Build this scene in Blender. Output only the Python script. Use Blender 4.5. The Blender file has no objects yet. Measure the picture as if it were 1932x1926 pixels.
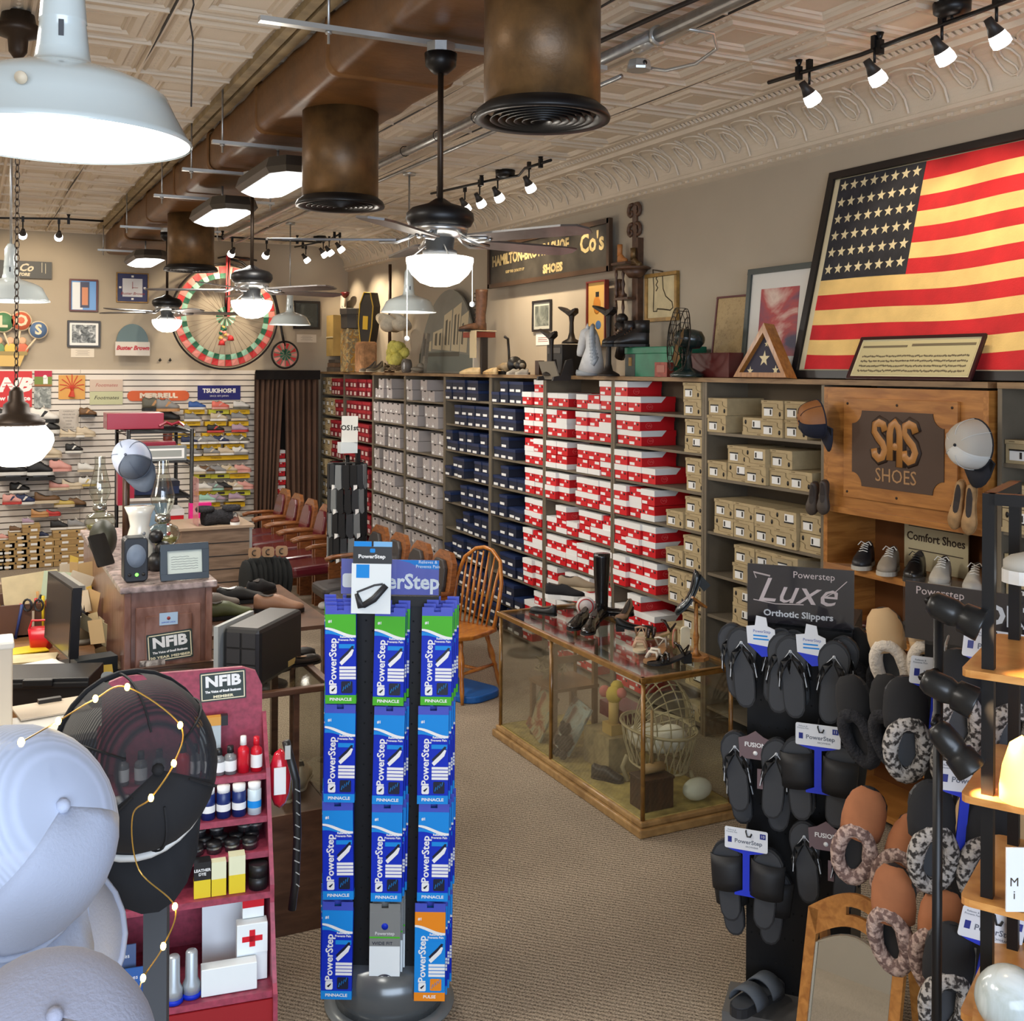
import bpy, bmesh, math, random
from mathutils import Matrix, Vector, Euler
# ---------------------------------------------------------------- camera, world, exposure
SC = bpy.context.scene
COL = SC.collection
F = 2080.0; CX = 966.0; CY = 696.0; H = 2.35; TH = math.atan(1026/2080.0); CT = math.cos(TH); ST = math.sin(TH); K = 0.005
cam_d = bpy.data.cameras.new('camera'); cam = bpy.data.objects.new('camera', cam_d); COL.objects.link(cam)
cam_d.sensor_fit = 'HORIZONTAL'; cam_d.sensor_width = 36.0; cam_d.lens = 36.0*F/1932.0
cam_d.shift_y = -(963.0-CY)/1932.0; cam_d.clip_start = 0.05; cam_d.clip_end = 100
cam.matrix_world = Matrix.Translation((0, 0, H)) @ Matrix.Rotation(-TH, 4, 'Z') @ Matrix.Rotation(math.pi/2, 4, 'X') @ Matrix.Rotation(K, 4, 'Z')
SC.camera = cam
w = bpy.data.worlds.new('sky'); SC.world = w; w.use_nodes = True
w.node_tree.nodes['Background'].inputs['Color'].default_value = (0.55, 0.72, 1.0, 1)
w.node_tree.nodes['Background'].inputs['Strength'].default_value = 1.6
SC.view_settings.view_transform = 'Standard'; SC.view_settings.look = 'None'
SC.view_settings.gamma = 1.0; SC.view_settings.use_curve_mapping = False
SC.view_settings.exposure = 0.0
SC.cycles.max_bounces = 8; SC.cycles.diffuse_bounces = 3; SC.cycles.glossy_bounces = 4
SC.cycles.transmission_bounces = 8; SC.cycles.transparent_max_bounces = 12
SC.cycles.caustics_reflective = False; SC.cycles.caustics_refractive = False
SC.cycles.sample_clamp_indirect = 6.0

def light(name, kind, loc, energy, color=(1, .86, .68), size=.1, target=None, spot=60, size_y=None):
    d = bpy.data.lights.new(name, kind); d.energy = energy; d.color = color
    if kind == 'AREA':
        d.size = size
        if size_y: d.shape = 'RECTANGLE'; d.size_y = size_y
    elif kind == 'SPOT':
        d.spot_size = math.radians(spot); d.spot_blend = .6; d.shadow_soft_size = size
    else: d.shadow_soft_size = size
    o = bpy.data.objects.new(name, d); COL.objects.link(o); o.location = loc
    if target is not None:
        o.rotation_euler = (Vector(target)-Vector(loc)).to_track_quat('-Z', 'Y').to_euler()
    return o
# daylight from the shop windows behind the camera
light('window_daylight', 'AREA', (-0.4, -2.6, 2.2), 270, (.74, .85, 1.0), 4.6, (1.2, 4, 1.2), size_y=2.4)
# fluorescent strips beyond the left edge of the picture that light the left half of the shop
for yy in (4.0, 8.0, 12.0):
    light('ceiling_fluorescent', 'AREA', (-1.2, yy, 3.8), 85, (1, .95, .87), 1.2, (-1.2, yy, 0), size_y=1.0)

# ---------------------------------------------------------------- pixel -> place on a known plane of the room
def ray(u, v):
    du, dv = u-CX, v-CY; xl = du+K*dv; yl = dv-K*du
    return Vector((ST*F+CT*xl, CT*F-ST*xl, -yl))
def PZ(u, v, z): r = ray(u, v); return r*((z-H)/r.z)+Vector((0, 0, H))
def PX(u, v, x): r = ray(u, v); return r*(x/r.x)+Vector((0, 0, H))
def PY(u, v, y): r = ray(u, v); return r*(y/r.y)+Vector((0, 0, H))
def PD(u, v, d): return ray(u, v)*(d/F)+Vector((0, 0, H))
def dep(p): return p[0]*ST+p[1]*CT
# ---------------------------------------------------------------- materials
def lin(c):
    return tuple(((x/12.92) if x <= .04045 else ((x+.055)/1.055)**2.4) for x in c)
_M = {}
def M(name, rgb=None, rough=.6, metal=0, emit=0, noise=0, nscale=40, bump=0, bscale=60, trans=0, ior=1.45, alpha=1, wood=None, rgb2=None, stretch=None, spec=.5, sheen=0, coat=0):
    """rgb in 0..255 sRGB. noise: tonal variation; wood: second colour for grain"""
    if name in _M: return _M[name]
    m = bpy.data.materials.new(name); m.use_nodes = True; nt = m.node_tree; N = nt.nodes; L = nt.links
    b = N['Principled BSDF']; c = lin([x/255 for x in rgb])+(1,)
    b.inputs['Base Color'].default_value = c; b.inputs['Roughness'].default_value = rough; b.inputs['Metallic'].default_value = metal
    b.inputs['Specular IOR Level'].default_value = spec
    if sheen: b.inputs['Sheen Weight'].default_value = sheen
    if coat: b.inputs['Coat Weight'].default_value = coat; b.inputs['Coat Roughness'].default_value = .12
    if emit: b.inputs['Emission Color'].default_value = c; b.inputs['Emission Strength'].default_value = emit
    if trans: b.inputs['Transmission Weight'].default_value = trans; b.inputs['IOR'].default_value = ior
    if alpha < 1: b.inputs['Alpha'].default_value = alpha
    tc = mp = None
    if noise or bump or wood:
        tc = N.new('ShaderNodeTexCoord'); mp = N.new('ShaderNodeMapping'); L.new(tc.outputs['Object'], mp.inputs['Vector'])
        if stretch: mp.inputs['Scale'].default_value = stretch
    if wood:
        n = N.new('ShaderNodeTexNoise'); n.inputs['Scale'].default_value = nscale; n.inputs['Detail'].default_value = 5; n.inputs['Distortion'].default_value = .6
        r = N.new('ShaderNodeValToRGB'); r.color_ramp.elements[0].position = .33; r.color_ramp.elements[1].position = .66
        r.color_ramp.elements[0].color = lin([x/255 for x in wood])+(1,); r.color_ramp.elements[1].color = c
        L.new(mp.outputs[0], n.inputs['Vector']); L.new(n.outputs['Fac'], r.inputs[0]); L.new(r.outputs[0], b.inputs['Base Color'])
    elif noise:
        n = N.new('ShaderNodeTexNoise'); n.inputs['Scale'].default_value = nscale; n.inputs['Detail'].default_value = 4
        r = N.new('ShaderNodeValToRGB'); r.color_ramp.elements[0].position = .3 if rgb2 is None else .44; r.color_ramp.elements[1].position = .7 if rgb2 is None else .56
        lo = [x/255*(1-noise) for x in rgb] if rgb2 is None else [x/255 for x in rgb2]
        hi = [min(1, x/255*(1+noise)) for x in rgb] if rgb2 is None else [x/255 for x in rgb]
        r.color_ramp.elements[0].color = lin(lo)+(1,); r.color_ramp.elements[1].color = lin(hi)+(1,)
        L.new(mp.outputs[0], n.inputs['Vector']); L.new(n.outputs['Fac'], r.inputs[0]); L.new(r.outputs[0], b.inputs['Base Color'])
    if bump:
        n2 = N.new('ShaderNodeTexNoise'); n2.inputs['Scale'].default_value = bscale; n2.inputs['Detail'].default_value = 3
        bu = N.new('ShaderNodeBump'); bu.inputs['Strength'].default_value = bump; bu.inputs['Distance'].default_value = .01
        L.new(mp.outputs[0], n2.inputs['Vector']); L.new(n2.outputs['Fac'], bu.inputs['Height']); L.new(bu.outputs[0], b.inputs['Normal'])
    _M[name] = m; return m
def G(name, rgb=(235, 240, 240), op=.12, rough=.05):
    """thin pane glass: mostly see-through with a glossy reflection"""
    if name in _M: return _M[name]
    m = bpy.data.materials.new(name); m.use_nodes = True; nt = m.node_tree; N = nt.nodes; L = nt.links; N.clear()
    o = N.new('ShaderNodeOutputMaterial'); mx = N.new('ShaderNodeMixShader'); t = N.new('ShaderNodeBsdfTransparent'); g = N.new('ShaderNodeBsdfGlossy')
    lw = N.new('ShaderNodeLayerWeight'); lw.inputs['Blend'].default_value = .12; mm = N.new('ShaderNodeMath'); mm.operation = 'MULTIPLY_ADD'; mm.inputs[1].default_value = .45; mm.inputs[2].default_value = op*.5
    t.inputs['Color'].default_value = lin([x/255 for x in rgb])+(1,); g.inputs['Roughness'].default_value = rough
    L.new(lw.outputs['Fresnel'], mm.inputs[0]); L.new(mm.outputs[0], mx.inputs[0]); L.new(t.outputs[0], mx.inputs[1]); L.new(g.outputs[0], mx.inputs[2]); L.new(mx.outputs[0], o.inputs['Surface'])
    _M[name] = m; return m
def ART(name, cols, scale=6, kind='noise', rough=.5):
    """procedural picture: blotches of the given colours"""
    if name in _M: return _M[name]
    m = bpy.data.materials.new(name); m.use_nodes = True; nt = m.node_tree; N = nt.nodes; L = nt.links; b = N['Principled BSDF']; b.inputs['Roughness'].default_value = rough
    tc = N.new('ShaderNodeTexCoord'); n = N.new('ShaderNodeTexVoronoi' if kind == 'vor' else 'ShaderNodeTexNoise'); n.inputs['Scale'].default_value = scale
    if kind != 'vor': n.inputs['Detail'].default_value = 5; n.inputs['Distortion'].default_value = 1.0
    r = N.new('ShaderNodeValToRGB'); k = len(cols)
    while len(r.color_ramp.elements) < k: r.color_ramp.elements.new(.5)
    for i, c in enumerate(cols):
        e = r.color_ramp.elements[i]; e.position = (.3+.4*i/max(1, k-1)) if kind != 'vor' else (i/max(1, k-1))*.8
        e.color = lin([x/255 for x in c])+(1,)
    L.new(tc.outputs['Object'], n.inputs['Vector']); L.new(n.outputs['Color' if kind == 'vor' else 'Fac'], r.inputs[0]); L.new(r.outputs[0], b.inputs['Base Color'])
    _M[name] = m; return m
# ---------------------------------------------------------------- mesh builder
def RX(a): return Matrix.Rotation(a, 4, 'X')
def RY(a): return Matrix.Rotation(a, 4, 'Y')
def RZ(a): return Matrix.Rotation(a, 4, 'Z')
def TR(x, y=0, z=0): return Matrix.Translation(Vector(x) if hasattr(x, '__len__') else Vector((x, y, z)))
def SCL(x, y, z): return Matrix.Diagonal((x, y, z, 1))
D2R = math.pi/180
_txt = {}
def text_geo(s, size, ext=.001, align='CENTER', shear=0, bold=0):
    key = (s, size, ext, align, shear, bold)
    if key in _txt: return _txt[key]
    c = bpy.data.curves.new('t', 'FONT'); c.body = s; c.size = size; c.extrude = ext; c.align_x = align; c.align_y = 'CENTER'; c.shear = shear; c.resolution_u = 2; c.offset = bold
    o = bpy.data.objects.new('t', c); COL.objects.link(o); dg = bpy.context.evaluated_depsgraph_get(); me = o.evaluated_get(dg).to_mesh()
    r = ([tuple(v.co) for v in me.vertices], [tuple(p.vertices) for p in me.polygons]); o.evaluated_get(dg).to_mesh_clear()
    bpy.data.objects.remove(o); bpy.data.curves.remove(c); _txt[key] = r; return r
class MB:
    def __init__(s, mat=None, X=None): s.v = []; s.f = []; s.mi = []; s.sm = []; s.mats = []; s.mat = mat; s.X = X or Matrix()
    def add(s, vs, fs, mat=None, smooth=False, X=None):
        mat = mat or s.mat; X = s.X @ X if X is not None else s.X
        if mat not in s.mats: s.mats.append(mat)
        k = s.mats.index(mat); n = len(s.v)
        s.v += [tuple(X @ Vector(p)) for p in vs]; s.f += [tuple(i+n for i in f) for f in fs]; s.mi += [k]*len(fs); s.sm += [smooth]*len(fs); return s
    def box(s, lo, hi, mat=None, X=None):
        (a, b, c), (d, e, f) = lo, hi
        return s.add([(a, b, c), (d, b, c), (d, e, c), (a, e, c), (a, b, f), (d, b, f), (d, e, f), (a, e, f)], [(0, 3, 2, 1), (4, 5, 6, 7), (0, 1, 5, 4), (1, 2, 6, 5), (2, 3, 7, 6), (3, 0, 4, 7)], mat, X=X)
    def bc(s, c, d, mat=None, X=None):  # centre+dims
        return s.box([c[i]-d[i]/2 for i in range(3)], [c[i]+d[i]/2 for i in range(3)], mat, X)
    def quad(s, pts, mat=None): return s.add(pts, [tuple(range(len(pts)))], mat)
    def lathe(s, prof, mat=None, n=24, X=None, smooth=True, sx=1, sy=1):
        vs = []; fs = []; k = len(prof)
        for i in range(n):
            a = 2*math.pi*i/n
            for r, z in prof: vs.append((r*math.cos(a)*sx, r*math.sin(a)*sy, z))
        for i in range(n):
            j = (i+1) % n
            for q in range(k-1): fs.append((i*k+q, j*k+q, j*k+q+1, i*k+q+1))
        if prof[0][0] > 1e-5: fs.append(tuple(i*k for i in reversed(range(n))) )
        if prof[-1][0] > 1e-5: fs.append(tuple(i*k+k-1 for i in range(n)))
        return s.add(vs, fs, mat, smooth, X)
    def shell(s, prof, mat=None, n=24, X=None, smooth=True):  # lathe without caps
        vs = []; fs = []; k = len(prof)
        for i in range(n):
            a = 2*math.pi*i/n
            for r, z in prof: vs.append((r*math.cos(a), r*math.sin(a), z))
        for i in range(n):
            j = (i+1) % n
            for q in range(k-1): fs.append((i*k+q, j*k+q, j*k+q+1, i*k+q+1))
        return s.add(vs, fs, mat, smooth, X)
    def cyl(s, p0, p1, r0, r1=None, mat=None, n=12, smooth=True):
        r1 = r0 if r1 is None else r1; p0 = Vector(p0); p1 = Vector(p1); d = p1-p0
        X = TR(p0) @ d.to_track_quat('Z', 'Y').to_matrix().to_4x4()
        return s.lathe([(r0, 0), (r1, d.length)], mat, n, X, smooth)
    def tube(s, pts, r, mat=None, n=8, closed=False, rs=None):
        P = [Vector(p) for p in pts]; k = len(P); vs = []; fs = []; up = Vector((0, 0, 1)); prev = None
        for i, p in enumerate(P):
            a = P[(i-1) % k] if (closed or i > 0) else p; b = P[(i+1) % k] if (closed or i < k-1) else p
            t = (b-a).normalized() if (b-a).length > 1e-9 else Vector((0, 0, 1))
            if prev is None: nx = t.orthogonal().normalized()
            else:
                nx = prev-t*prev.dot(t); nx = nx.normalized() if nx.length > 1e-6 else t.orthogonal().normalized()
            prev = nx; by = t.cross(nx); rr = rs[i] if rs else r
            for j in range(n):
                a2 = 2*math.pi*j/n; vs.append(p+nx*math.cos(a2)*rr+by*math.sin(a2)*rr)
        for i in range(k if closed else k-1):
            i2 = (i+1) % k
            for j in range(n): j2 = (j+1) % n; fs.append((i*n+j, i*n+j2, i2*n+j2, i2*n+j))
        if not closed: fs.append(tuple(reversed(range(n)))); fs.append(tuple((k-1)*n+j for j in range(n)))
        return s.add(vs, fs, mat, n > 5)
    def prism(s, poly, z0, z1, mat=None, X=None, smooth=False):
        n = len(poly); vs = [(x, y, z0) for x, y in poly]+[(x, y, z1) for x, y in poly]
        fs = [tuple(reversed(range(n))), tuple(range(n, 2*n))]
        s.add(vs, fs, mat, False, X); return s.add(vs, [(i, (i+1) % n, n+(i+1) % n, n+i) for i in range(n)], mat, smooth, X)
    def loft(s, rings, mat=None, caps=True, smooth=True, X=None, closed=True):
        n = len(rings[0]); vs = [p for r in rings for p in r]; fs = []
        for i in range(len(rings)-1):
            for j in range(n if closed else n-1): j2 = (j+1) % n; fs.append((i*n+j, i*n+j2, (i+1)*n+j2, (i+1)*n+j))
        if caps: fs.append(tuple(reversed(range(n)))); fs.append(tuple((len(rings)-1)*n+j for j in range(n)))
        return s.add(vs, fs, mat, smooth, X)
    def text(s, t, size, mat=None, X=None, ext=.0008, align='CENTER', shear=0, bold=0):
        v, f = text_geo(t, size, ext, align, shear, bold); return s.add(v, f, mat, False, X)
    def ball(s, c, r, mat=None, n=12, sx=1, sy=1, sz=1, X=None):
        k = max(5, n//2); prof = [(math.sin(math.pi*i/k), -math.cos(math.pi*i/k)) for i in range(k+1)]
        prof[0] = (0, -1); prof[-1] = (0, 1)
        return s.lathe(prof, mat, n, (X or Matrix()) @ TR(c) @ SCL(r*sx, r*sy, r*sz))
    def build(s, name, parent=None, loc=None, rot=None, label=None, cat=None, group=None, kind=None, bevel=0, X=None, sub=0, fixn=True):
        me = bpy.data.meshes.new(name); me.from_pydata(s.v, [], s.f)
        for m in s.mats: me.materials.append(m)
        me.polygons.foreach_set('material_index', s.mi); me.polygons.foreach_set('use_smooth', s.sm)
        if fixn:
            b = bmesh.new(); b.from_mesh(me); bmesh.ops.remove_doubles(b, verts=b.verts, dist=1e-6); bmesh.ops.delete(b, geom=[v for v in b.verts if not v.link_faces], context='VERTS'); bmesh.ops.recalc_face_normals(b, faces=b.faces); b.to_mesh(me); b.free()
        me.update(); o = bpy.data.objects.new(name, me); COL.objects.link(o)
        if parent is not None: o.parent = parent
        if X is not None: o.matrix_local = X
        if loc is not None: o.location = loc
        if rot is not None: o.rotation_euler = rot if hasattr(rot, '__len__') else (0, 0, rot)
        if bevel:
            md = o.modifiers.new('bevel', 'BEVEL'); md.width = bevel; md.segments = 2; md.limit_method = 'ANGLE'
        if sub: md = o.modifiers.new('sub', 'SUBSURF'); md.levels = sub; md.render_levels = sub
        tag(o, label, cat, group, kind); return o
def tag(o, label=None, cat=None, group=None, kind=None):
    if label: o['label'] = label
    if cat: o['category'] = cat
    if group: o['group'] = group
    if kind: o['kind'] = kind
    return o
def T(name, label, cat, loc=(0, 0, 0), rz=0, group=None, X=None):
    o = bpy.data.objects.new(name, None); COL.objects.link(o); o.empty_display_size = .05
    if X is not None: o.matrix_world = X
    else: o.location = loc; o.rotation_euler = (0, 0, rz)
    return tag(o, label, cat, group)
def dup(o, parent=None, top=True, **kw):
    c = o.copy(); COL.objects.link(c); c.parent = parent
    for ch in [x for x in o.children]: dup(ch, c, False)
    if top:
        if 'X' in kw and kw['X'] is not None: c.matrix_world = kw['X']
        if kw.get('loc') is not None: c.location = kw['loc']
        if kw.get('rz') is not None: c.rotation_euler = (0, 0, kw['rz'])
        for a, b in (('label', 'label'), ('cat', 'category'), ('group', 'group')):
            if kw.get(a): c[b] = kw[a]
    return c
ORD = ['first', 'second', 'third', 'fourth', 'fifth', 'sixth', 'seventh', 'eighth', 'ninth', 'tenth', 'eleventh', 'twelfth', 'thirteenth', 'fourteenth', 'fifteenth', 'sixteenth', 'seventeenth', 'eighteenth', 'nineteenth', 'twentieth']
def arc(cx, cy, r, a0, a1, n=12, ry=None):
    ry = r if ry is None else ry
    return [(cx+r*math.cos(D2R*(a0+(a1-a0)*i/n)), cy+ry*math.sin(D2R*(a0+(a1-a0)*i/n))) for i in range(n+1)]
def rrect(w, h, r, n=4, cx=0, cy=0):
    return arc(cx+w/2-r, cy+h/2-r, r, 0, 90, n)+arc(cx-w/2+r, cy+h/2-r, r, 90, 180, n)+arc(cx-w/2+r, cy-h/2+r, r, 180, 270, n)+arc(cx+w/2-r, cy-h/2+r, r, 270, 360, n)
# a face frame that looks towards -X (the aisle), with local x running to the right in the photo (-Y), local y up
FAISLE = Matrix(((0, 0, -1, 0), (-1, 0, 0, 0), (0, 1, 0, 0), (0, 0, 0, 1)))
# a face that looks towards -Y (the camera side): local x = +X, local y = up, local z = -Y
FBACK = Matrix(((1, 0, 0, 0), (0, 0, -1, 0), (0, 1, 0, 0), (0, 0, 0, 1)))
# ---------------------------------------------------------------- the room
XW, YB, ZC, XS = 4.62, 14.42, 4.0, 4.26     # right wall, back wall, ceiling, front plane of the shelving
XL, YF = -2.6, -2.8
wallm = M('wall_paint', (176, 164, 146), .85, noise=.012, nscale=3, bump=.08, bscale=200)
tin = M('tin_ceiling_paint', (212, 198, 178), .55, noise=.02, nscale=5, bump=.15, bscale=90)
def carpet():
    m = bpy.data.materials.new('carpet'); m.use_nodes = True; nt = m.node_tree; N = nt.nodes; L = nt.links; b = N['Principled BSDF']; b.inputs['Roughness'].default_value = 1; b.inputs['Specular IOR Level'].default_value = .1
    tc = N.new('ShaderNodeTexCoord'); vo = N.new('ShaderNodeTexNoise'); vo.inputs['Scale'].default_value = 150; vo.inputs['Detail'].default_value = 2
    wv = N.new('ShaderNodeTexWave'); wv.inputs['Scale'].default_value = 20; wv.inputs['Distortion'].default_value = 3; wv.inputs['Detail'].default_value = 2; wv.bands_direction = 'DIAGONAL'
    big = N.new('ShaderNodeTexNoise'); big.inputs['Scale'].default_value = 2.2; big.inputs['Detail'].default_value = 3
    L.new(tc.outputs['Object'], vo.inputs['Vector']); L.new(tc.outputs['Object'], wv.inputs['Vector']); L.new(tc.outputs['Object'], big.inputs['Vector'])
    a = N.new('ShaderNodeMath'); a.operation = 'MULTIPLY_ADD'; a.inputs[1].default_value = .22; L.new(wv.outputs['Fac'], a.inputs[0]); L.new(vo.outputs['Fac'], a.inputs[2])
    r = N.new('ShaderNodeValToRGB'); r.color_ramp.elements[0].position = .36; r.color_ramp.elements[1].position = .8
    r.color_ramp.elements[0].color = lin((.34, .295, .25))+(1,); r.color_ramp.elements[1].color = lin((.78, .71, .62))+(1,)
    mx = N.new('ShaderNodeMixRGB'); mx.blend_type = 'MULTIPLY'; mx.inputs['Fac'].default_value = .35
    L.new(a.outputs[0], r.inputs[0]); L.new(r.outputs[0], mx.inputs[1]); L.new(big.outputs['Fac'], mx.inputs[2]); L.new(mx.outputs[0], b.inputs['Base Color'])
    bu = N.new('ShaderNodeBump'); bu.inputs['Strength'].default_value = .7; bu.inputs['Distance'].default_value = .006; L.new(a.outputs[0], bu.inputs['Height']); L.new(bu.outputs[0], b.inputs['Normal'])
    return m
MB(carpet()).box((XL, YF, -.05), (XW, YB, 0)).build('floor', kind='structure')
MB(wallm).box((XW, YF, 0), (XW+.12, YB, ZC)).build('wall_right', kind='structure')
MB(wallm).box((XL, YB, 0), (XW+.12, YB+.12, ZC)).build('wall_back', kind='structure')
MB(wallm).box((XL-.12, YF, 0), (XL, YB, ZC)).build('wall_left', kind='structure')
MB(wallm).box((XL-.12, YF-.12, 0), (XW+.12, YF, .5)).box((XL-.12, YF-.12, 3.3), (XW+.12, YF, ZC)).box((XL-.12, YF-.12, .5), (XL+.4, YF, 3.3)).box((XW-.4, YF-.12, .5), (XW+.12, YF, 3.3)).build('wall_front', kind='structure')
# tin ceiling: pressed tiles with nested frames, seams between them
def tin_ceiling():
    mb = MB(tin); P = .572; x0 = .834-P*6; nx = 13; y0 = 5.243-P*14; ny = 30
    prof = [(0, -.0135), (.008, -.0135), (.014, -.001), (.024, -.002), (.034, -.009), (.045, -.002), (.085, -.004), (.1, -.013), (.135, -.013), (.15, -.003), (.165, -.002), (.172, -.009), (.18, -.002)]
    for i in range(nx):
        for j in range(ny):
            xa = x0+i*P; ya = y0+j*P
            if xa > 4.2 or ya > YB: continue
            W = P if xa+P < 4.28 else 4.28-xa
            if W < .1: continue
            cx = xa+W/2; cy = ya+P/2; vs = []; fs = []
            for k, (d, z) in enumerate(prof):
                hx = W/2-min(d, W*.32); hy = P/2-d; vs += [(cx-hx, cy-hy, ZC+z*1.7), (cx+hx, cy-hy, ZC+z*1.7), (cx+hx, cy+hy, ZC+z*1.7), (cx-hx, cy+hy, ZC+z*1.7)]
                if k:
                    for q in range(4): fs.append(((k-1)*4+q, (k-1)*4+(q+1) % 4, k*4+(q+1) % 4, k*4+q))
            k = len(prof)-1; fs.append((k*4, k*4+1, k*4+2, k*4+3)); mb.add(vs, fs)
            # pressed bead ornament along the two side bands
            for q in range(9):
                yy = ya+.07+q*(P-.14)/8
                for xx in (xa+.065, xa+W-.065):
                    mb.add([(xx-.014, yy, ZC-.004), (xx, yy-.022, ZC-.004), (xx+.014, yy, ZC-.004), (xx, yy+.022, ZC-.004), (xx, yy, ZC-.012)], [(0, 1, 4), (1, 2, 4), (2, 3, 4), (3, 0, 4)])
    mb.box((XL, YF, ZC+.001), (XW+.12, YB+.1, ZC+.08))
    mb.build('ceiling', kind='structure', fixn=False)
tin_ceiling()
# deep pressed-metal cove along the right wall
def cove():
    pr = [(4.16, 4.0), (4.17, 3.975), (4.2, 3.97), (4.215, 3.985), (4.235, 3.955), (4.27, 3.95), (4.28, 3.965), (4.3, 3.93)]
    for i in range(9):
        a = i/8*math.pi/2; pr.append((4.3+.27*math.sin(a)*1.0, 3.735+.195*math.cos(a)))
    pr += [(4.555, 3.73), (4.56, 3.71), (4.585, 3.695), (4.575, 3.672), (4.6, 3.662), (4.62, 3.655)]
    mb = MB(tin); y0, y1 = YF, YB
    vs = []; fs = []
    for x, z in pr: vs += [(x, y0, z), (x, y1, z)]
    for i in range(len(pr)-1): fs.append((2*i, 2*i+1, 2*i+3, 2*i+2))
    mb.add(vs, fs, smooth=False)
    def cp(t):  # t 0..1 down the cove
        a = t*math.pi/2; return 4.3+.27*math.sin(a)-.004, 3.735+.195*math.cos(a)-.004
    k = int((YB-1.2)/.27)
    for i in range(k):  # leaf ornament: arch rib + oval
        yc = YB-.16-i*.27
        def pt(y, t): x, z = cp(t); return (x, y, z)
        mb.tube([pt(yc-.128+.0*t, t) for t in (0.12, .3, .5, .7, .95)], .009, n=5)
        mb.tube([pt(yc+.02-.115*math.cos(math.pi*(q/8)), .12+.22*(1-math.sin(math.pi*(q/8)))) for q in range(9)], .007, n=5)
        mb.tube([pt(yc+.06*math.cos(q/10*2*math.pi)-.01, .55+.26*math.sin(q/10*2*math.pi)) for q in range(10)], .007, n=5, closed=True)
        mb.tube([pt(yc-.01+.02*math.sin(q), .35+.08*q) for q in range(7)], .006, n=5)
    n = int((YB-1.2)/.045)
    for i in range(n):  # bead row
        yy = YB-.02-i*.045; mb.add([(4.2, yy, 3.968), (4.2, yy-.03, 3.968), (4.235, yy-.015, 3.957), (4.235, yy-.03, 3.957), (4.22, yy-.02, 3.945)], [(0, 1, 4), (1, 3, 4), (3, 2, 4), (2, 0, 4)])
        if i % 2 == 0: mb.bc((4.577, yy, 3.685), (.016, .03, .018))
    mb.build('trim_1', kind='structure', fixn=False)
cove()
# wooden battens that run beside the duct on the ceiling and wires in the ceiling seams
M('batten', (150, 132, 98), .7, noise=.15, nscale=8)
for x, nm in ((1.43, 'ceiling_batten'), (1.36, 'ceiling_batten')):
    MB(_M['batten']).box((x-.025, 0, ZC-.05), (x+.025, 13.6, ZC-.012)).build(nm, label='long thin wooden batten on the tin ceiling '+('touching the brown duct' if x > 1.4 else 'a hand outside the batten by the duct'), cat='batten')
M('black_cable', (30, 24, 22), .6)
for x in (.832, 2.55, 3.12, 3.7):
    P = [(x+.006*math.sin(y*2.1+x), y, ZC-.012-.008*abs(math.sin(y*1.3+x))) for y in [0.5+i*.3 for i in range(46)]]
    MB(_M['black_cable']).tube(P, .007, n=5).build('ceiling_wire', label={.832: 'dark wire in the ceiling seam left of the brown duct', 2.55: 'dark wire in the ceiling seam nearest the conduit', 3.12: 'dark wire in the middle ceiling seam right of the duct', 3.7: 'dark wire in the ceiling seam nearest the moulding'}[x], cat='wire')
# ---------------------------------------------------------------- steel shelving along the right wall and the shoe boxes on it
steel = M('shelf_steel', (118, 108, 92), .5, .25, noise=.06, nscale=6)
topwood = M('shelf_top_board', (150, 120, 84), .5, wood=(120, 92, 62), nscale=6, stretch=(8, 1, 8))
white = M('white_card', (236, 236, 234), .6)
red = M('red_card', (206, 24, 34), .45)
reddk = M('red_card_faint_print', (222, 92, 92), .5)
kraft = M('kraft_card', (178, 158, 120), .75, noise=.04, nscale=20)
kraftd = M('kraft_card_fold', (128, 110, 78), .8)
navy = M('navy_card', (24, 42, 82), .5); navyd = M('dark_navy_card', (26, 32, 52), .6)
greyc = M('lilac_grey_card', (176, 168, 166), .7); greyp = M('lilac_grey_print', (202, 196, 192), .7)
burg = M('burgundy_card', (158, 36, 46), .55); burgd = M('deep_burgundy_card', (118, 22, 34), .55)
black = M('black_plain', (16, 16, 17), .55); darkp = M('dark_print', (40, 36, 34), .6)
olive = M('olive_card', (110, 116, 92), .6)
TY = {  # width, height, depth
 'r': (.172, .103, .29), 't': (.196, .105, .285), 'n': (.158, .092, .28), 'g': (.18, .108, .29), 'b': (.16, .10, .28)}
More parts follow.
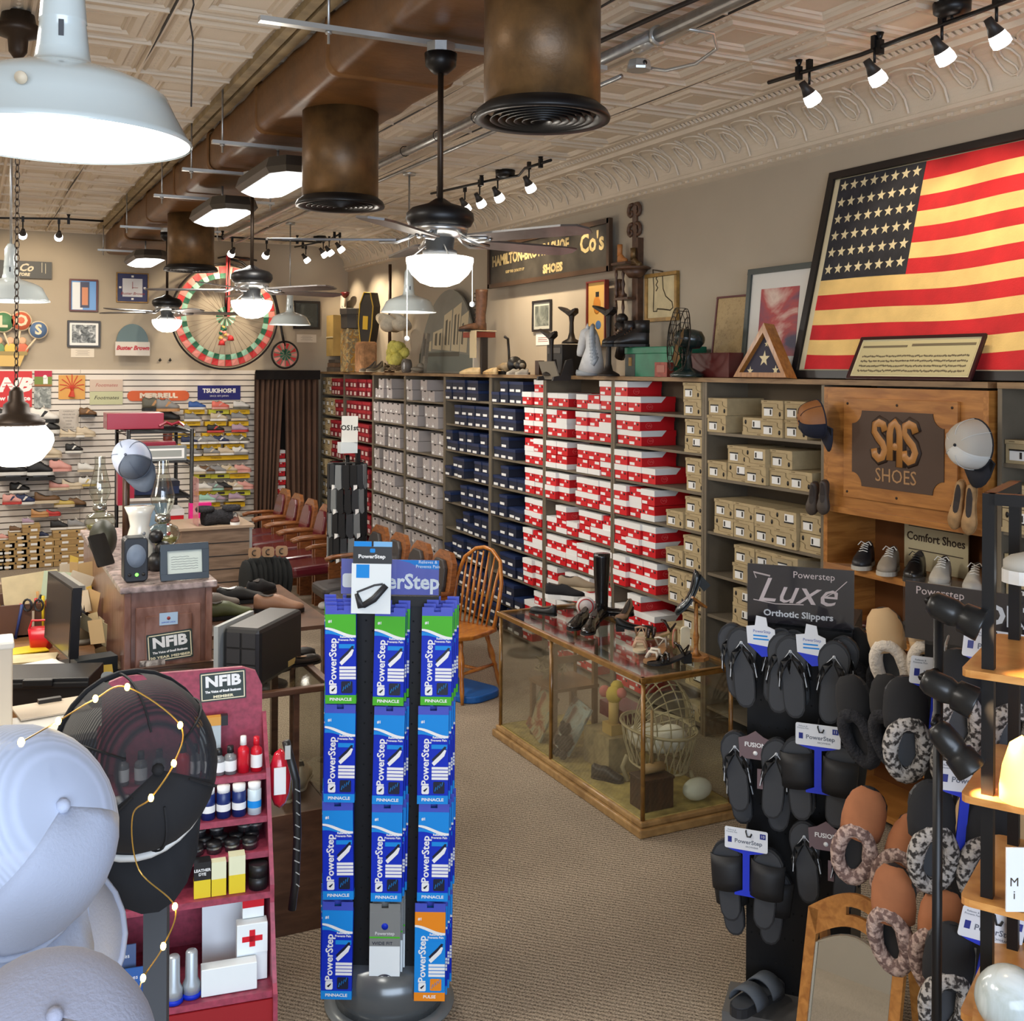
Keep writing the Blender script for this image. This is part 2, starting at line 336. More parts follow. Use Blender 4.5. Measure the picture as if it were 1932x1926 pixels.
def proto(kind, flip=False):
    w, h, d = TY[kind]; g = .003
    if kind == 'r':
        mb = MB(red).box((0, -w/2+g, 0), (d, w/2-g, h-.001))
        mb.box((-.001, .01, .006), (.001, w/2-.012, .026), white).bc((-.001, -.02, .05), (.003, .02, .016), white).lathe([(.009, 0), (.009, .002)], darkp, 8, TR(-.0015, -.055, .045) @ RY(math.pi/2))
        r = [(.075+.026*math.cos(a*.52), -w/2+g-.0008, .034+.02*math.sin(a*.52)) for a in range(12)]; mb.tube(r, .0016, reddk, 4, True)
        r = [(.06+.005*a, -w/2+g-.0008, .034+.009*math.sin(a*1.9)) for a in range(8)]; mb.tube(r, .0016, reddk, 4)
        o = mb.build('red_shoe_box')
        l = MB(white).prism([(-.004, h*.62), (.17, h*.62), (.21, h+.003), (-.004, h+.003)], -w/2, w/2, white, Matrix(((1, 0, 0, 0), (0, 0, 1, 0), (0, 1, 0, 0), (0, 0, 0, 1))))
        l.prism([(.17, h*.62), (d+.003, h*.62), (d+.003, h+.003), (.21, h+.003)], -w/2, w/2, red, Matrix(((1, 0, 0, 0), (0, 0, 1, 0), (0, 1, 0, 0), (0, 0, 0, 1))))
        l.build('lid', o); return o
    if kind == 't':
        mb = MB(kraft).box((0, -w/2+g, 0), (d, w/2-g, h))
        mb.bc((-.001, .035, .04), (.003, .075, .05), white).bc((-.0022, .035, .062), (.003, .08, .008), black).bc((-.0025, .012, .038), (.003, .012, .03), darkp)
        mb.lathe([(.011, 0), (.011, .003)], black, 8, TR(-.002, -w/2+.03, .028) @ RY(math.pi/2) @ SCL(1.3, .8, 1))
        P = [(-.002, w/2-.004, .09), (-.002, -.035, .09), (-.002, -.05, .085), (-.002, -.05, .065), (-.002, -.065, .055), (-.002, -w/2+.004, .05)]; mb.tube(P, .0016, kraftd, 4)
        mb.bc((-.0035, .06, .1), (.002, .03, .005), kraftd)
        o = mb.build('tan_shoe_box')
        MB(kraft).box((-.003, -w/2, h-.018), (d+.002, w/2, h+.002)).build('lid', o); return o
    if kind == 'n':
        o = MB(navyd).box((0, -w/2+g, 0), (d, w/2-g, h)).bc((-.001, .02, .016), (.003, .085, .022), white).build('navy_shoe_box')
        MB(navy).box((-.003, -w/2, h-.024), (d+.002, w/2, h+.001)).build('lid', o); return o
    if kind == 'g':
        mb = MB(greyc).box((0, -w/2+g, 0), (d, w/2-g, h))
        mb.tube([(-.001, .06-.012*i, .03+.02*math.sin(i*1.1)) for i in range(9)], .0035, greyp, 4).bc((-.001, .045, .02), (.002, .05, .02), white)
        mb.bc((-.003, -.01, h-.004), (.008, .035, .012), black)
        return mb.build('grey_shoe_box')
    if kind == 'b':
        return MB(burgd).box((0, -w/2+g, 0), (d, w/2-g, h)).box((-.003, -w/2, h-.034), (d+.002, w/2, h+.001), burg).bc((-.001, 0, .03), (.003, .07, .044), M('pale_print', (206, 186, 180), .6)).build('burgundy_shoe_box')
PRO = {}
KN = {'r': ('white-lidded red shoe box', 'red and white shoe boxes on the shelves'), 't': ('tan kraft shoe box', 'tan shoe boxes on the shelves'),
      'n': ('navy blue shoe box', 'navy shoe boxes on the shelves'), 'g': ('pale grey shoe box', 'grey shoe boxes on the shelves'), 'b': ('burgundy shoe box', 'burgundy shoe boxes on the shelves')}
def put_box(kind, x, yfront, z, label, flip=False, rot=0):
    w, h, d = TY[kind]
    if kind not in PRO: PRO[kind] = proto(kind); o = PRO[kind]
    else: o = dup(PRO[kind])
    tag(o, label, 'shoe box', KN[kind][1])
    if flip: o.matrix_world = TR(x, yfront, z+h) @ RZ(rot) @ RX(math.pi)
    else: o.matrix_world = TR(x, yfront, z) @ RZ(rot)
    return o
rnd = random.Random(5)
def unit(name_label, y_far, y_near, zs, x=XS, depth=.33, back=True):
    t = T('shelving_unit', name_label, 'shelving', (x, (y_far+y_near)/2, 0)); yc = (y_far+y_near)/2
    mb = MB(steel); hh = (y_far-y_near)/2-.002
    mb.box((0, hh-.018, 0), (depth, hh, 2.27)); mb.build('side_panel', t)
    MB(steel).box((0, -hh, 0), (depth, -hh+.018, 2.27)).build('side_panel', t)
    for s in (1, -1):
        MB(steel).box((-.014, (hh-.024 if s > 0 else -hh), 0), (-.0005, (hh if s > 0 else -hh+.024), 2.27)).build('post', t)
    MB(M('shelf_back_panel', (104, 92, 76), .7)).box((depth-.01, -hh, .05), (depth, hh, 2.27)).build('back_panel', t)
    for z in zs: MB(steel).box((-.004, -hh+.018, z-.018), (depth-.01, hh-.018, z)).build('shelf', t)
    return t
def fill(bay, y_far, y_near, zs, rows, x=XS):
    """rows: tokens like r2 (two high), '.' = gap; left = far"""
    for si, row in enumerate(rows):
        toks = row.split(); y = y_far-.028; tot = sum(TY[t[0]][0] for t in toks if t[0] != '.'); gaps = sum(1 for t in toks if t[0] == '.')
        free = (y_far-y_near-.056)-tot; gw = free/gaps if gaps else 0; n = 0
        if free < 0: y -= free/2*0; 
        for t in toks:
            if t[0] == '.': y -= gw; continue
            k = t[0]; c = int(t[1]); w, h, d = TY[k]; n += 1; z = zs[si]
            top = zs[si-1]-.02 if si else 2.27
            while z+c*(h+.003) > top+.004 and c > 1: c -= 1
            xo = rnd.uniform(-.018, .012)
            for j in range(c):
                fl = k in 'rt' and rnd.random() < .13
                pos = ['lower', 'upper', 'topmost'][j] if c > 1 else 'single'
                if c == 3: pos = ['bottom', 'middle', 'top'][j]
                put_box(k, x+xo+rnd.uniform(-.008, .008), y-w/2, z+.001+j*(h+.0035), '%s, %s shelf down, %s bay, %s stack from left, %s' % (KN[k][0], ORD[si], bay, ORD[n-1], pos), fl)
            y -= w+.001
ZA = [2.05, 1.81, 1.555, 1.3, 1.045, .79, .535, .28, .06]
ZG = [2.01, 1.74, 1.47, 1.2, .93, .66, .39, .06]
ZI = [1.955, 1.665, 1.32, 1.055, .79, .5, .2]
def rand_rows(kinds, nrow, n, hi, seed, gap=.1):
    r = random.Random(seed); out = []
    for i in range(nrow):
        row = []
        for j in range(n):
            if r.random() < gap: row.append('.')
            k = kinds if len(kinds) == 1 else kinds[min(len(kinds)-1, int(j*len(kinds)/n+r.uniform(-.35, .35)))] if len(kinds) > 1 else kinds
            row.append(k+str(r.choice(hi)))
        out.append(' '.join(row)+' .')
    return out
Y0 = [14.4, 13.39, 12.28, 11.23, 10.12, 9.05, 8.0, 6.93, 5.81, 4.70]
unit('steel shelving beside the brown curtain with tan and burgundy boxes', Y0[0], Y0[1], ZG)
fill('curtain', Y0[0], Y0[1], ZG, rand_rows('tbb', 8, 5, [2, 2], 1, .02))
unit('steel shelving behind the sock rack packed with burgundy boxes', Y0[1], Y0[2], ZG)
fill('burgundy', Y0[1], Y0[2], ZG, rand_rows('b', 8, 6, [2, 2], 2, .03))
unit('steel shelving with pale grey boxes next to the burgundy boxes', Y0[2], Y0[3], ZG)
fill('left grey', Y0[2], Y0[3], ZG, ['g1 g2 g2 .', 'g2 g2 g2 g2 g2 .', 'g2 g2 . g2 g2 .', 'g2 . g2 g2 g2 .', 'g2 g2 g2 g2 g1', 'g2 g2 g2 g2 g2', 'g2 g2 g2 g2 g1', 'g2 g2 g1 g2'])
unit('steel shelving with pale grey boxes next to the navy boxes', Y0[3], Y0[4], ZG)
fill('right grey', Y0[3], Y0[4], ZG, ['g2 . g2 g1 .', 'g2 g2 . g2 g2 .', 'g2 g2 . g2 g2', 'g2 g2 . g2 g2 g2', 'g2 g2 g2 g1 g2', 'g2 g2 g2 g2 g2', 'g2 g2 g2 g2 g2', 'g1 g2 g1'])
unit('steel shelving packed only with navy blue shoe boxes', Y0[4], Y0[5], ZA)
fill('left navy', Y0[4], Y0[5], ZA, ['n2 n2 n2 n2 n2 .', '. n2 n2 n2 n2 n2', 'n2 n1 n2 n2 n1 n2', 'n1 n2 n2 . n2 n2', 'n1 . n2 n2 n2 n2', '. n1 n2 n1 n2 n2', 'n1 n2 n2 n2 n2 n2', 'n2 n2 n2 n2 n2 n2', 'n2 n2 n2 n2 n2 n2'])
unit('steel shelving with navy boxes left and red boxes right', Y0[5], Y0[6], ZA)
fill('navy-and-red', Y0[5], Y0[6], ZA, ['n1 n2 n2 n2 r1 r2', 'n2 n2 n2 . r2 r2', 'n1 n2 n1 . r2 r2', 'n1 n2 n1 n1 r2 r2', 'n1 n2 n1 n1 r2 r2', 'n1 n2 n2 n1 r2 r2', '. n2 n2 n1 r2 r2', 'n1 n2 n2 n1 r1 r2', 'n2 n1 n2 n1 r1'])
unit('steel shelving filled with red and white boxes only', Y0[6], Y0[7], ZA)
fill('left red', Y0[6], Y0[7], ZA, ['r1 r1 . r1 r1 r2', 'r2 r2 . r2 r2 r2', 'r2 r2 . r2 r2 r2', 'r2 r2 . r2 r2 r2', 'r1 r2 r1 r2 r2 r2', 'r2 r2 r2 r2 r2 r2', 'r2 r1 r2 r2 r1 r2', 'r2 r2 r1 r2 r2', 'r2 r2 r2 r1 r2'])
unit('steel shelving with red boxes left and tan boxes right', Y0[7], Y0[8], ZA)
fill('red-and-tan', Y0[7], Y0[8], ZA, ['r2 r1 . t2', 'r2 r2 . t2', 'r2 r2 r1 . t2', 'r2 r2 r2 . t1 t2', 'r2 r2 r2 . t1 t2', 'r2 r2 r2 . t2 t2', 'r1 r2 r1 . t1 t2', 'r2 r2 . t2', 'r2 r2 . t2'])
unit('steel shelving of tan boxes left of the oak shoe cabinet', Y0[8], Y0[9], ZI)
fill('wide tan', Y0[8], Y0[9], ZI, ['t2 . t1 t2 t2 .', 't1 t2 t2 t2 t1', '. t2 t2 t2 t2 t2', '. t2 t2 t2 t1', '. t2 t2 t1 t1', '. t1 t1 t1', '. t1 t2 t1'])
ZJ = [1.93, 1.62, 1.3, 1.0, .72, .42, .12]
unit('steel shelving of tan boxes right of the oak shoe cabinet', 3.56, 2.3, ZJ)
fill('right-edge tan', 3.56, 2.3, ZJ, ['t1 . t1 t1', 't2 t2 t2 . t1', 't2 t2 t2 t2 t2', 't2 t2 t2 . t2 t2', 't2 t1 t2 t2', 't2 t2', 't2 t2'])
MB(topwood).box((XS-.03, 9.62, 2.272), (XW, 14.4, 2.3)).build('top_board', label='long wooden board lying on the grey and navy shelving', cat='board')
MB(topwood).box((XS-.03, 3.6, 2.272), (XW, 9.61, 2.3)).build('top_board', label='long wooden board on the shelving under the big flag and antiques', cat='board')
MB(topwood).box((XS-.04, 2.3, 2.272), (XW, 3.54, 2.3)).build('top_board', label='wooden board over the tan boxes right of the oak cabinet', cat='board')
# ---------------------------------------------------------------- duct, diffusers, fans, lamps, tracks
ductm = M('brown_duct_wrap', (112, 76, 40), .45, noise=.12, nscale=5, bump=.25, bscale=22)
ductcyl = M('brown_painted_duct', (98, 72, 42), .4, .3, noise=.2, nscale=9, bump=.08, bscale=60)
blackm = M('black_metal', (22, 21, 22), .4, .3); darkbr = M('dark_bronze', (58, 46, 36), .45, .6)
galv = M('galvanised', (176, 178, 178), .35, .85, noise=.06, nscale=20); galvb = M('bright_galvanised', (205, 208, 206), .3, .7)
def duct():
    t = T('air_duct', 'long brown rectangular air duct running under the tin ceiling to the back wall', 'duct', (1.775, 7, 3.84))
    def ring(y, g=0, x=1.775, zc=3.84, w=.61, h=.28):
        P = rrect(w+2*g, h+2*g, .06, 4); return [(px, y-7, pz) for px, pz in P]
    rings = []; y = .6; r = random.Random(3)
    while y < 14.0: rings.append(ring(y, r.uniform(-.004, .006))); y += .19
    rings.append(ring(14.0)); MB(ductm).loft(rings).build('duct_run', t)
    for yy in (2.4, 4.9, 6.3, 7.7, 9.1, 10.6, 12.2):
        MB(ductm).loft([ring(yy-.03, .002), ring(yy-.015, .012), ring(yy+.015, .012), ring(yy+.03, .002)], caps=False).build('joint_band', t)
    # trapeze hangers: strut under the duct hung from threaded rods
    for i, (yy, xa, xb) in enumerate(((4.16, .98, 2.5), (6.55, 1.27, 2.2), (7.55, 1.27, 2.2), (8.8, 1.27, 2.2), (10.9, 1.27, 2.2), (13.2, 1.3, 2.2))):
        h = T('trapeze_hanger', 'galvanised strut hanger under the brown duct, %s from the front' % ORD[i], 'hanger', (1.775, yy, 3.67), group='duct hangers')
        MB(galvb).box((xa-1.775, -.02, -.012), (xb-1.775, .02, .008)).build('strut', h)
        for q in ((xa+.06 if i else 1.25), 2.17):
            MB(galv).cyl((q-1.775, 0, -.06), (q-1.775, 0, .31), .006, n=8).lathe([(.014, -.022), (.014, -.012)], galv, 6, TR(q-1.775, 0, 0)).build('threaded_rod', h)
duct()
def diffuser(y, lab, i):
    t = T('ceiling_diffuser', lab, 'air vent', (1.76, y, 3.2), group='round duct diffusers')
    MB(ductcyl).cyl((0, 0, .03), (0, 0, .5), .2, n=48).build('round_duct', t)
    MB(blackm).shell([(.2, .05), (.225, .03), (.235, .01), (.232, 0), (.2, .004), (.19, .03)], n=48).build('rim', t)
    for k, rr in enumerate((.03, .06, .088, .115, .142, .17)):
        MB(blackm).shell([(rr-.014, .035), (rr-.004, .012), (rr+.006, -.006+.0015*k), (rr+.009, -.004+.0015*k), (rr, .014), (rr-.01, .037)], n=40).build('vane_ring', t)
    MB(M('duct_inside', (14, 13, 12), .9)).lathe([(.19, .036), (.19, .045)], n=40).build('dark_throat', t)
    return t
for i, (y, l) in enumerate(((3.346, 'large brown round duct diffuser nearest the camera'), (5.63, 'middle brown round duct diffuser left of the ceiling fan'), (9.99, 'small far brown round duct diffuser in front of the big wheel'))): diffuser(y, l, i)
glow = M('lamp_glow', (255, 252, 244), .5, emit=5.0); glow2 = M('bulb_glow', (255, 246, 226), .5, emit=9); glowf = M('tube_lens_glow', (250, 252, 250), .5, emit=4.5)
glowb = M('bowl_glow', (255, 250, 240), .5, emit=4.0)
blade1 = M('fan_blade_walnut', (66, 58, 54), .35, noise=.1, nscale=30, coat=.3); silver = M('brushed_nickel', (190, 190, 188), .28, .9)
def fan(y, x, a0, lab, zc=3.66):
    t = T('ceiling_fan', lab, 'ceiling fan', (x, y, 2.77), group='black ceiling fans with light bowls')
    MB(galv).lathe([(.06, zc-2.77-.04), (.06, zc-2.77)], n=8, smooth=False).build('junction_box', t)
    MB(blackm).lathe([(.03, zc-2.77-.12), (.062, zc-2.77-.09), (.066, zc-2.77-.04)], n=20).build('canopy', t)
    MB(darkbr).cyl((0, 0, .25), (0, 0, zc-2.77-.1), .012, n=12).build('downrod', t)
    MB(blackm).lathe([(.02, .265), (.05, .245), (.115, .225), (.135, .205), (.138, .18), (.125, .155), (.1, .145)], n=36).build('motor_housing', t)
    MB(silver).lathe([(.115, .15), (.112, .13), (.08, .112), (.05, .105)], n=32).build('trim_ring', t)
    for k in range(5):
        a = (a0+72*k)*D2R-TH
        X = RZ(a) @ RX(-.13)
        b = MB(blade1).prism([(.17, -.055), (.3, -.062), (.62, -.07), (.68, -.055), (.7, 0), (.68, .055), (.62, .07), (.3, .062), (.17, .055)], .095, .103, blade1, X).build('blade', t)
        MB(silver).tube([X @ Vector(p) for p in ((.09, 0, .13), (.13, .02, .105), (.17, .03, .09), (.24, .012, .09))], .008, n=6).tube([X @ Vector(p) for p in ((.09, 0, .13), (.13, -.02, .105), (.17, -.03, .09), (.24, -.012, .09))], .008, n=6).build('bracket', b)
    MB(M('fan_fitter_grey', (92, 94, 96), .4, .6)).lathe([(.06, .11), (.055, .06), (.07, .055), (.07, .04)], n=24).build('light_fitter', t)
    for k in range(3):
        a = k*2.1+.4; MB(silver).tube([(.06*math.cos(a), .06*math.sin(a), .075), (.1*math.cos(a), .1*math.sin(a), .045), (.13*math.cos(a), .13*math.sin(a), .022)], .003, n=5).build('bowl_clip', t)
    MB(glowb).lathe([(0, -.09), (.04, -.087), (.08, -.073), (.115, -.04), (.13, -.015), (.136, .01), (.136, .026), (.12, .03)], n=36).build('glass_bowl', t)
    if y < 5:
        for s in (1, -1):
            p = Vector((s*.132*CT, -s*.132*ST, 0))
            MB(white).cyl((p.x, p.y, .02), (p.x, p.y, -.16 if s > 0 else -.3), .0018, n=5).ball((p.x, p.y, -.16 if s > 0 else -.3), .011, n=10).build('pull_chain', t)
    light('fan_bulb', 'POINT', (x, y, 2.6), 30, (1, .92, .8), .12)
fan(4.12, 1.705, 180, 'nearest black ceiling fan with a bright white bowl', 3.66)
fan(7.41, 1.705, 185, 'middle black ceiling fan left of the large round diffuser', 3.66)
fan(10.77, 1.68, 166, 'farthest black ceiling fan beside the big decorated wheel', 3.66)
enamel = M('grey_enamel', (196, 204, 202), .22, coat=.6); enamelw = M('enamel_inside', (250, 250, 246), .5)
def pendant(loc, lab, top=3.99, tilt=0, rod=True):
    t = T('barn_pendant_lamp', lab, 'pendant lamp', loc, group='grey enamel barn pendant lamps')
    L = top-loc[2]
    MB(enamel).shell([(.232, -.006), (.234, 0), (.228, .006), (.202, .053), (.188, .083), (.165, .1), (.13, .115), (.096, .126), (.06, .137), (.05, .146), (.047, .165)], n=56).build('shade', t)
    MB(enamelw).shell([(.23, -.004), (.2, .05), (.186, .08), (.13, .11), (.05, .14)], n=56).build('shade_lining', t)
    MB(glow).lathe([(.0, .012), (.21, .012), (.21, .016)], n=56).build('lamp_lens', t)
    MB(enamel).lathe([(.049, .146), (.048, .155), (.044, .19), (.041, .215), (.0425, .217), (.042, .222), (.038, .27), (.036, .33), (.02, .36)], n=32).build('neck', t)
    cr = Vector((CT, -ST, 0)); fr = Vector((ST, CT, 0))
    MB(M('vent_slot_dark', (60, 62, 66), .6)).bc((0, 0, 0), (.009, .003, .03), X=TR(cr*.014-fr*.0425+Vector((0, 0, .195))) @ RZ(-TH+.3)).build('vent_slot', t)
    MB(galv).cyl((0, 0, .35), (0, 0, L-.01), .008, n=10).lathe([(.055, L-.03), (.055, L)], galv, 10).build('hanging_rod', t)
    light('pendant_light', 'SPOT', (loc[0], loc[1], loc[2]-.02), 60, (1, .94, .85), .2, (loc[0], loc[1], 0), 150)
    return t
p0 = pendant((.156, 2.22, 2.776), 'very large grey barn pendant at the upper left, nearest the camera', 4.0)
MB(M('beige_spot', (206, 190, 164), .6)).lathe([(.011, 0), (.011, .002)], n=14, X=TR(Vector((CT, -ST, 0))*.018-Vector((ST, CT, 0))*.2145+Vector((0, 0, .058))) @ RZ(-TH) @ RX(math.pi/2+.35)).build('round_sticker', p0)
pendant((.24, 7.69, 2.768), 'grey barn pendant at the left edge behind the chain lamp')
pendant((3.294, 8.633, 2.823), 'grey barn pendant hanging over the navy shelving beside the large fan bowl')
pendant((3.243, 12.227, 2.838), 'small distant grey barn pendant right of the big wheel')
# extra bare rods of pendants that hang behind the big lamp
# schoolhouse globe on a chain
def globe():
    t = T('schoolhouse_globe_lamp', 'bronze schoolhouse lamp with a white glass globe on a chain, left edge', 'pendant lamp', (.2, 5.59, 1.985))
    MB(glow).lathe([(0, -.1), (.06, -.095), (.11, -.07), (.15, -.02), (.165, .02), (.16, .05), (.13, .085), (.12, .1)], n=40).build('glass_globe', t)
    MB(darkbr).lathe([(.125, .09), (.125, .115), (.105, .125), (.1, .14), (.06, .15), (.055, .19), (.035, .205), (.03, .25), (.012, .27)], n=32).build('fitter', t)
    ch = MB(darkbr); z = .27; k = 0
    while z < 1.8:
        P = [(.011*math.cos(a), 0, .02*math.sin(a)) for a in [q*math.pi/4 for q in range(8)]]
        ch.tube([(TR(0, 0, z+.02) @ RZ(math.pi/2*(k % 2)+.5)) @ Vector(p) for p in P], .003, n=4, closed=True); z += .032; k += 1
    ch.build('chain', t)
    MB(darkbr).lathe([(.012, 1.78), (.04, 1.82), (.045, 1.88), (.1, 1.9), (.11, 1.93), (.08, 1.95), (.07, 2.0)], n=28).build('ceiling_canopy', t)
    light('globe_bulb', 'POINT', (.2, 5.59, 1.85), 14, (1, .88, .72), .15)
globe()
def wrap_light(x, y, lab):
    t = T('fluorescent_fixture', lab, 'ceiling light', (x, y, 3.46), group='fluorescent fixtures under the duct')
    P = lambda w, l, c: [(-w+c, -l), (w-c, -l), (w, -l+c*1.6), (w, l-c*1.6), (w-c, l), (-w+c, l), (-w, l-c*1.6), (-w, -l+c*1.6)]
    a = [(px, py, .09) for px, py in P(.15, .5, .07)]; b = [(px, py, .03) for px, py in P(.17, .53, .08)]; c = [(px, py, 0.0) for px, py in P(.145, .49, .07)]
    MB(M('fixture_dark_frame', (70, 66, 60), .4, .4)).loft([a, b, c], smooth=False).build('housing', t)
    d = [(px, py, -.002) for px, py in P(.14, .48, .07)]; e = [(px, py, -.02) for px, py in P(.105, .43, .06)]
    MB(glowf).loft([d, e], smooth=False).build('lens', t)
    MB(galv).cyl((0, 0, .09), (0, 0, .23), .008, n=8).build('stem', t)
    light('fluorescent', 'AREA', (x, y, 3.42), 26, (1, .96, .88), .3, (x, y, 0), size_y=.6)
wrap_light(1.68, 6.63, 'fluorescent fixture partly hidden by the middle round diffuser')
wrap_light(1.68, 8.26, 'fluorescent fixture hanging left of the middle fan rod')
wrap_light(1.68, 12.2, 'small far fluorescent fixture at the end of the duct')
# conduit with box
cd = MB(galv).cyl((2.86, 1.5, 3.88), (2.86, 4.35, 3.9), .034, n=16).cyl((2.84, 4.3, 3.9), (2.72, 13.5, 3.9), .03, n=14).build('electrical_conduit', label='thick galvanised conduit running along the ceiling right of the duct', cat='conduit')
MB(galvb).cyl((2.86, 4.32, 3.9), (2.855, 4.46, 3.9), .042, n=16).cyl((2.86, 4.28, 3.9), (2.86, 4.3, 3.9), .046, n=16).build('coupling', cd)
for i, y in enumerate((5.6, 6.2, 6.8, 7.4, 8.0, 8.7)): MB(_M['black_cable']).tube([(2.83-.012*(y-4)+.036*math.cos(a*.7), y, 3.9+.036*math.sin(a*.7)) for a in range(9)], .004, n=4).build('tie_strap', cd)
MB(galv).cyl((2.95, 4.75, 3.83), (2.88, 13.4, 3.85), .013, n=8).build('thin_conduit', label='thin galvanised conduit below the thick conduit', cat='conduit')
jb = MB(galvb).lathe([(.06, 0), (.062, .012), (.055, .045), (.05, .05)], n=8, smooth=False).build('junction_box', loc=(2.97, 4.62, 3.83), label='octagonal galvanised junction box hanging from the conduit', cat='junction box')
MB(black).lathe([(.012, 0), (.012, .003)], n=12, X=TR(.0, -.056, .027) @ RX(math.pi/2)).build('knockout', jb)
MB(galvb).tube([(.05, 0, .02), (.12, -.06, -.0), (.2, -.2, .01), (.22, -.34, .05), (.14, -.42, .09), (-.06, -.42, .09)], .009, n=8).build('flexible_cable', jb)
MB(_M['black_cable']).tube([(2.8, 1.5, 3.93), (2.8, 3.6, 3.93), (2.78, 4.1, 3.945), (2.74, 4.6, 3.94), (2.7, 5.2, 3.94)], .012, n=6).build('black_cable', label='black cable sagging along the top of the conduit', cat='cable')
# white bulb rail lights
gl_t = M('track_bulb_glow', (255, 250, 240), .5, emit=7)
def track(heads, rail, standoffs, canopy, lab, grp, aims, e=30):
    t = T('track_rail', lab+' black rail with standoffs', 'track rail', rail[0]); o = Vector(rail[0])
    MB(blackm).tube([Vector(p)-o for p in rail], .011, n=6).build('rail', t)
    for s in standoffs:
        s = Vector(s); MB(blackm).cyl(s-o, s-o+Vector((0, 0, 3.96-s.z)), .006, n=6).lathe([(.006, -.04), (.02, 0)], blackm, 10, TR(s-o+Vector((0, 0, 3.97-s.z)))).bc(s-o, (.028, .028, .07), blackm).build('standoff', t)
    if canopy:
        c = Vector(canopy); MB(blackm).lathe([(.05, -.03), (.08, -.01), (.082, .03)], n=20, X=TR(c-o+Vector((0, 0, 3.95-c.z)))).cyl(c-o, c-o+Vector((0, 0, 3.93-c.z)), .006, n=6).build('canopy', t)
    for i, (h, am) in enumerate(zip(heads, aims)):
        h = Vector(h); d = (Vector(am)-h).normalized(); q = T('track_spotlight', '%s spotlight from the left on the %s rail' % (ORD[i], lab), 'spotlight', h, group=grp)
        R = d.to_track_quat('-Z', 'Y').to_matrix().to_4x4()
        MB(blackm).bc((0, 0, .15), (.026, .026, .06)).cyl((0, 0, .13), (0, 0, .05), .007, n=6).build('stem', q)
        MB(M('lamp_socket_black', (44, 40, 38), .5)).lathe([(.018, .075), (.022, .04), (.036, .0)], n=16, X=R).build('socket', q)
        MB(gl_t).lathe([(.036, 0), (.043, -.03), (.042, -.055), (.03, -.062), (0, -.063)], n=18, X=R).build('bulb', q)
        light('spot', 'SPOT', h+d*.075, e, (1, .82, .58), .035, h+d*3, 75)
def A(p, x=XW, z=3.0, dy=.35): return (x, p[1]+dy, z)
hd = [(3.9, 4.42, 3.76), (3.9, 3.93, 3.76), (3.9, 3.55, 3.76), (3.9, 3.2, 3.76)]
def fixp(pts, z, x): return [tuple(PX(u, v, x)[:2])+(z,) for u, v in pts]
h1 = [PX(u, v, 3.9) for u, v in ((1527, 160), (1650, 118), (1777, 83), (1880, 52))]
h1 = [(3.9, p.y, 3.78) for p in h1]
track(h1, [(3.86, 4.72, 3.9), (3.88, 4.5, 3.9), (3.92, 4.1, 3.9), (3.9, 3.8, 3.9), (3.9, 3.4, 3.9), (3.88, 3.0, 3.9), (3.9, 2.4, 3.9)], [(3.88, 4.5, 3.9), (3.91, 3.96, 3.9)], (3.9, 3.52, 3.9), 'top right', 'track lights over the flag', [(XW-.1, p[1]-.1, 2.95) for p in h1], 18)
h2 = [(3.95, PX(u, v, 3.95).y, 3.8) for u, v in ((877, 383), (905, 371), (939, 361), (998, 342))]
track(h2, [(3.72, 9.2, 3.92), (3.8, 8.8, 3.92), (3.9, 8.3, 3.92), (4.0, 8.0, 3.92), (3.9, 7.7, 3.92), (3.92, 7.3, 3.92)], [(3.75, 9.1, 3.92), (3.85, 8.4, 3.92), (3.91, 7.45, 3.92)], (3.95, 8.15, 3.92), 'middle', 'track lights over the antique sign', [(XW, p[1]+.2, 2.9) for p in h2], 44)
h3 = [(3.95, PX(u, v, 3.95).y, 3.78) for u, v in ((577, 473), (610, 472), (621, 464), (641, 460))]
track(h3, [(3.8, 14.1, 3.92), (3.9, 13.6, 3.92), (3.95, 13.1, 3.92), (3.9, 12.5, 3.92)], [(3.85, 13.9, 3.92), (3.9, 12.7, 3.92)], (3.9, 13.3, 3.92), 'far corner', 'track lights in the far corner', [(XW, p[1]-.1, 2.9) for p in h3], 48)
h4 = [PY(u, v, 13.2) for u, v in ((438, 474), (503, 472))]; h4 = [(p.x, 13.2, 3.72) for p in h4]
track(h4, [(2.6, 13.25, 3.9), (3.9, 13.25, 3.9)], [(2.7, 13.25, 3.9), (3.6, 13.25, 3.9)], None, 'wheel', 'track lights over the wheel', [(p[0]-.2, YB, 2.9) for p in h4], 55)
h5 = [(PY(u, v, 12.6).x, 12.6, 3.74) for u, v in ((43, 458), (111, 456))]
track(h5, [(-.6, 12.7, 3.92), (.3, 12.7, 3.9), (.9, 12.6, 3.92), (1.3, 12.6, 3.92)], [(.2, 12.7, 3.9), (.95, 12.6, 3.9)], None, 'left rear', 'track lights over the picture wall', [(p[0], YB, 2.9) for p in h5], 55)
wr = MB(_M['black_cable']).tube([(0, 0, 0), (.01, .005, -.05), (-.008, 0, -.12), (.006, 0, -.2), (0, 0, -.5)], .004, n=5).build('hanging_wire', loc=(.87, 4.95, 3.99), label='short twisted dark wire dangling from the tin ceiling', cat='wire')
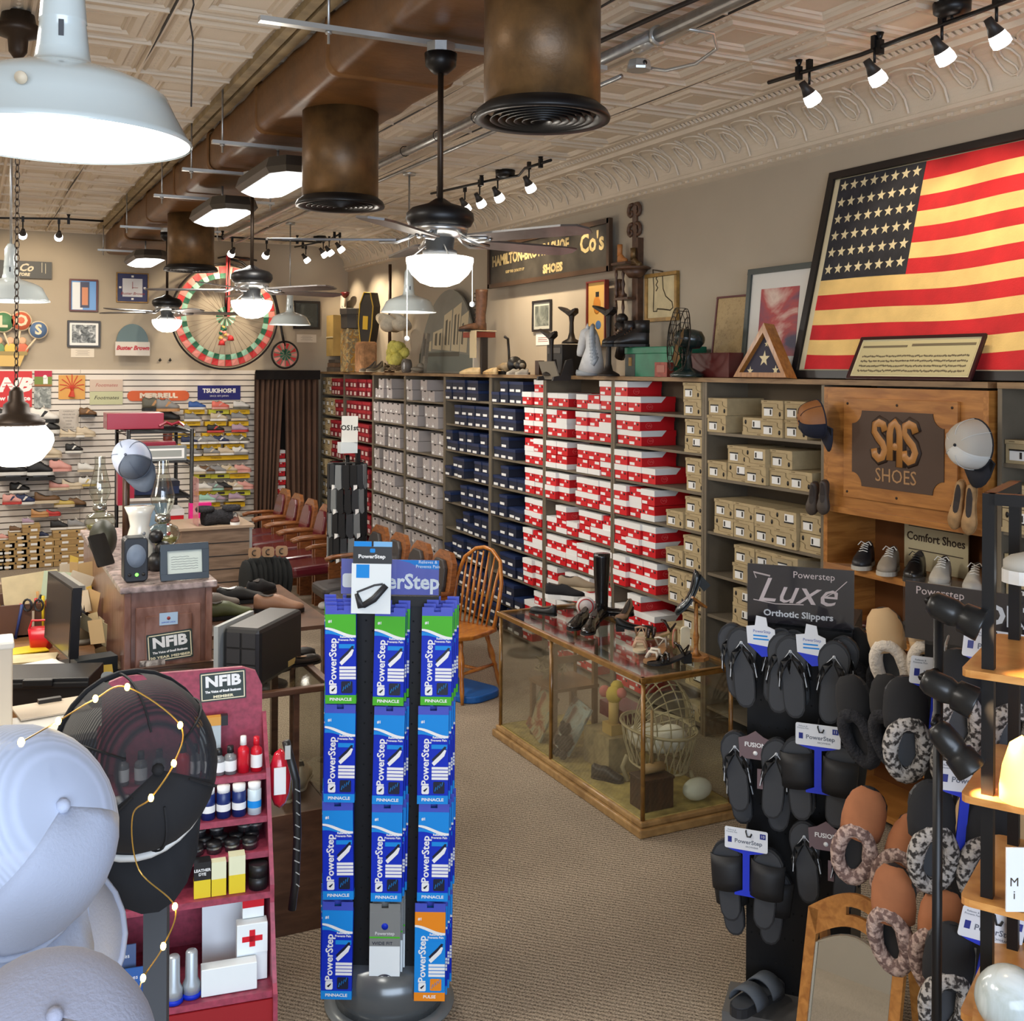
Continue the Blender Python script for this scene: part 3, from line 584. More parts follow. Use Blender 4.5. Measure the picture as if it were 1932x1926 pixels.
# ---------------------------------------------------------------- generic things: shoes, frames, caps, slippers
def interp(T_, t):
    for (a, x), (b, y) in zip(T_, T_[1:]):
        if t <= b: return x+(y-x)*((t-a)/(b-a) if b > a else 0)
    return T_[-1][1]
HW = [(0, .18), (.03, .42), (.1, .62), (.25, .7), (.42, .66), (.6, .82), (.74, 1.0), (.86, .92), (.94, .66), (.985, .34), (1, .12)]
ST_ = [0, .03, .1, .2, .3, .42, .55, .66, .76, .86, .94, .985, 1]
def shoe_parts(L=.28, W=.1, h=.085, sole=.024, heel=0, style='low', cu=None, cs=None, laces=None, lining=None, name='display_shoe', parent=None, detail=True, stripe=None):
    lining = lining or M('shoe_lining', (58, 50, 46), .8)
    zo = lambda t: heel*max(0, 1-t/.62)**1.3
    hw = lambda t: W/2*interp(HW, t)
    if style == 'low': HT = [(0, .8), (.06, 1.0), (.2, .82), (.36, .8), (.44, 1.0), (.55, .86), (.7, .58), (.85, .42), (.95, .34), (1, .22)]
    elif style == 'flat': HT = [(0, .75), (.05, .85), (.2, .55), (.4, .42), (.62, .38), (.72, .46), (.9, .38), (1, .2)]
    elif style == 'boot': HT = [(0, 1.0), (.2, 1.1), (.4, 1.05), (.5, .9), (.62, .68), (.8, .48), (.95, .36), (1, .22)]
    else: HT = [(0, .8), (.2, .8), (.4, .8), (.6, .7), (.8, .5), (1, .25)]
    rings = []
    for t in ST_:
        z0 = zo(t)+sole; hh = h*interp(HT, t); w = hw(t)*.96; top = .55 if t < .42 else .2
        P = [(t*L, -w, z0), (t*L, -w*1.04, z0+hh*.35), (t*L, -w*.9, z0+hh*.72), (t*L, -w*top, z0+hh), (t*L, w*top, z0+hh), (t*L, w*.9, z0+hh*.72), (t*L, w*1.04, z0+hh*.35), (t*L, w, z0)]
        rings.append(P)
    up = MB(cu).loft(rings)
    if style in ('low', 'flat'):
        e = .42 if style == 'low' else .66
        P = []
        for i in range(14):
            a = i/14*2*math.pi; t = .055+(e-.055)/2*(1+math.cos(a)); w = hw(min(max(t, .05), .7))*.62*abs(math.sin(a))**.8*(1 if math.sin(a) > 0 else -1)
            P.append((t*L, w, zo(t)+sole+h*interp(HT, t)+.0015))
        up.add(P, [tuple(range(14))], lining)
    if style == 'boot':
        sh = h*1.0
        R = [[(.19*L+math.cos(a)*L*.2*k, math.sin(a)*W*.36*k, zo(.2)+sole+h*.75+z) for a in [q*math.pi/6 for q in range(12)]] for z, k in ((0, 1.0), (.05, .98), (.09, 1.03))]
        up.loft(R, caps=True); up.add([(p[0], p[1]*.85, p[2]+.001) for p in R[-1]], [tuple(range(12))], lining)
    if stripe:
        for s in (1, -1): up.add([(.35*L, s*hw(.4)*1.03, sole+h*.2), (.45*L, s*hw(.45)*1.03, sole+h*.2), (.62*L, s*hw(.6)*.9, sole+h*.62), (.5*L, s*hw(.5)*.9, sole+h*.7)], [(0, 1, 2, 3)], stripe)
    o = up.build(name, parent)
    cs = cs or cu
    rs = [[(t*L*1.02-.01*L, -hw(t)*1.06, zo(t)), (t*L*1.02-.01*L, hw(t)*1.06, zo(t)), (t*L*1.02-.01*L, hw(t)*1.06, zo(t)+sole), (t*L*1.02-.01*L, -hw(t)*1.06, zo(t)+sole)] for t in ST_]
    so = MB(cs).loft(rs, smooth=False)
    if heel: so.loft([[(x*L, y*k, z) for x, y in ((.0, -.3*W), (.2, -.3*W), (.2, .3*W), (0, .3*W))] for k, z in ((.9, 0), (1, heel*.95))], smooth=False)
    so.build('sole', o)
    if laces and detail:
        lb = MB(laces)
        for i in range(4):
            t = .46+.06*i; z = zo(t)+sole+h*interp(HT, t)+.002
            lb.tube([(t*L, -hw(t)*.5, z-.006), (t*L+.006, 0, z+.001), (t*L, hw(t)*.5, z-.006)], .0028, n=4)
        lb.tube([(.46*L, 0, sole+h*1.0), (.47*L, .02, sole+h*1.12), (.5*L, .035, sole+h*.95)], .0026, n=4).tube([(.46*L, 0, sole+h*1.0), (.47*L, -.02, sole+h*1.12), (.5*L, -.035, sole+h*.92)], .0026, n=4)
        lb.build('laces', o)
    return o
_sh = {}
def shoe(key, label, X, cat='shoe', group=None, **kw):
    if key not in _sh: _sh[key] = shoe_parts(**kw); o = _sh[key]; tag(o, label, cat, group)
    else:
        o = dup(_sh[key], label=label, cat=cat)
        if group: o['group'] = group
        elif 'group' in o: del o['group']
    o.matrix_world = X; return o
def onX(u0, u1, vt, vb, x=None):
    x = XW if x is None else x
    a, b = PX(u0, 0, x).y, PX(u1, 0, x).y; um = (u0+u1)/2; zt, zb = PX(um, vt, x).z, PX(um, vb, x).z
    return Vector((x, (a+b)/2, zb)), abs(a-b), zt-zb
def onY(u0, u1, vt, vb, y=None):
    y = YB if y is None else y
    a, b = PY(u0, 0, y).x, PY(u1, 0, y).x; um = (u0+u1)/2; zt, zb = PY(um, vt, y).z, PY(um, vb, y).z
    return Vector(((a+b)/2, y, zb)), abs(a-b), zt-zb
def framed(lab, X, w, h, art, fm, fw=.03, dp=.025, mat=None, mw=0, name='framed_picture', cat='picture', group=None):
    """origin at the bottom centre of the back, local z towards the viewer"""
    t = T(name, lab, cat, X=X, group=group); mb = MB(fm)
    mb.box((-w/2, 0, 0), (w/2, fw, dp)).box((-w/2, h-fw, 0), (w/2, h, dp)).box((-w/2, fw, 0), (-w/2+fw, h-fw, dp)).box((w/2-fw, fw, 0), (w/2, h-fw, dp)).build('frame', t, bevel=.002)
    if mat: MB(mat).box((-w/2+fw, fw, .001), (w/2-fw, h-fw, dp*.5)).build('mount', t)
    m = fw+mw
    a = MB(art).box((-w/2+m, m, .002), (w/2-m, h-m, dp*.5+.002)).build('picture', t)
    return t
def panel(lab, X, w, h, m, name='sign', cat='sign', d=.008, group=None):
    return MB(m).box((-w/2, 0, 0), (w/2, h, d)).build(name, X=X, label=lab, cat=cat, group=group)
def letters(parent, s, size, m, x=0, y=0, z=.009, ext=.0012, shear=0, bold=0, rot=0, sx=1, name='lettering', align='CENTER'):
    return MB(m).text(s, size, X=TR(x, y, z) @ RZ(rot) @ SCL(sx, 1, 1), ext=ext, shear=shear, bold=bold, align=align).build(name, parent, fixn=False)
woodfr = M('oak_wood', (178, 120, 58), .38, wood=(140, 88, 38), nscale=5, stretch=(10, 1.2, 10), coat=.25)
woodx = M('oak_wood_across', (184, 124, 60), .38, wood=(148, 92, 40), nscale=4, stretch=(1.2, 9, 1.2), coat=.25)
woodv = M('oak_wood_upright', (184, 124, 60), .38, wood=(148, 92, 40), nscale=4, stretch=(9, 9, 1.1), coat=.25)
dkwood = M('dark_walnut', (72, 44, 28), .4, wood=(46, 28, 18), nscale=6, stretch=(8, 8, 1.5))
gold = M('aged_gold_wood', (150, 116, 60), .4, .2, noise=.15, nscale=20); ebony = M('ebony_frame', (34, 30, 30), .35); creamp = M('aged_paper', (206, 190, 150), .75, noise=.05, nscale=12)
mahog = M('mahogany_frame', (88, 32, 30), .35)
# ---------------------------------------------------------------- things on top of the shelving and on the right wall
ZT = 2.3
def lean(u0, u1, vt, xb=4.4, a=.12):
    """bottom centre matrix of a panel standing on the shelf top that leans back against the wall"""
    p, w, h = onX(u0, u1, vt, 705, xb); h = p.z+h-ZT
    return TR(xb, p.y, ZT+.001) @ FAISLE @ RX(-a), w, h
# the large flag in its dark frame
fl_red = M('flag_red_wool', (196, 34, 40), .85, noise=.08, nscale=6, bump=.2, bscale=120); fl_cream = M('flag_cream_wool', (232, 196, 124), .85, noise=.06, nscale=5, bump=.2, bscale=120)
fl_blue = M('flag_faded_blue_black', (40, 40, 46), .85, noise=.15, nscale=14, bump=.2, bscale=120); fl_star = M('flag_star_cotton', (222, 208, 168), .8)
def flag():
    y0 = PX(1497, 708, 4.33).y; a = math.atan2(.24, 1.0); 
    ztop = PX(1553, 325, 4.56).z; hgt = math.hypot(ztop-ZT, .24); W = y0-1.9; fw = .045
    t = T('framed_flag', 'huge antique stars and stripes flag in a black frame', 'framed flag', X=TR(4.33, y0-W/2, ZT+.001) @ FAISLE @ RX(-a))
    MB(ebony).box((-W/2, 0, 0), (W/2, fw, .03)).box((-W/2, hgt-fw, 0), (W/2, hgt, .03)).box((-W/2, fw, 0), (-W/2+fw, hgt-fw, .03)).box((W/2-fw, fw, 0), (W/2, hgt-fw, .03)).build('frame', t)
    MB(M('linen_backing', (196, 184, 150), .9)).box((-W/2+fw, fw, 0), (W/2-fw, hgt-fw, .01)).build('backing', t)
    X0 = -W/2+fw+.045; X1 = W/2-fw; B0 = fw+.01; B1 = hgt-fw-.005; sh = (B1-B0)/13; cw = abs(PX(1562, 330, 4.5).y-PX(1718, 300, 4.5).y)+.02
    wav = lambda x, y: .012*math.sin(x*2.6+.5)+.006*math.sin(x*6+y*3)
    mb = MB(fl_red); N = 40
    for s in range(13):
        yb = B0+s*sh; m = fl_red if s % 2 == 0 else fl_cream; xs = X0 if s < 6 else X0+cw
        vs = []; fs = []
        for i in range(N+1):
            x = xs+(X1-xs)*i/N
            for k in (0, 1):
                yy = yb+k*sh; e = 0 if (s == 0 and k == 0) or (s == 12 and k == 1) else 1
                vs.append((x, yy+wav(x, yy)*e, .013+.002*math.sin(x*9+yy*4)))
        for i in range(N): fs.append((2*i, 2*i+2, 2*i+3, 2*i+1))
        mb.add(vs, fs, m, True)
    mb.build('stripes', t, fixn=False)
    vs = []; fs = []
    for i in range(13):
        x = X0+cw*i/12; vs += [(x, B0+6*sh+wav(x, B0+6*sh), .0135), (x, B1, .0135)]
    for i in range(12): fs.append((2*i, 2*i+2, 2*i+3, 2*i+1))
    c = MB(fl_blue).add(vs, fs, fl_blue).build('canton', t, fixn=False)
    for r in range(6):
        for q in range(8):
            cx = X0+cw*(q+.62)/8.3; cy = B0+6*sh+(7*sh)*(r+.62)/6.1+wav(X0, 0)*.3; P = []
            for k in range(10):
                rr = .034 if k % 2 == 0 else .014; P.append((cx+rr*math.sin(k*math.pi/5), cy+rr*math.cos(k*math.pi/5), .0155))
            MB(fl_star).add(P+[(cx, cy, .0165)], [(k, (k+1) % 10, 10) for k in range(10)]).build('star', c, fixn=False)
    MB(M('flag_hoist_canvas', (214, 202, 168), .85)).box((-W/2+fw+.008, fw+.012, .01), (X0, hgt-fw-.012, .014)).build('hoist_band', t)
flag()
# panoramic group photograph in front of the flag
X, w_, h_ = lean(1604, 1862, 632, 4.2, .42); h_ = .235; w_ = abs(PX(1600, 700, 4.22).y-PX(1835, 705, 4.22).y)
X = TR(4.235, (PX(1600, 700, 4.235).y+PX(1832, 705, 4.235).y)/2, ZT+.001) @ FAISLE @ RX(-.45)
t = framed('long sepia panoramic group photograph leaning in front of the flag', X, w_, .25, M('sepia_photo', (196, 184, 140), .5), M('dark_red_frame', (52, 22, 24), .3), .016, .015, M('cream_mount', (214, 204, 164), .6), .012)
mb = MB(M('sepia_dark', (110, 98, 74), .7)); r = random.Random(2)
for row in range(4):
    for i in range(64):
        mb.ball((-w_/2+.06+(w_-.12)*i/63+r.uniform(-.002, .002), .05+row*.028+r.uniform(-.003, .003), .0105), .0058, n=6, sz=.15)
mb.box((-w_/2+.04, .185, .009), (-.06, .196, .0112)).box((-.03, .19, .009), (w_/2-.04, .203, .0112)).build('printed_people', t)
# framed flag print with white mount, partly behind
X, w_, h_ = lean(1408, 1530, 500, 4.45, .09); w_ = abs(PX(1408, 600, 4.47).y-PX(1535, 600, 4.47).y)
t = framed('tall grey framed swirling flag print with wide white mount left of the big flag', X, w_, h_, ART('flag_swirl', [(40, 44, 74), (70, 60, 90), (170, 60, 60), (214, 190, 176), (150, 50, 52)], 2.2), M('grey_green_frame', (60, 66, 62), .35), .035, .03, M('white_mount', (214, 212, 206), .6), .1)
X, w_, h_ = lean(1344, 1412, 556, 4.46, .12)
t = framed('narrow brown framed certificate of dense handwriting on the shelf top', X, w_*.98, h_, ART('old_document', [(168, 142, 96), (176, 150, 104), (150, 124, 82)], 40), mahog, .012, .02)
# triangular flag case
t = T('flag_display_case', 'triangular wooden case with a folded star flag', 'display case', X=TR(4.26, PX(1452, 700, 4.26).y, ZT+.001) @ FAISLE @ RX(-.1))
hw_ = abs(PX(1410, 700, 4.26).y-PX(1512, 700, 4.26).y)/2; hh_ = PX(1462, 612, 4.3).z-ZT; o_ = [(-hw_, 0), (hw_, 0), (0.0, hh_)]; i_ = [(-hw_*.78, .028), (hw_*.78, .028), (0, hh_*.82)]
mb = MB(woodfr)
for k in range(3):
    j = (k+1) % 3; mb.prism([o_[k], o_[j], i_[j], i_[k]], 0, .08, X=None)
mb.build('case_frame', t)
MB(M('folded_flag_blue', (54, 52, 68), .8)).prism(i_, .01, .05).build('folded_flag', t)
for cx, cy, rr in ((-.0, hh_*.35, .05), (hw_*.45, hh_*.14, .03), (-hw_*.5, hh_*.12, .03), (0.01, hh_*.62, .02)):
    P = [(cx+(rr if k % 2 == 0 else rr*.4)*math.sin(k*math.pi/5), cy+(rr if k % 2 == 0 else rr*.4)*math.cos(k*math.pi/5), .052) for k in range(10)]
    MB(fl_star).add(P+[(cx, cy, .053)], [(k, (k+1) % 10, 10) for k in range(10)]).build('star', t)
# desk fan
t = T('desk_fan', 'vintage dark green desk fan with a tall wire cage', 'fan', (4.22, PX(1296, 700, 4.22).y, ZT+.001), 1.15)
grn = M('dark_green_enamel', (26, 42, 40), .25, coat=.5); s_ = 1.25
X = SCL(s_, s_, s_)
MB(grn, X).lathe([(.085, 0), (.09, .015), (.06, .035), (.03, .05), (.022, .11), (.028, .15)], n=24).build('base', t)
mo = MB(grn, X @ TR(0, -.03, .2)).lathe([(.0, -.1), (.03, -.095), (.05, -.06), (.052, .0), (.046, .04), (.02, .06), (0, .065)], n=20, X=RX(math.pi/2+.1)).build('motor', t)
cg = MB(M('old_steel_wire', (60, 56, 50), .4, .7), X @ TR(0, .07, .2) @ RX(math.pi/2+.08))
for rr, zz in ((.165, 0), (.165, .05), (.12, .062), (.07, .066), (.12, -.012), (.04, -.016)): cg.tube([(rr*math.cos(a), rr*math.sin(a), zz) for a in [q*math.pi/14 for q in range(28)]], .003, n=4, closed=True)
for k in range(12):
    a = k*math.pi/6; c, s = math.cos(a), math.sin(a); cg.tube([(.03*c, .03*s, -.016), (.12*c, .12*s, -.012), (.165*c, .165*s, 0), (.165*c, .165*s, .05), (.12*c, .12*s, .062), (.03*c, .03*s, .068)], .0022, n=4)
cg.build('wire_cage', t)
fb = MB(M('fan_blade_brass', (120, 92, 50), .35, .7), X @ TR(0, .07, .2) @ RX(math.pi/2+.08))
for k in range(4): fb.add([(.02, -.01, .02), (.1, -.06, .03), (.145, 0, .022), (.1, .05, .01), (.02, .015, .015)], [(0, 1, 2, 3, 4)], X=RZ(k*math.pi/2))
fb.build('fan_blades', t)
# green trunk, boots on it, small tin
gy0, gy1 = PX(1180, 700, 4.3).y, PX(1272, 700, 4.3).y; gz = PX(1200, 655, 4.3).z
grm = M('green_painted_tin', (28, 112, 84), .4, noise=.12, nscale=9); grm2 = M('worn_green_black_tin', (58, 62, 58), .5, noise=.2, nscale=12)
gy0 += 0
t = T('metal_trunk', 'green painted metal trunk with a worn dark end, under the old boots', 'trunk', (4.43, (gy0+gy1)/2, ZT+.001)); L_ = (gy0-gy1)/2; hgt = gz-ZT
MB(grm).box((-.13, -L_, 0), (.13, L_-.0, hgt-.05)).box((-.132, L_-.13, .001), (-.128, L_+.002, hgt-.05), grm2).box((-.128, L_-.0, 0), (.128, L_+.003, hgt-.05), grm2).build('body', t)
MB(grm).box((-.137, -L_-.006, hgt-.05), (.137, L_+.006, hgt)).build('lid', t, bevel=.006)
MB(gold).bc((-.134, L_-.07, hgt*.5), (.003, .04, .06)).build('brass_plate', t)
t = MB(M('rusty_red_tin', (140, 62, 50), .5, noise=.2, nscale=30)).bc((0, 0, .05), (.06, .13, .1)).bc((-.031, 0, .055), (.002, .08, .05), M('faded_tin_label', (166, 106, 92), .6)).build('small_tin', loc=(4.25, PX(1253, 700, 4.25).y, ZT+.001), rot=.1, label='small rusty red tin in front of the green trunk', cat='tin', bevel=.004)
leathb = M('black_old_leather', (30, 26, 26), .4, noise=.1, nscale=30); leathbr = M('brown_old_leather', (96, 66, 48), .5, noise=.18, nscale=25)
zt_ = ZT+hgt+.004
for i, (u, x, rz) in enumerate(((1203, 4.38, 2.9), (1225, 4.4, 2.5))):
    shoe('oldboot', ['old black ankle boot on the left of the green trunk', 'old black ankle boot with fallen shaft next to the other boot on the trunk'][i], TR(x, PX(u, 640, x).y, zt_) @ RZ(rz), 'boot', 'old boots on the green trunk', L=.27, W=.095, h=.11, sole=.018, style='boot', cu=leathb, cs=black, laces=leathbr)
# wall picture of a boot in gold frame
p, w_, h_ = onX(1225, 1285, 514, 606)
t = framed('gold framed old boot advertisement hanging right of the carved shelf', TR(p) @ FAISLE, w_, h_, creamp, gold, .028, .03)
bo = [(-.09, .08), (-.09, .05), (-.05, .05), (-.045, .065), (.02, .06), (.1, .05), (.13, .065), (.12, .1), (.05, .14), (.02, .19), (.01, .3), (-.1, .32), (-.085, .2)]
kx = w_/.36; bo = [(x*kx, y*kx+.02) for x, y in bo]
MB(M('ink_brown', (64, 52, 34), .7)).tube([(x, y, .016) for x, y in bo], .006, n=4, closed=True).prism([(x*kx, y*kx+.02) for x, y in ((-.09, .02), (-.05, .02), (-.05, .05), (-.09, .05))], .01, .016).tube([((-.06+.02*(i % 2))*kx, (.18+.02*i)*kx+.02, .016) for i in range(6)], .006, n=4).build('boot_drawing', t)
letters(t, 'THIS WILL BEAR\n CONSIDERATION', .028*kx, M('ink_brown'), .02, h_-.085, .015)
# tall carved wall shelf with scroll top, lasts and small figures on it
dkw = M('carved_walnut', (84, 58, 42), .45, noise=.2, nscale=18)
py = PX(1200, 600, XW).y; zt = PX(1200, 378, XW).z; t = T('carved_wall_shelf', 'tall carved dark wooden wall shelf with a scrolled top', 'wall shelf', X=TR(XW, py, ZT) @ FAISLE); Ht = zt-ZT
wd = abs(PX(1173, 600, XW).y-PX(1228, 600, XW).y)
mb = MB(dkw)
for cx, cy, s in ((-.045, Ht-.09, 1), (.045, Ht-.09, -1), (-.045, Ht-.24, 1), (.05, Ht-.24, -1)):
    mb.tube([(cx+s*.05*(1-.09*i)*math.cos(i*.62+1.2), cy+.062*(1-.09*i)*math.sin(i*.62+1.2), .02) for i in range(11)], .016, n=6, rs=[.017-.0006*i for i in range(11)])
mb.box((-.03, Ht-.36, .005), (.03, Ht-.02, .02)).build('scroll_crest', t)
MB(dkw).box((-.02, 0, 0), (.075, Ht-.34, .025)).box((.075, 0, .0), (.1, Ht-.3, .05)).build('backboard', t)
for k, (cx, cy, ww, dd) in enumerate(((-.09, Ht-.5, .11, .14), (-.085, Ht-.77, .1, .12), (-.08, Ht-1.03, .11, .12))):
    if cy < .02: continue
    MB(dkw).box((cx-ww/2, cy, .0), (cx+ww/2+.1, cy+.018, dd)).build('shelf', t)
MB(dkw).lathe([(.13, 0), (.14, .012), (.12, .024)], n=20, X=TR(.11, Ht-.55, .1) @ RX(-math.pi/2)).lathe([(.05, -.06), (.1, 0)], n=16, X=TR(.11, Ht-.55, .08) @ RX(-math.pi/2)).build('round_shelf', t)
for cx in (-.13, -.03):
    MB(dkw).lathe([(.008, 0), (.016, .03), (.009, .06), (.017, .1), (.008, .14), (.014, .18), (.008, .24)], n=10, X=TR(cx, Ht-.75, .1) @ RX(-math.pi/2)).lathe([(.008, 0), (.016, .03), (.009, .06), (.017, .1), (.008, .14), (.014, .18), (.008, .24)], n=10, X=TR(cx, Ht-1.01, .1) @ RX(-math.pi/2)).build('turned_spindle', t)
X0 = TR(XW, py, ZT) @ FAISLE
for i, (cx, cy, s, lb, mm) in enumerate(((-.09, Ht-.48, .9, 'small tan baby shoe on the top left bracket of the carved shelf', M('tan_leather', (186, 120, 62), .5)), (.1, Ht-.525, 1.0, 'tarnished bronze shoe on the round bracket of the carved shelf', M('bronze_shoe', (112, 88, 56), .35, .6)), (-.09, Ht-.75, .8, 'small dark wooden last on the middle bracket of the carved shelf', dkw))):
    shoe('babyshoe%d' % i, lb, X0 @ TR(cx-.06, cy+.003, .07) @ RX(-math.pi/2) @ RZ(0), 'shoe', None, L=.13*s, W=.055, h=.06, sole=.008, style='boot', cu=mm, name='small_shoe')
# hanging dark high-button boots on the lower part of the carved shelf
t = MB(leathb).tube([(0, .0, 0), (.02, .1, .0), (-.03, .17, .01)], .04, n=10, rs=[.045, .04, .055]).tube([(-.03, -.1, .02), (.02, -.02, .02), (-.01, .06, .03)], .05, n=10, rs=[.04, .05, .035]).ball((.0, .2, .02), .045, sx=1.3, n=10).build('boot_bundle', X=X0 @ TR(-.03, .24, .09), label='bundle of old black boots hanging on the carved shelf above the trunk', cat='boots')
# Hamilton-Brown sign
A_ = PX(1168, 416, XW); B_ = PX(940, 540, XW-.02)
p, w_, h_ = onX(940, 1168, 447, 523); zc = PX(1054, 442, XW).z; z0 = PX(1054, 524, XW).z; h_ = zc-z0
sg = M('blackened_tin_sign', (52, 48, 42), .5, noise=.25, nscale=6); sgl = M('sign_gold_letter', (176, 156, 110), .5, noise=.12, nscale=20)
t = T('shoe_company_sign', 'long weathered black tin sign with gold shoe company lettering', 'sign', X=TR(XW-.06, p.y, z0) @ FAISLE @ RX(.0))
MB(sg).box((-w_/2, 0, 0), (w_/2, h_, .02)).build('board', t)
MB(M('sign_brown_frame', (66, 46, 30), .5)).box((-w_/2-.01, -.02, 0), (w_/2+.01, .02, .035)).box((-w_/2-.01, h_-.02, 0), (w_/2+.01, h_+.02, .035)).box((-w_/2-.02, -.02, 0), (-w_/2+.02, h_+.02, .035)).box((w_/2-.02, -.02, 0), (w_/2+.02, h_+.02, .035)).build('frame', t)
letters(t, 'HAMILTON-BROWN SHOE', h_*.36, sgl, -w_*.13, h_*.64, .022, bold=.005, rot=.02, sx=.92); letters(t, "Co's", h_*.56, sgl, w_*.38, h_*.6, .022, bold=.006)
letters(t, 'SHOES', h_*.26, sgl, w_*.08, h_*.2, .022, bold=.006, sx=1.2); letters(t, 'KEEP THE QUALITY UP', h_*.1, sgl, -w_*.25, h_*.3, .022)
MB(galv).tube([(.02*math.cos(a), h_+.04+.02*math.sin(a), .01) for a in [q*math.pi/5 for q in range(10)]], .003, n=4, closed=True).build('hanging_ring', t)
# small framed photograph, poster, card, speaker bars
p, w_, h_ = onX(1010, 1045, 566, 625); framed('small black framed photograph above the cobbler stands', TR(p) @ FAISLE, w_, h_, ART('grey_photo', [(60, 64, 60), (120, 126, 118), (170, 172, 160)], 9), ebony, .02, .02, M('pale_mount', (190, 190, 178), .6), .03)
p, w_, h_ = onX(1015, 1042, 628, 651); t = panel('small white typed card pinned under the black framed photograph', TR(p) @ FAISLE, w_, h_, white, 'note_card', 'card', .004)
MB(M('red_ink', (150, 60, 60), .7)).box((-w_*.35, h_*.3, .004), (w_*.35, h_*.34, .005)).box((-w_*.35, h_*.45, .004), (w_*.3, h_*.49, .005)).box((-w_*.35, h_*.6, .004), (w_*.35, h_*.64, .005)).build('typed_lines', t)
p, w_, h_ = onX(1126, 1162, 530, 655); t = framed('tall yellow poster in a red wooden frame leaning beside the carved shelf', TR(p-Vector((.05, 0, 0))) @ FAISLE, w_, h_, M('yellow_poster', (222, 176, 96), .6), M('red_frame_edge', (120, 40, 30), .4), .012, .04)
mb = MB(M('poster_orange', (206, 130, 40), .6)).ball((0, .42*h_/.66, .022), .06, n=14, sz=.05, sy=1.3).box((-.02, .5*h_/.66, .02), (.03, .55*h_/.66, .024), M('poster_black', (30, 26, 24), .6)).ball((.02, .22*h_/.66, .022), .045, mat=M('poster_blue', (70, 110, 160), .6), n=12, sz=.05, sy=.8)
mb.build('plain_shapes', t)
# oval street scene cut-out leaning on the wall
y_ = PX(845, 640, 4.52).y; wd = abs(PX(800, 640, 4.52).y-PX(905, 640, 4.52).y)*.5; hv = PX(852, 545, 4.52).z-ZT
P = arc(0, hv-wd*1.15, wd, 0, 180, 20, ry=wd*1.15); P = [(-wd, 0)]+list(reversed(P))+[(wd, 0)]
t = T('street_scene_cutout', 'large arched board showing a grey old street scene behind the pendant', 'cutout', X=TR(4.5, y_, ZT+.001) @ FAISLE @ RX(-.06))
MB(M('street_sky', (128, 126, 116), .6, noise=.06, nscale=3)).prism(list(reversed(P)), 0, .02).build('board', t)
mb = MB(M('street_building_pale', (190, 176, 146), .6)); 
for x0, x1, a, b in ((-.5, -.15, .42, .75), (-.12, .16, .4, 1.05), (.2, .48, .38, 1.15), (.5, .74, .36, 1.0), (-.72, -.55, .4, .55)): mb.add([(x0*wd, a*hv*.7, .021), (x1*wd, a*hv*.66, .021), (x1*wd, b*hv*.72, .021), (x0*wd, b*hv*.66, .021)], [(0, 1, 2, 3)])
mb.build('buildings', t); mb = MB(M('street_dark', (88, 84, 74), .6))
for x0, x1, a, b in ((-.42, -.34, .5, .7), (-.26, -.2, .5, .7), (-.05, .02, .5, .92), (.08, .12, .5, .9), (.26, .32, .5, 1.0), (.38, .42, .5, 1.0), (.54, .6, .5, .84), (-.92, .5, .3, .36)): mb.add([(x0*wd, a*hv*.68, .0216), (x1*wd, a*hv*.66, .0216), (x1*wd, b*hv*.7, .0216), (x0*wd, b*hv*.68, .0216)], [(0, 1, 2, 3)])
mb.add([(-wd, .02, .0212), (wd, .02, .0212), (wd, .2*hv, .0212), (-wd*.2, .27*hv, .0212), (-wd, .24*hv, .0212)], [(0, 1, 2, 3, 4)], M('street_road', (112, 116, 108), .6)).build('street_and_windows', t)
# ---- antiques, left to right
def topitem(u, x=4.4): return PX(u, 700, x).y
cb = M('yellow_cardboard', (186, 156, 92), .7, noise=.08, nscale=4)
def mpx(u, x=4.4): return dep((x, PX(u, 700, x).y, 0))/F     # metres per pixel there
k = mpx(632, 4.42)
t = MB(cb).bc((0, 0, .32), (.26, .3, .54)).build('cardboard_box', loc=(4.44, 14.22, ZT+.16), label='tied yellowish cardboard box at the far end of the shelf top', cat='box'); MB(M('string', (220, 210, 180), .8)).bc((-.135, 0, .3), (.004, .302, .012)).build('string', t)
MB(M('grey_books', (92, 84, 76), .7)).bc((0, 0, .03), (.24, .32, .058)).bc((.0, .01, .09), (.22, .3, .055), M('brown_books', (110, 84, 64), .7)).bc((0, 0, .14), (.2, .3, .04)).build('book_pile', loc=(4.44, 14.22, ZT+.001), label='low pile of dark books under the yellowish cardboard box', cat='books')
k = mpx(665)
t = MB(ART('collage', [(196, 150, 60), (160, 120, 60), (120, 116, 100), (206, 180, 120), (150, 90, 40)], 14)).bc((0, 0, .27), (.22, 40*k, .54)).build('decorated_crate', loc=(4.3, topitem(664, 4.3), ZT+.001), label='orange brown crate pasted with old pictures near the far end', cat='crate', bevel=.01)
MB(M('hat_box_grey', (62, 58, 54), .6)).lathe([(.15, 0), (.155, .17), (.165, .172), (.168, .24), (.16, .245)], n=8, smooth=False).build('hat_box', loc=(4.3, topitem(665, 4.3), ZT+.545), label='octagonal dark grey hat box on the decorated crate', cat='hat box')
t = MB(M('white_poster_paper', (222, 218, 206), .7)).box((-.17, 0, 0), (.17, .62, .006)).build('curled_poster', X=TR(4.52, topitem(648, 4.52), ZT+.42) @ FAISLE @ RZ(.12), label='white curled handwritten poster behind the hat box', cat='poster')
mb = MB(M('blue_grey_ink', (120, 124, 150), .7)); r = random.Random(9)
for i in range(24): mb.ball((r.uniform(-.12, .12), r.uniform(.06, .5), .007), .012, n=6, sz=.1)
mb.build('handwriting', t)
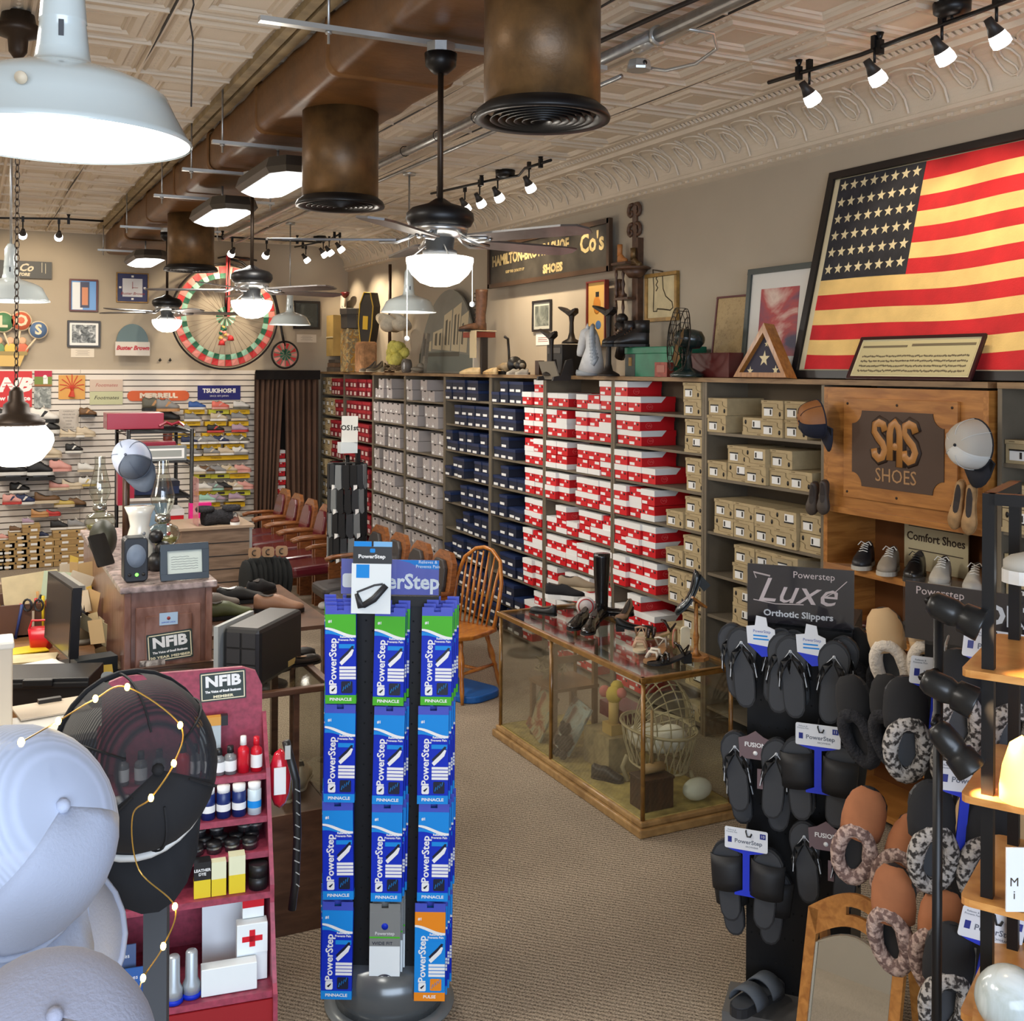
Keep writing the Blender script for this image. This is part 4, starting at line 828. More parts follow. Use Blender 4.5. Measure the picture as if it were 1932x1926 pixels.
MB(M('dark_red_leather', (92, 22, 26), .35)).loft([[(x*.11*s, z, y*.05*s) for x, y in arc(0, 0, 1, 0, 330, 11)] for z, s in ((.0, .3), (.03, .8), (.06, 1.1), (.075, 1.0))]).cyl((0, -.12, 0), (0, .01, 0), .012, mat=M('pale_post', (170, 150, 130), .5)).build('bicycle_saddle', X=TR(4.5, PX(651, 555, 4.5).y, PX(651, 562, 4.5).z) @ FAISLE, label='dark red leather saddle high above the hat box', cat='saddle')
t = T('instrument_case', 'black hexagonal case with yellow trim standing on end', 'case', X=TR(4.36, topitem(700, 4.36), ZT+.001) @ FAISLE @ RZ(-.1) @ RY(.5))
P = [(-.06, .0), (-.11, .28), (-.1, .52), (-.04, .66), (.06, .66), (.11, .5), (.1, .25), (.06, 0)]; P = [(x, y+.3) for x, y in P]
MB(M('case_black', (36, 32, 28), .5)).prism(P, 0, .13).build('body', t); MB(M('case_yellow_trim', (196, 160, 40), .5)).tube([(x, y, .13) for x, y in P], .008, n=5, closed=True).bc((-.0, .6, .133), (.08, .16, .004)).build('yellow_trim', t)
MB(M('felt_black', (30, 27, 26), .9)).box((-.06, 0, .02), (.06, .3, .12)).build('foot', t)
furm = M('tan_fur', (178, 132, 92), 1, noise=.15, nscale=20, bump=.5, bscale=60)
t = MB(furm).box((-.1, -.13, 0), (.1, .13, .36)).build('fur_box', loc=(4.2, topitem(690, 4.2), ZT+.001), label='tan fur covered box in front of the black case', cat='box', bevel=.03)
for i, u in enumerate((709, 722)):
    shoe('antqshoe', ['grey ladies heeled shoe standing on its toe left of the pair', 'grey ladies heeled shoe standing on its toe right of the pair'][i], TR(4.15, topitem(u, 4.15), ZT+.01) @ RZ(math.pi+.5) @ RY(0), 'shoe', 'pair of grey antique ladies shoes', L=.26, W=.08, h=.07, sole=.01, heel=.06, style='flat', cu=M('grey_kid_leather', (130, 116, 100), .45), cs=M('pale_sole', (206, 190, 160), .6), name='ladies_shoe')
hatm = M('straw_hat_white', (216, 206, 186), .8, noise=.05, nscale=30)
t = T('straw_hats', 'two pale straw hats hanging from a stand behind the yellow plush', 'hats', X=TR(4.38, PX(733, 590, 4.38).y, PX(733, 610, 4.45).z) @ FAISLE @ RX(.9) @ RY(.3))
MB(hatm).lathe([(.0, .1), (.06, .095), (.085, .06), (.09, .01), (.16, 0), (.165, .004)], n=24).build('hat', t); MB(hatm, TR(.12, -.08, -.04)).lathe([(.0, .1), (.06, .095), (.085, .06), (.09, .01), (.15, 0)], n=24).build('hat', t)
MB(dkwood).cyl((4.47, PX(735, 700, 4.47).y, ZT), (4.47, PX(735, 700, 4.47).y, ZT+1.28), .02).lathe([(.06, 0), (.06, .02)], n=14, X=TR(4.47, PX(735, 700, 4.47).y, ZT)).build('hat_stand', label='thin dark upright stand behind the straw hats', cat='stand')
plm = M('yellow_plush', (206, 196, 100), .95, noise=.1, nscale=20, bump=.8, bscale=50); t = MB(plm); r = random.Random(4)
for i in range(26): t.ball((r.uniform(-.06, .06), r.uniform(-.14, .14), .1+r.uniform(-.05, .14)), r.uniform(.04, .075), n=10)
t.build('yellow_plush_toy', loc=(4.25, topitem(748, 4.25), ZT+.06), label='fluffy pale yellow plush lying on a twig nest', cat='plush')
mb = MB(M('twigs', (112, 92, 66), .8)); 
for i in range(34): a = r.uniform(0, 6.28); mb.tube([(.1*math.cos(a), .2*math.sin(a), .02+r.uniform(0, .07)), (.1*math.cos(a+.8), .2*math.sin(a+.8), .03+r.uniform(0, .08)), (.11*math.cos(a+1.5), .22*math.sin(a+1.5), .02+r.uniform(0, .06))], .006, n=4)
mb.build('twig_nest', loc=(4.25, topitem(745, 4.25), ZT+.002), label='dark tangled twig nest under the yellow plush', cat='nest')
MB(M('drum_grey', (96, 90, 84), .5)).lathe([(.07, 0), (.075, .03), (.075, .07), (.05, .072), (.048, .06), (0, .06)], n=24, X=TR(0, 0, .076) @ RY(-math.pi/2)).lathe([(.04, 0), (.04, .003)], M('pale_dial', (190, 192, 196), .4), 20, TR(-.062, 0, .076) @ RY(-math.pi/2)).build('round_tin', loc=(4.18, topitem(773, 4.18), ZT+.001), label='round grey tin standing on edge with a pale face', cat='tin')
# grey last box and skates, lace-up boot on its pedestal
t = T('foot_measure', 'tall grey foot gauge standing upright with grey shoes at its foot', 'foot gauge', X=TR(4.3, topitem(801, 4.3), ZT+.001) @ FAISLE @ RX(-.1)); gm = M('old_grey_metal', (126, 118, 104), .6, noise=.15, nscale=12)
MB(gm).box((-.045, .0, 0), (.045, .42, .02)).box((-.055, 0, 0), (-.045, .42, .035)).box((.045, 0, 0), (.055, .42, .035)).box((-.03, .18, .02), (.03, .36, .024), M('gauge_dark', (70, 66, 58), .6)).build('gauge', t); MB(gm).ball((0, .03, .08), .05, sx=1.6, sy=.6, sz=1.5, n=12).ball((-.03, .06, .04), .045, n=10).build('shoe_form', t)
bty = topitem(906, 4.35); bt = T('lace_up_boot', 'tall brown lace-up boot standing on a small table', 'boot', (4.33, bty, ZT+.40))
lb = leathbr
MB(lb).loft([[(x*.055*sx+ox, y*.05*sy, z) for x, y in arc(0, 0, 1, 0, 330, 11)] for z, sx, sy, ox in ((.02, 1, 1, 0), (.08, .95, .95, 0), (.16, .92, .9, .0), (.26, 1.0, 1.0, .01), (.37, 1.1, 1.1, .01), (.4, 1.12, 1.12, .012))], X=TR(.02, 0, 0)).build('shaft', bt)
shoe_parts(L=.28, W=.09, h=.08, sole=.02, style='x', cu=lb, cs=black, name='foot', parent=bt).matrix_local = TR(.08, 0, 0) @ RZ(math.pi)
mb = MB(M('lace_dark', (50, 36, 30), .7))
for i in range(8): mb.tube([(-.037-.001*i, -.02, .09+.038*i), (-.042, 0, .1+.038*i), (-.037, .02, .09+.038*i)], .004, n=4)
mb.build('laces', bt)
t = T('small_red_table', 'small red topped stool with grey legs and a towel carrying the boot', 'stool', (4.35, bty, ZT+.001))
MB(M('red_leather_top', (150, 62, 40), .5)).bc((0, .03, .37), (.22, .26, .05)).build('top', t)
for s in (1, -1): MB(M('stool_leg_white', (206, 198, 182), .5) if s > 0 else leathb).box((-.03, s*.09-.015, 0), (.03, s*.09+.02, .345)).build('leg', t)
MB(M('cream_towel', (206, 190, 156), .9)).box((-.12, -.15, .15), (-.108, -.02, .4)).box((-.12, -.15, .4), (.1, -.02, .408)).build('draped_towel', t)
# lasts, skates, cobbler stands
lastw = M('wooden_last', (206, 176, 128), .5, noise=.06, nscale=20)
for i, (u, x, rz, nm) in enumerate(((897, 4.16, .4, 'pale wooden shoe last lying at the foot of the stool'), (927, 4.16, -.3, 'pale wooden shoe last near the board edge beside the crank'), (935, 4.3, .2, 'pale wooden shoe last behind the other two'))):
    shoe('last', nm, TR(x, topitem(u, x)-.1, ZT+.002) @ RZ(math.pi/2+rz), 'shoe last', 'pale wooden shoe lasts', L=.25, W=.075, h=.07, sole=.003, style='x', cu=lastw, name='shoe_last')
def cobbler(u, vt, x, lab, s=1.0, base=ZT+.001):
    y = topitem(u, x); hgt = PX(u, vt, x).z-base
    t = T('cobbler_stand', lab, 'cobbler stand', (x, y, base), 0, 'iron cobbler stands'); ir = M('black_iron', (44, 38, 34), .45, .5, noise=.1, nscale=30)
    MB(ir).lathe([(.075*s, 0), (.07*s, .015), (.03*s, .04), (.018*s, .09), (.016*s, hgt*.6), (.02*s, hgt-.08), (.028*s, hgt-.03)], n=16).build('pedestal', t)
    f = MB(ir); R = []
    for q, wv, zz, th in ((-.07, .012, .0, .016), (-.055, .028, -.01, .03), (0, .026, -.025, .04), (.06, .024, -.01, .026), (.12, .03, .01, .018), (.17, .022, .022, .01), (.19, .006, .026, .006)):
        R.append([(-wv*s, -q*s*-1, hgt+zz-th), (wv*s, q*s, hgt+zz-th), (wv*s, q*s, hgt+zz), (-wv*s, q*s, hgt+zz)])
    f.loft(R, smooth=False).build('foot_form', t); return t
cobbler(1040, 625, 4.16, 'shortest iron cobbler stand below the small framed photo')
cobbler(1078, 582, 4.42, 'iron cobbler stand in front of the framed photo, on the black case', 1.1, ZT+.26)
cobbler(1148, 580, 4.2, 'tallest iron cobbler stand beside the horse bust', 1.15)
MB(M('black_case', (28, 26, 26), .5)).bc((0, 0, .125), (.28, .26, .25)).bc((-.142, 0, .2), (.006, .22, .05), M('case_latch_grey', (70, 66, 62), .4)).build('black_case', loc=(4.42, topitem(1074, 4.42), ZT+.001), label='black square case under the middle cobbler stand', cat='case', bevel=.006)
# white horse bust
hm = M('white_plaster', (206, 208, 210), .5, noise=.05, nscale=12); hy = topitem(1112, 4.25)
t = T('horse_bust', 'white plaster horse head bust with grey mane', 'statue', (4.25, hy, ZT+.001))
MB(M('plaster_base_grey', (150, 156, 162), .5)).lathe([(.1, 0), (.105, .02), (.1, .045)], n=24).build('base', t)
hb = MB(hm).tube([(0, -.03, .04), (0, -.05, .13), (0, -.06, .21), (0, -.045, .28), (0, -.01, .33)], .07, n=14, rs=[.1, .082, .06, .052, .05]).tube([(0, -.02, .33), (0, .045, .315), (0, .1, .245), (0, .135, .18), (0, .145, .155)], .04, n=12, rs=[.05, .054, .04, .032, .026])
hb.lathe([(.0, .05), (.012, .02), (.016, 0)], n=8, X=TR(.025, -.01, .355)).lathe([(.0, .05), (.012, .02), (.016, 0)], n=8, X=TR(-.025, -.01, .355)).build('head_and_neck', t)
mb = MB(M('plaster_mane', (176, 184, 192), .5))
for i in range(9): mb.tube([(0, -.05-.008*i, .38-.03*i), (-.03, -.085-.005*i, .35-.03*i), (-.045, -.1-.002*i, .29-.026*i)], .018, n=6)
mb.build('mane', t)
# rocker-shaped grey stand hanging over the shelf edge
t = T('slant_speaker_stand', 'dark grey slanted trough standing over the shelf edge on a thin post', 'stand', (4.14, topitem(1042, 4.14), ZT-.03))
P = [(-.09, 0), (-.12, .03), (-.1, .12), (-.06, .15)]
MB(M('trough_grey', (138, 130, 116), .4)).box((-.006, -.13, -.0), (.004, .13, .15), X=RY(-.35)).build('plate', t)
for s in (1, -1): MB(M('trough_end', (46, 42, 40), .5)).prism([(-.07, -.01), (.08, -.01), (.12, .05), (.1, .16), (.05, .15), (.0, .03), (-.06, .02)], s*.13-.012, s*.13+.012, X=Matrix(((1, 0, 0, 0), (0, 0, 1, 0), (0, 1, 0, 0), (0, 0, 0, 1)))).build('end_plate', t)
MB(M('crank_black', (30, 28, 28), .4)).lathe([(.07, 0), (.07, .02)], n=20, X=TR(0, .05, .09) @ RX(math.pi/2)).lathe([(.05, 0), (.05, .02)], n=16, X=TR(0, -.07, .08) @ RX(math.pi/2)).cyl((0, .06, .09), (0, -.12, .08), .02, mat=gm).box((-.07, -.12, 0), (.07, .08, .02)).build('hand_crank_machine', loc=(4.3, topitem(975, 4.3), ZT+.001), label='small hand cranked iron machine with two black wheels', cat='machine')
MB(leathb).tube([(0, 0, .02), (0, .01, .2), (-.02, -.01, .32), (-.06, -.02, .34)], .012, n=6).bc((0, 0, .01), (.1, .08, .02)).build('boot_jack', loc=(4.4, topitem(961, 4.4), ZT+.001), label='thin dark iron hook standing left of the hand crank machine', cat='tool')
MB(M('horn_tan', (150, 128, 96), .5)).tube([(0, .1, .06), (0, .0, .07), (0, -.1, .06)], .04, n=12, rs=[.02, .035, .045]).box((-.03, -.08, 0), (.03, .08, .03), black).build('horn', loc=(4.25, topitem(950, 4.25), ZT+.001), label='tan horn shaped roll lying left of the hand crank machine', cat='roll')
MB(dkwood).bc((0, 0, .06), (.05, .07, .12)).build('wood_block', loc=(4.25, topitem(1018, 4.25), ZT+.001), label='small upright brown wood block left of the slanted trough', cat='block')
for i, u in enumerate((980, 997)): shoe('babysh', ['tiny pale baby shoe in front of the crank machine, left one', 'tiny pale baby shoe in front of the crank machine, right one'][i], TR(4.14, topitem(u, 4.14), ZT+.002) @ RZ(math.pi*.9), 'shoe', 'tiny pale baby shoes', L=.11, W=.05, h=.045, sole=.008, style='low', cu=M('baby_leather', (196, 184, 164), .5), name='baby_shoe')
MB(mahog).bc((0, 0, .08), (.2, .52, .16)).build('long_wooden_box', loc=(4.42, PX(1352, 700, 4.42).y, ZT+.001), label='low reddish brown wooden box under the certificate', cat='box', bevel=.004)
# ---------------------------------------------------------------- the oak shoe cabinet with the carved SAS board
t = T('oak_display_cabinet', 'oak shoe cabinet with a carved brown SAS SHOES board', 'cabinet', X=TR(4.22, (4.68+3.58)/2, 0) @ FAISLE); CW = .545; TP = 2.26
dpth = -.36
zs1 = PX(1600, 962, 4.22).z; zlow = PX(1605, 1070, 4.22).z; zl2 = PX(1612, 1185, 4.22).z
MB(woodv, FAISLE.inverted()).box((0, -CW, 0), (-dpth, -CW+.03, TP)).build('side_panel', t); MB(woodv, FAISLE.inverted()).box((0, CW-.03, 0), (-dpth, CW, TP)).build('side_panel', t)
MB(woodx).box((-CW+.03, zs1, -.02), (CW-.03, TP, 0)).build('front_board', t)
MB(M('cabinet_back_brown', (110, 66, 30), .5)).box((-CW+.03, 0, dpth), (CW-.03, zs1, dpth+.01)).build('back_panel', t)
for z in (zlow, zl2, zl2-.3, zl2-.6, .08): MB(woodx).box((-CW+.03, z-.035, dpth), (CW-.03, z, .0)).build('shelf', t)
MB(woodx).box((-CW+.03, zs1-.02, dpth), (CW-.03, zs1+.012, .012)).build('shelf', t)
a_, b_ = PX(1597, 760, 4.22), PX(1812, 790, 4.22); bz1 = PX(1597, 750, 4.22).z; bz0 = PX(1597, 936, 4.22).z; yc = (a_.y+b_.y)/2-(4.68+3.58)/2; bw = a_.y-b_.y
sb = MB(woodx).box((-yc-bw/2, bz0, .0), (-yc+bw/2, bz1, .02)).build('raised_board', t, bevel=.003)
c0 = -yc-bw/2*.82; c1 = -yc+bw/2*.8; d0 = bz0+(bz1-bz0)*.13; d1 = bz0+(bz1-bz0)*.88; R_ = .085
P = [(c1-R_, d1)]+[(c1+R_*.0-R_*math.cos(a)*1+0, d1-R_*math.sin(a)*1) for a in []]
def notch(x0, x1, y0, y1, r): 
    pts = []
    for cx, cy, a0 in ((x1, y1, 180), (x0, y1, 270), (x0, y0, 0), (x1, y0, 90)):
        q = arc(cx, cy, r, a0+90, a0, 7); pts += list(reversed(arc(cx, cy, r, a0, a0+90, 7)))
    return pts
pl = MB(M('carved_brown_plaque', (72, 50, 36), .55)).prism(list(reversed(notch(c0, c1, d0, d1, .07))), .0195, .024).build('plaque', sb)
lm = M('routed_oak_letter', (176, 120, 60), .4); mid = (c0+c1)/2; LH = d1-d0
dk = M('letter_outline_dark', (52, 34, 22), .6)
def fatS(cx, cy, s, mb, r, m, z):
    mb.tube([(cx+x*s, cy+y*s, z) for x, y in ((.34, .5), (.22, .82), (-.06, .95), (-.32, .78), (-.36, .45), (-.1, .15), (.2, -.12), (.34, -.45), (.18, -.82), (-.1, -.92), (-.36, -.72), (-.42, -.42))], r, m, 8)
def fatA(cx, cy, s, mb, r, m, z):
    mb.tube([(cx+x*s, cy+y*s, z) for x, y in ((-.34, -.95), (-.34, .4), (-.25, .75), (0, .92), (.25, .75), (.34, .4), (.34, -1.25))], r, m, 8); mb.tube([(cx-.3*s, cy-.25*s, z), (cx+.3*s, cy-.25*s, z)], r*.8, m, 8)
fat = MB(lm); s_ = LH*.255; yy = d0+LH*.62
for fn, dx, mm in ((fatS, -1.0, 0), (fatA, .0, 0), (fatS, 1.0, 0)):
    q = SCL(1, 1, .25); o2 = MB(dk, TR(0, 0, .0235) @ q); fn(mid+dx*s_, yy, s_, o2, .037, dk, 0); o2.build('letter_outline', pl)
    o2 = MB(lm, TR(0, 0, .0265) @ q); fn(mid+dx*s_, yy, s_, o2, .028, lm, 0); o2.build('letter', pl)
letters(pl, 'SHOES', LH*.25, M('carved_letter', (170, 128, 84), .5), mid, d0+LH*.17, .025, sx=.95)
for x, y in ((-.46, .04), (.46, .04), (-.46, -.04), (.46, -.04), (0, .03), (0, -.03)):
    MB(dk).lathe([(.007, 0), (.007, .003)], n=8, X=TR(-yc+x*bw, (bz1-.03 if y > 0 else bz0+.03), .02)).build('screw', sb)
# comfort shoes card
ty = PX(1766, 1060, 4.5).y-(4.68+3.58)/2; t2 = panel('cream card printed SAS Comfort Shoes at the back of the oak cabinet', TR(4.5, PX(1766, 1060, 4.5).y, zlow+.002) @ FAISLE, .42, .36, M('cream_card', (196, 184, 148), .6), 'comfort_sign', 'sign', .006)
letters(t2, 'SAS', .15, M('brown_print', (92, 48, 36), .6), 0, .3, .0065, bold=.006); letters(t2, 'Comfort Shoes', .062, dk, 0, .17, .0065, bold=.001); MB(dk).box((-.18, .222, .006), (.18, .227, .007)).box((-.18, .1, .006), (.18, .105, .007)).build('rule_lines', t2)
# shoes in the cabinet
cabm = {'blk': M('black_sneaker', (34, 34, 38), .45), 'gry': M('grey_suede', (150, 138, 122), .8), 'wht': M('pale_grey_sneaker', (186, 180, 168), .7), 'blt': M('black_leather_shoe', (24, 22, 22), .3)}
lace_w = M('white_lace', (226, 222, 212), .7); lace_k = M('black_lace', (20, 20, 20), .7)
for i, (u, cu, cs, lc, lb) in enumerate(((1630, 'blk', 'wht', lace_w, 'black and white lace-up sneaker first on the oak cabinet shelf'), (1677, 'gry', 'wht', lace_w, 'taupe suede lace-up sneaker second on the oak cabinet shelf'), (1727, 'blt', 'blk', lace_k, 'all black lace-up shoe third on the oak cabinet shelf'), (1775, 'wht', 'wht', lace_w, 'white lace-up sneaker in front of the Comfort Shoes card'), (1838, 'wht', 'gry', lace_w, 'pale grey sneaker at the right end of the oak cabinet shelf'))):
    shoe('cab'+cu+cs+str(i == 4), lb, TR(4.4, PX(u, 1080, 4.3).y+.06, zlow+.002) @ RZ(math.pi+.6), 'shoe', None, L=.27, W=.1, h=.1, sole=.022, cu=cabm[cu], cs=cabm[cs], laces=lc, name='lace_up_shoe')
for i, (u, cu, lb) in enumerate(((1640, 'dark brown penny loafer on the lower oak cabinet shelf', 0), (1685, 'black loafer on the lower oak cabinet shelf', 1), (1745, 'black loafer at the right of the lower oak cabinet shelf', 2))):
    shoe('loaf%d' % (0 if i == 0 else 1), cu, TR(4.5, PX(u, 1190, 4.35).y, zl2+.002) @ RZ(math.pi+.3), 'loafer', None, L=.28, W=.09, h=.07, sole=.012, style='flat', cu=(M('oxblood_leather', (66, 30, 26), .35) if i == 0 else cabm['blt']), cs=black, name='loafer')
# ---------------------------------------------------------------- rear wall: slatwall, signs, pictures, wheel, curtain
YW = YB-.06
wht_lam = M('slatwall_white', (226, 218, 208), .5); groove = M('slat_groove', (78, 70, 64), .7)
def slat(x0, x1, z0, z1, lab):
    mb = MB(wht_lam); t = mb.box((x0, YW, z0), (x1, YB-.001, z1)).build('slatwall_panel', label=lab, cat='slatwall')
    g = MB(groove); z = z1-.06
    while z > z0+.03: g.box((x0, YW-.002, z), (x1, YW+.001, z+.012)); z -= .0735
    g.build('groove', t, fixn=False); return t
xs_ = PY(151, 900, YW).x; slat(XL+.02, xs_-.002, .02, 2.315, 'white slatwall panel covering the left part of the rear wall'); slat(xs_+.002, PY(480, 900, YW).x, .02, 2.315, 'white slatwall panel holding the yellow shoe ledges')
def sgn(u0, u1, vt, vb, lab, m, name='sign', cat='sign', d=.012, y=None, group=None):
    y = y or YW-.004; p, w, h = onY(u0, u1, vt, vb, y); return panel(lab, TR(p) @ FBACK, w, h, m, name, cat, d, group), w, h
# shop signs on the slatwall
t, w_, h_ = sgn(-60, 64, 700, 768, 'red new balance sign with white NB letters on the slatwall', M('nb_red', (206, 48, 52), .5))
letters(t, 'NB', h_*.52, white, -w_*.5+w_*.72, h_*.6, .0125, shear=.35, bold=.012, sx=1.15); letters(t, 'new balance', h_*.17, white, w_*.18, h_*.24, .0125, bold=.003, sx=1.15)
MB(M('nb_red')).box((w_*.06, h_*.47, .0138), (w_*.2, h_*.49, .015)).box((w_*.04, h_*.56, .0138), (w_*.2, h_*.58, .015)).box((w_*.07, h_*.66, .0138), (w_*.2, h_*.68, .015)).build('speed_stripes', t)
t, w_, h_ = sgn(68.5, 101.5, 699.5, 728.5, 'small poster of a baseball player on green grass', M('grass_green', (120, 140, 70), .6), 'poster', 'poster')
MB(M('poster_crimson', (186, 40, 70), .6)).box((-w_/2, h_*.62, .012), (w_/2, h_, .0135)).box((-w_/2, 0, .012), (w_/2, h_*.12, .0135), M('poster_dirt', (160, 110, 70), .7)).ball((.02, h_*.6, .014), h_*.14, mat=white, n=8, sz=.1).box((0, h_*.15, .012), (.05, h_*.6, .0145), white).build('printed_player', t)
t, w_, h_ = sgn(68, 100, 731, 769, 'small grey poster of a sliding baseball player', ART('grey_poster', [(90, 96, 94), (140, 146, 144), (196, 200, 196)], 18), 'poster', 'poster')
t, w_, h_ = sgn(114, 164, 707.5, 753, 'square poster with a bare red tree on orange', M('poster_ochre', (214, 160, 84), .6), 'poster', 'poster')
mb = MB(M('tree_red', (196, 64, 40), .6)); r = random.Random(6)
mb.tube([(0, .03, .014), (.005, h_*.35, .014), (0, h_*.5, .014)], .022, n=5, rs=[.045, .02, .026])
for i in range(9): a = (i-4)*.36; mb.tube([(0, h_*.45, .014), (math.sin(a)*.07, h_*.45+math.cos(a)*.08, .014), (math.sin(a*1.3)*.14, h_*.45+math.cos(a*1.2)*.17, .014)], .007, n=4)
mb.build('printed_tree', t)
for vt, vb, lab, m, c in ((716, 738, 'pinkish Footmates sign card above the green one', M('footmates_pink', (206, 186, 170), .6), M('script_red', (176, 96, 90), .6)), (738.5, 763, 'pale green Footmates sign card', M('footmates_green', (196, 198, 160), .6), M('script_dark', (60, 56, 48), .6))):
    t, w_, h_ = sgn(173, 235, vt, vb, lab, m); letters(t, 'Footmates', h_*.4, c, 0, h_*.52, .0125, shear=.3, sx=1.05)
p, w_, h_ = onY(243.5, 360.5, 737, 756, YW-.004)
t = MB(M('merrell_orange', (212, 96, 48), .5)).prism(rrect(w_, h_, h_*.49, 6, 0, h_/2), 0, .015).build('sign', X=TR(p) @ FBACK, label='orange rounded MERRELL sign on the slatwall', cat='sign'); letters(t, 'MERRELL', h_*.62, M('merrell_cream', (240, 222, 200), .5), 0, h_*.5, .0155, bold=.006, sx=1.45)
t, w_, h_ = sgn(376.5, 457, 727, 754, 'dark blue TSUKIHOSHI sign above the yellow ledges', M('tsuki_blue', (24, 26, 110), .5))
letters(t, 'TSUKIHOSHI', h_*.4, white, 0, h_*.62, .0125, bold=.003, sx=1.0); letters(t, 'SINCE 1873 JAPAN', h_*.16, white, 0, h_*.26, .0125)
t, w_, h_ = sgn(115, 152, 772, 810, 'pale printed notice sheet on the slatwall below the tree poster', M('pale_notice', (200, 192, 182), .7), 'notice', 'notice', .004)
for k, s in enumerate(('CAREFULLY', 'MEASURE AN', 'ESTIMATED', 'WIDER', 'SIZES', 'AVAILABLE')): letters(t, s, h_*.1, M('notice_grey', (130, 124, 120), .7), 0, h_*(.9-.16*k), .0045, name='printed_line')
# rear wall pictures above
t, w_, h_ = sgn(-40, 100, 492, 524, 'black shop sign with cream script Co and STORE lettering', M('sign_black_board', (44, 46, 48), .5), 'sign', 'sign', .03, YB-.035)
letters(t, 'Co', h_*.62, M('sign_cream', (214, 204, 180), .6), w_*.5-w_*.36, h_*.6, .031, shear=.4, bold=.004); letters(t, 'SHOE STORE', h_*.24, M('sign_cream'), w_*.02, h_*.2, .031, shear=.2, bold=.003); MB(M('sign_cream')).box((w_*.36, h_*.35, .03), (w_*.367, h_*.95, .0315)).box((w_*.41, h_*.3, .03), (w_*.417, h_*.9, .0315)).build('thin_rules', t)
def bframe(u0, u1, vt, vb, lab, art, fm, fw, **k):
    p, w, h = onY(u0, u1, vt, vb, YB-.004); return framed(lab, TR(p) @ FBACK, w, h, art, fm, fw, .03, **k), w, h
t, w_, h_ = bframe(133.5, 187, 527, 588, 'dark red framed blue and white poster upper left on the rear wall', M('blue_poster', (96, 150, 214), .3), mahog, .02)
MB(M('poster_white', (220, 226, 232), .4)).box((-w_*.4, h_*.06, .02), (-.01, h_*.9, .0205)).box((-.04, h_*.12, .02), (w_*.2, h_*.92, .021), M('poster_dark_blue', (50, 54, 84), .4)).box((-.02, h_*.2, .02), (w_*.15, h_*.75, .0218), M('poster_tan', (200, 130, 90), .4)).build('printed_shapes', t)
t, w_, h_ = bframe(222, 282.5, 515, 571, 'square clock with a dark blue face border and gold edge', M('clock_white', (214, 216, 222), .4), gold, .012, mat=M('clock_navy', (34, 38, 88), .4), mw=.06, name='wall_clock', cat='clock')
[MB(white).bc(q, (.028, .024, .004)).build('hour_mark', t) for q in ((0, h_-.045, .018), (0, .045, .018), (w_/2-.045, h_/2, .018), (-w_/2+.045, h_/2, .018))]; MB(M('clock_hand', (150, 40, 40), .5)).bc((0, h_/2+.03, .02), (.006, .09, .002)).bc((.03, h_/2, .021), (.07, .006, .002)).build('hands', t)
letters(t, 'Buster Brown', .05, M('script_red2', (150, 40, 40), .6), 0, h_*.3, .0192, shear=.3)
t, w_, h_ = bframe(130, 192, 605, 655, 'black framed grey group photograph on the rear wall', ART('bw_group', [(30, 34, 38), (90, 96, 100), (150, 156, 160), (220, 224, 226)], 16), ebony, .022, mat=white, mw=.03)
t, w_, h_ = sgn(137, 181, 657.5, 674, 'white caption card below the black framed group photograph', M('caption_cream', (222, 212, 196), .7), 'caption_card', 'card', .004, YB-.002)
mb = MB(M('grey_type', (130, 120, 110), .7)); [mb.box((-w_*.3+.02*(k % 2), h_*(.25+.13*k), .004), (w_*.3-.02*(k % 2), h_*(.28+.13*k), .005)) for k in range(5)]; mb.build('typed_lines', t)
t, w_, h_ = sgn(220, 285, 645, 671, 'pale cut-out shop sign with red Buster Brown script', M('pale_sign', (214, 206, 196), .6), 'sign', 'sign', .05, YB-.12)
letters(t, 'Buster Brown', h_*.42, M('script_red3', (186, 40, 56), .5), 0, h_*.55, .051, shear=.3, sx=.95, bold=.003)
P = arc(0, h_*1.0, w_*.46, 0, 180, 16, ry=h_*1.3); MB(M('sign_backing_teal', (96, 118, 124), .6)).prism(P, 0, .03).build('plain_upper_board', t)
t, w_, h_ = bframe(556, 606, 568, 621, 'black framed dark chalk drawing left of the antiques shelf', ART('chalkboard', [(58, 62, 60), (70, 76, 74), (110, 116, 112)], 7), ebony, .03)
t, w_, h_ = sgn(563, 600, 631, 646, 'white caption card under the black framed chalk drawing', M('caption_cream'), 'caption_card', 'card', .004, YB-.002)
mb = MB(M('grey_type')); [mb.box((-w_*.3+.02*(k % 2), h_*(.3+.16*k), .004), (w_*.3-.02*(k % 2), h_*(.33+.16*k), .005)) for k in range(4)]; mb.build('typed_lines', t)
# balloon cut-out sign, left edge
p, w_, h_ = onY(-30, 93, 572, 692, YB-.06); t = T('balloon_cutout_sign', 'cut-out sign of lettered balloons over a striped basket, left edge', 'sign', X=TR(p) @ FBACK); s_ = w_/123
def bx(u, v): return ((u-31.5)*s_, (692-v)*s_)
cr = M('cutout_cream', (228, 210, 178), .6)
for u, v, r_, m, ch in ((75, 615, 19, M('balloon_blue', (96, 122, 160), .6), 'S'), (42, 597, 21, M('balloon_orange', (214, 110, 80), .6), 'O'), (8, 600, 22, M('balloon_green', (90, 140, 100), .6), 'L')):
    x, y = bx(u, v); b = MB(cr).lathe([(r_*s_, 0), (r_*s_, .02)], n=24, X=TR(x, y, 0)).build('balloon_edge', t); MB(m).lathe([(r_*s_*.88, 0), (r_*s_*.88, .024)], n=24, X=TR(x, y, 0)).build('balloon', b); letters(b, ch, r_*s_*1.5, cr, x, y, .025, bold=.006)
mb = MB(cr); 
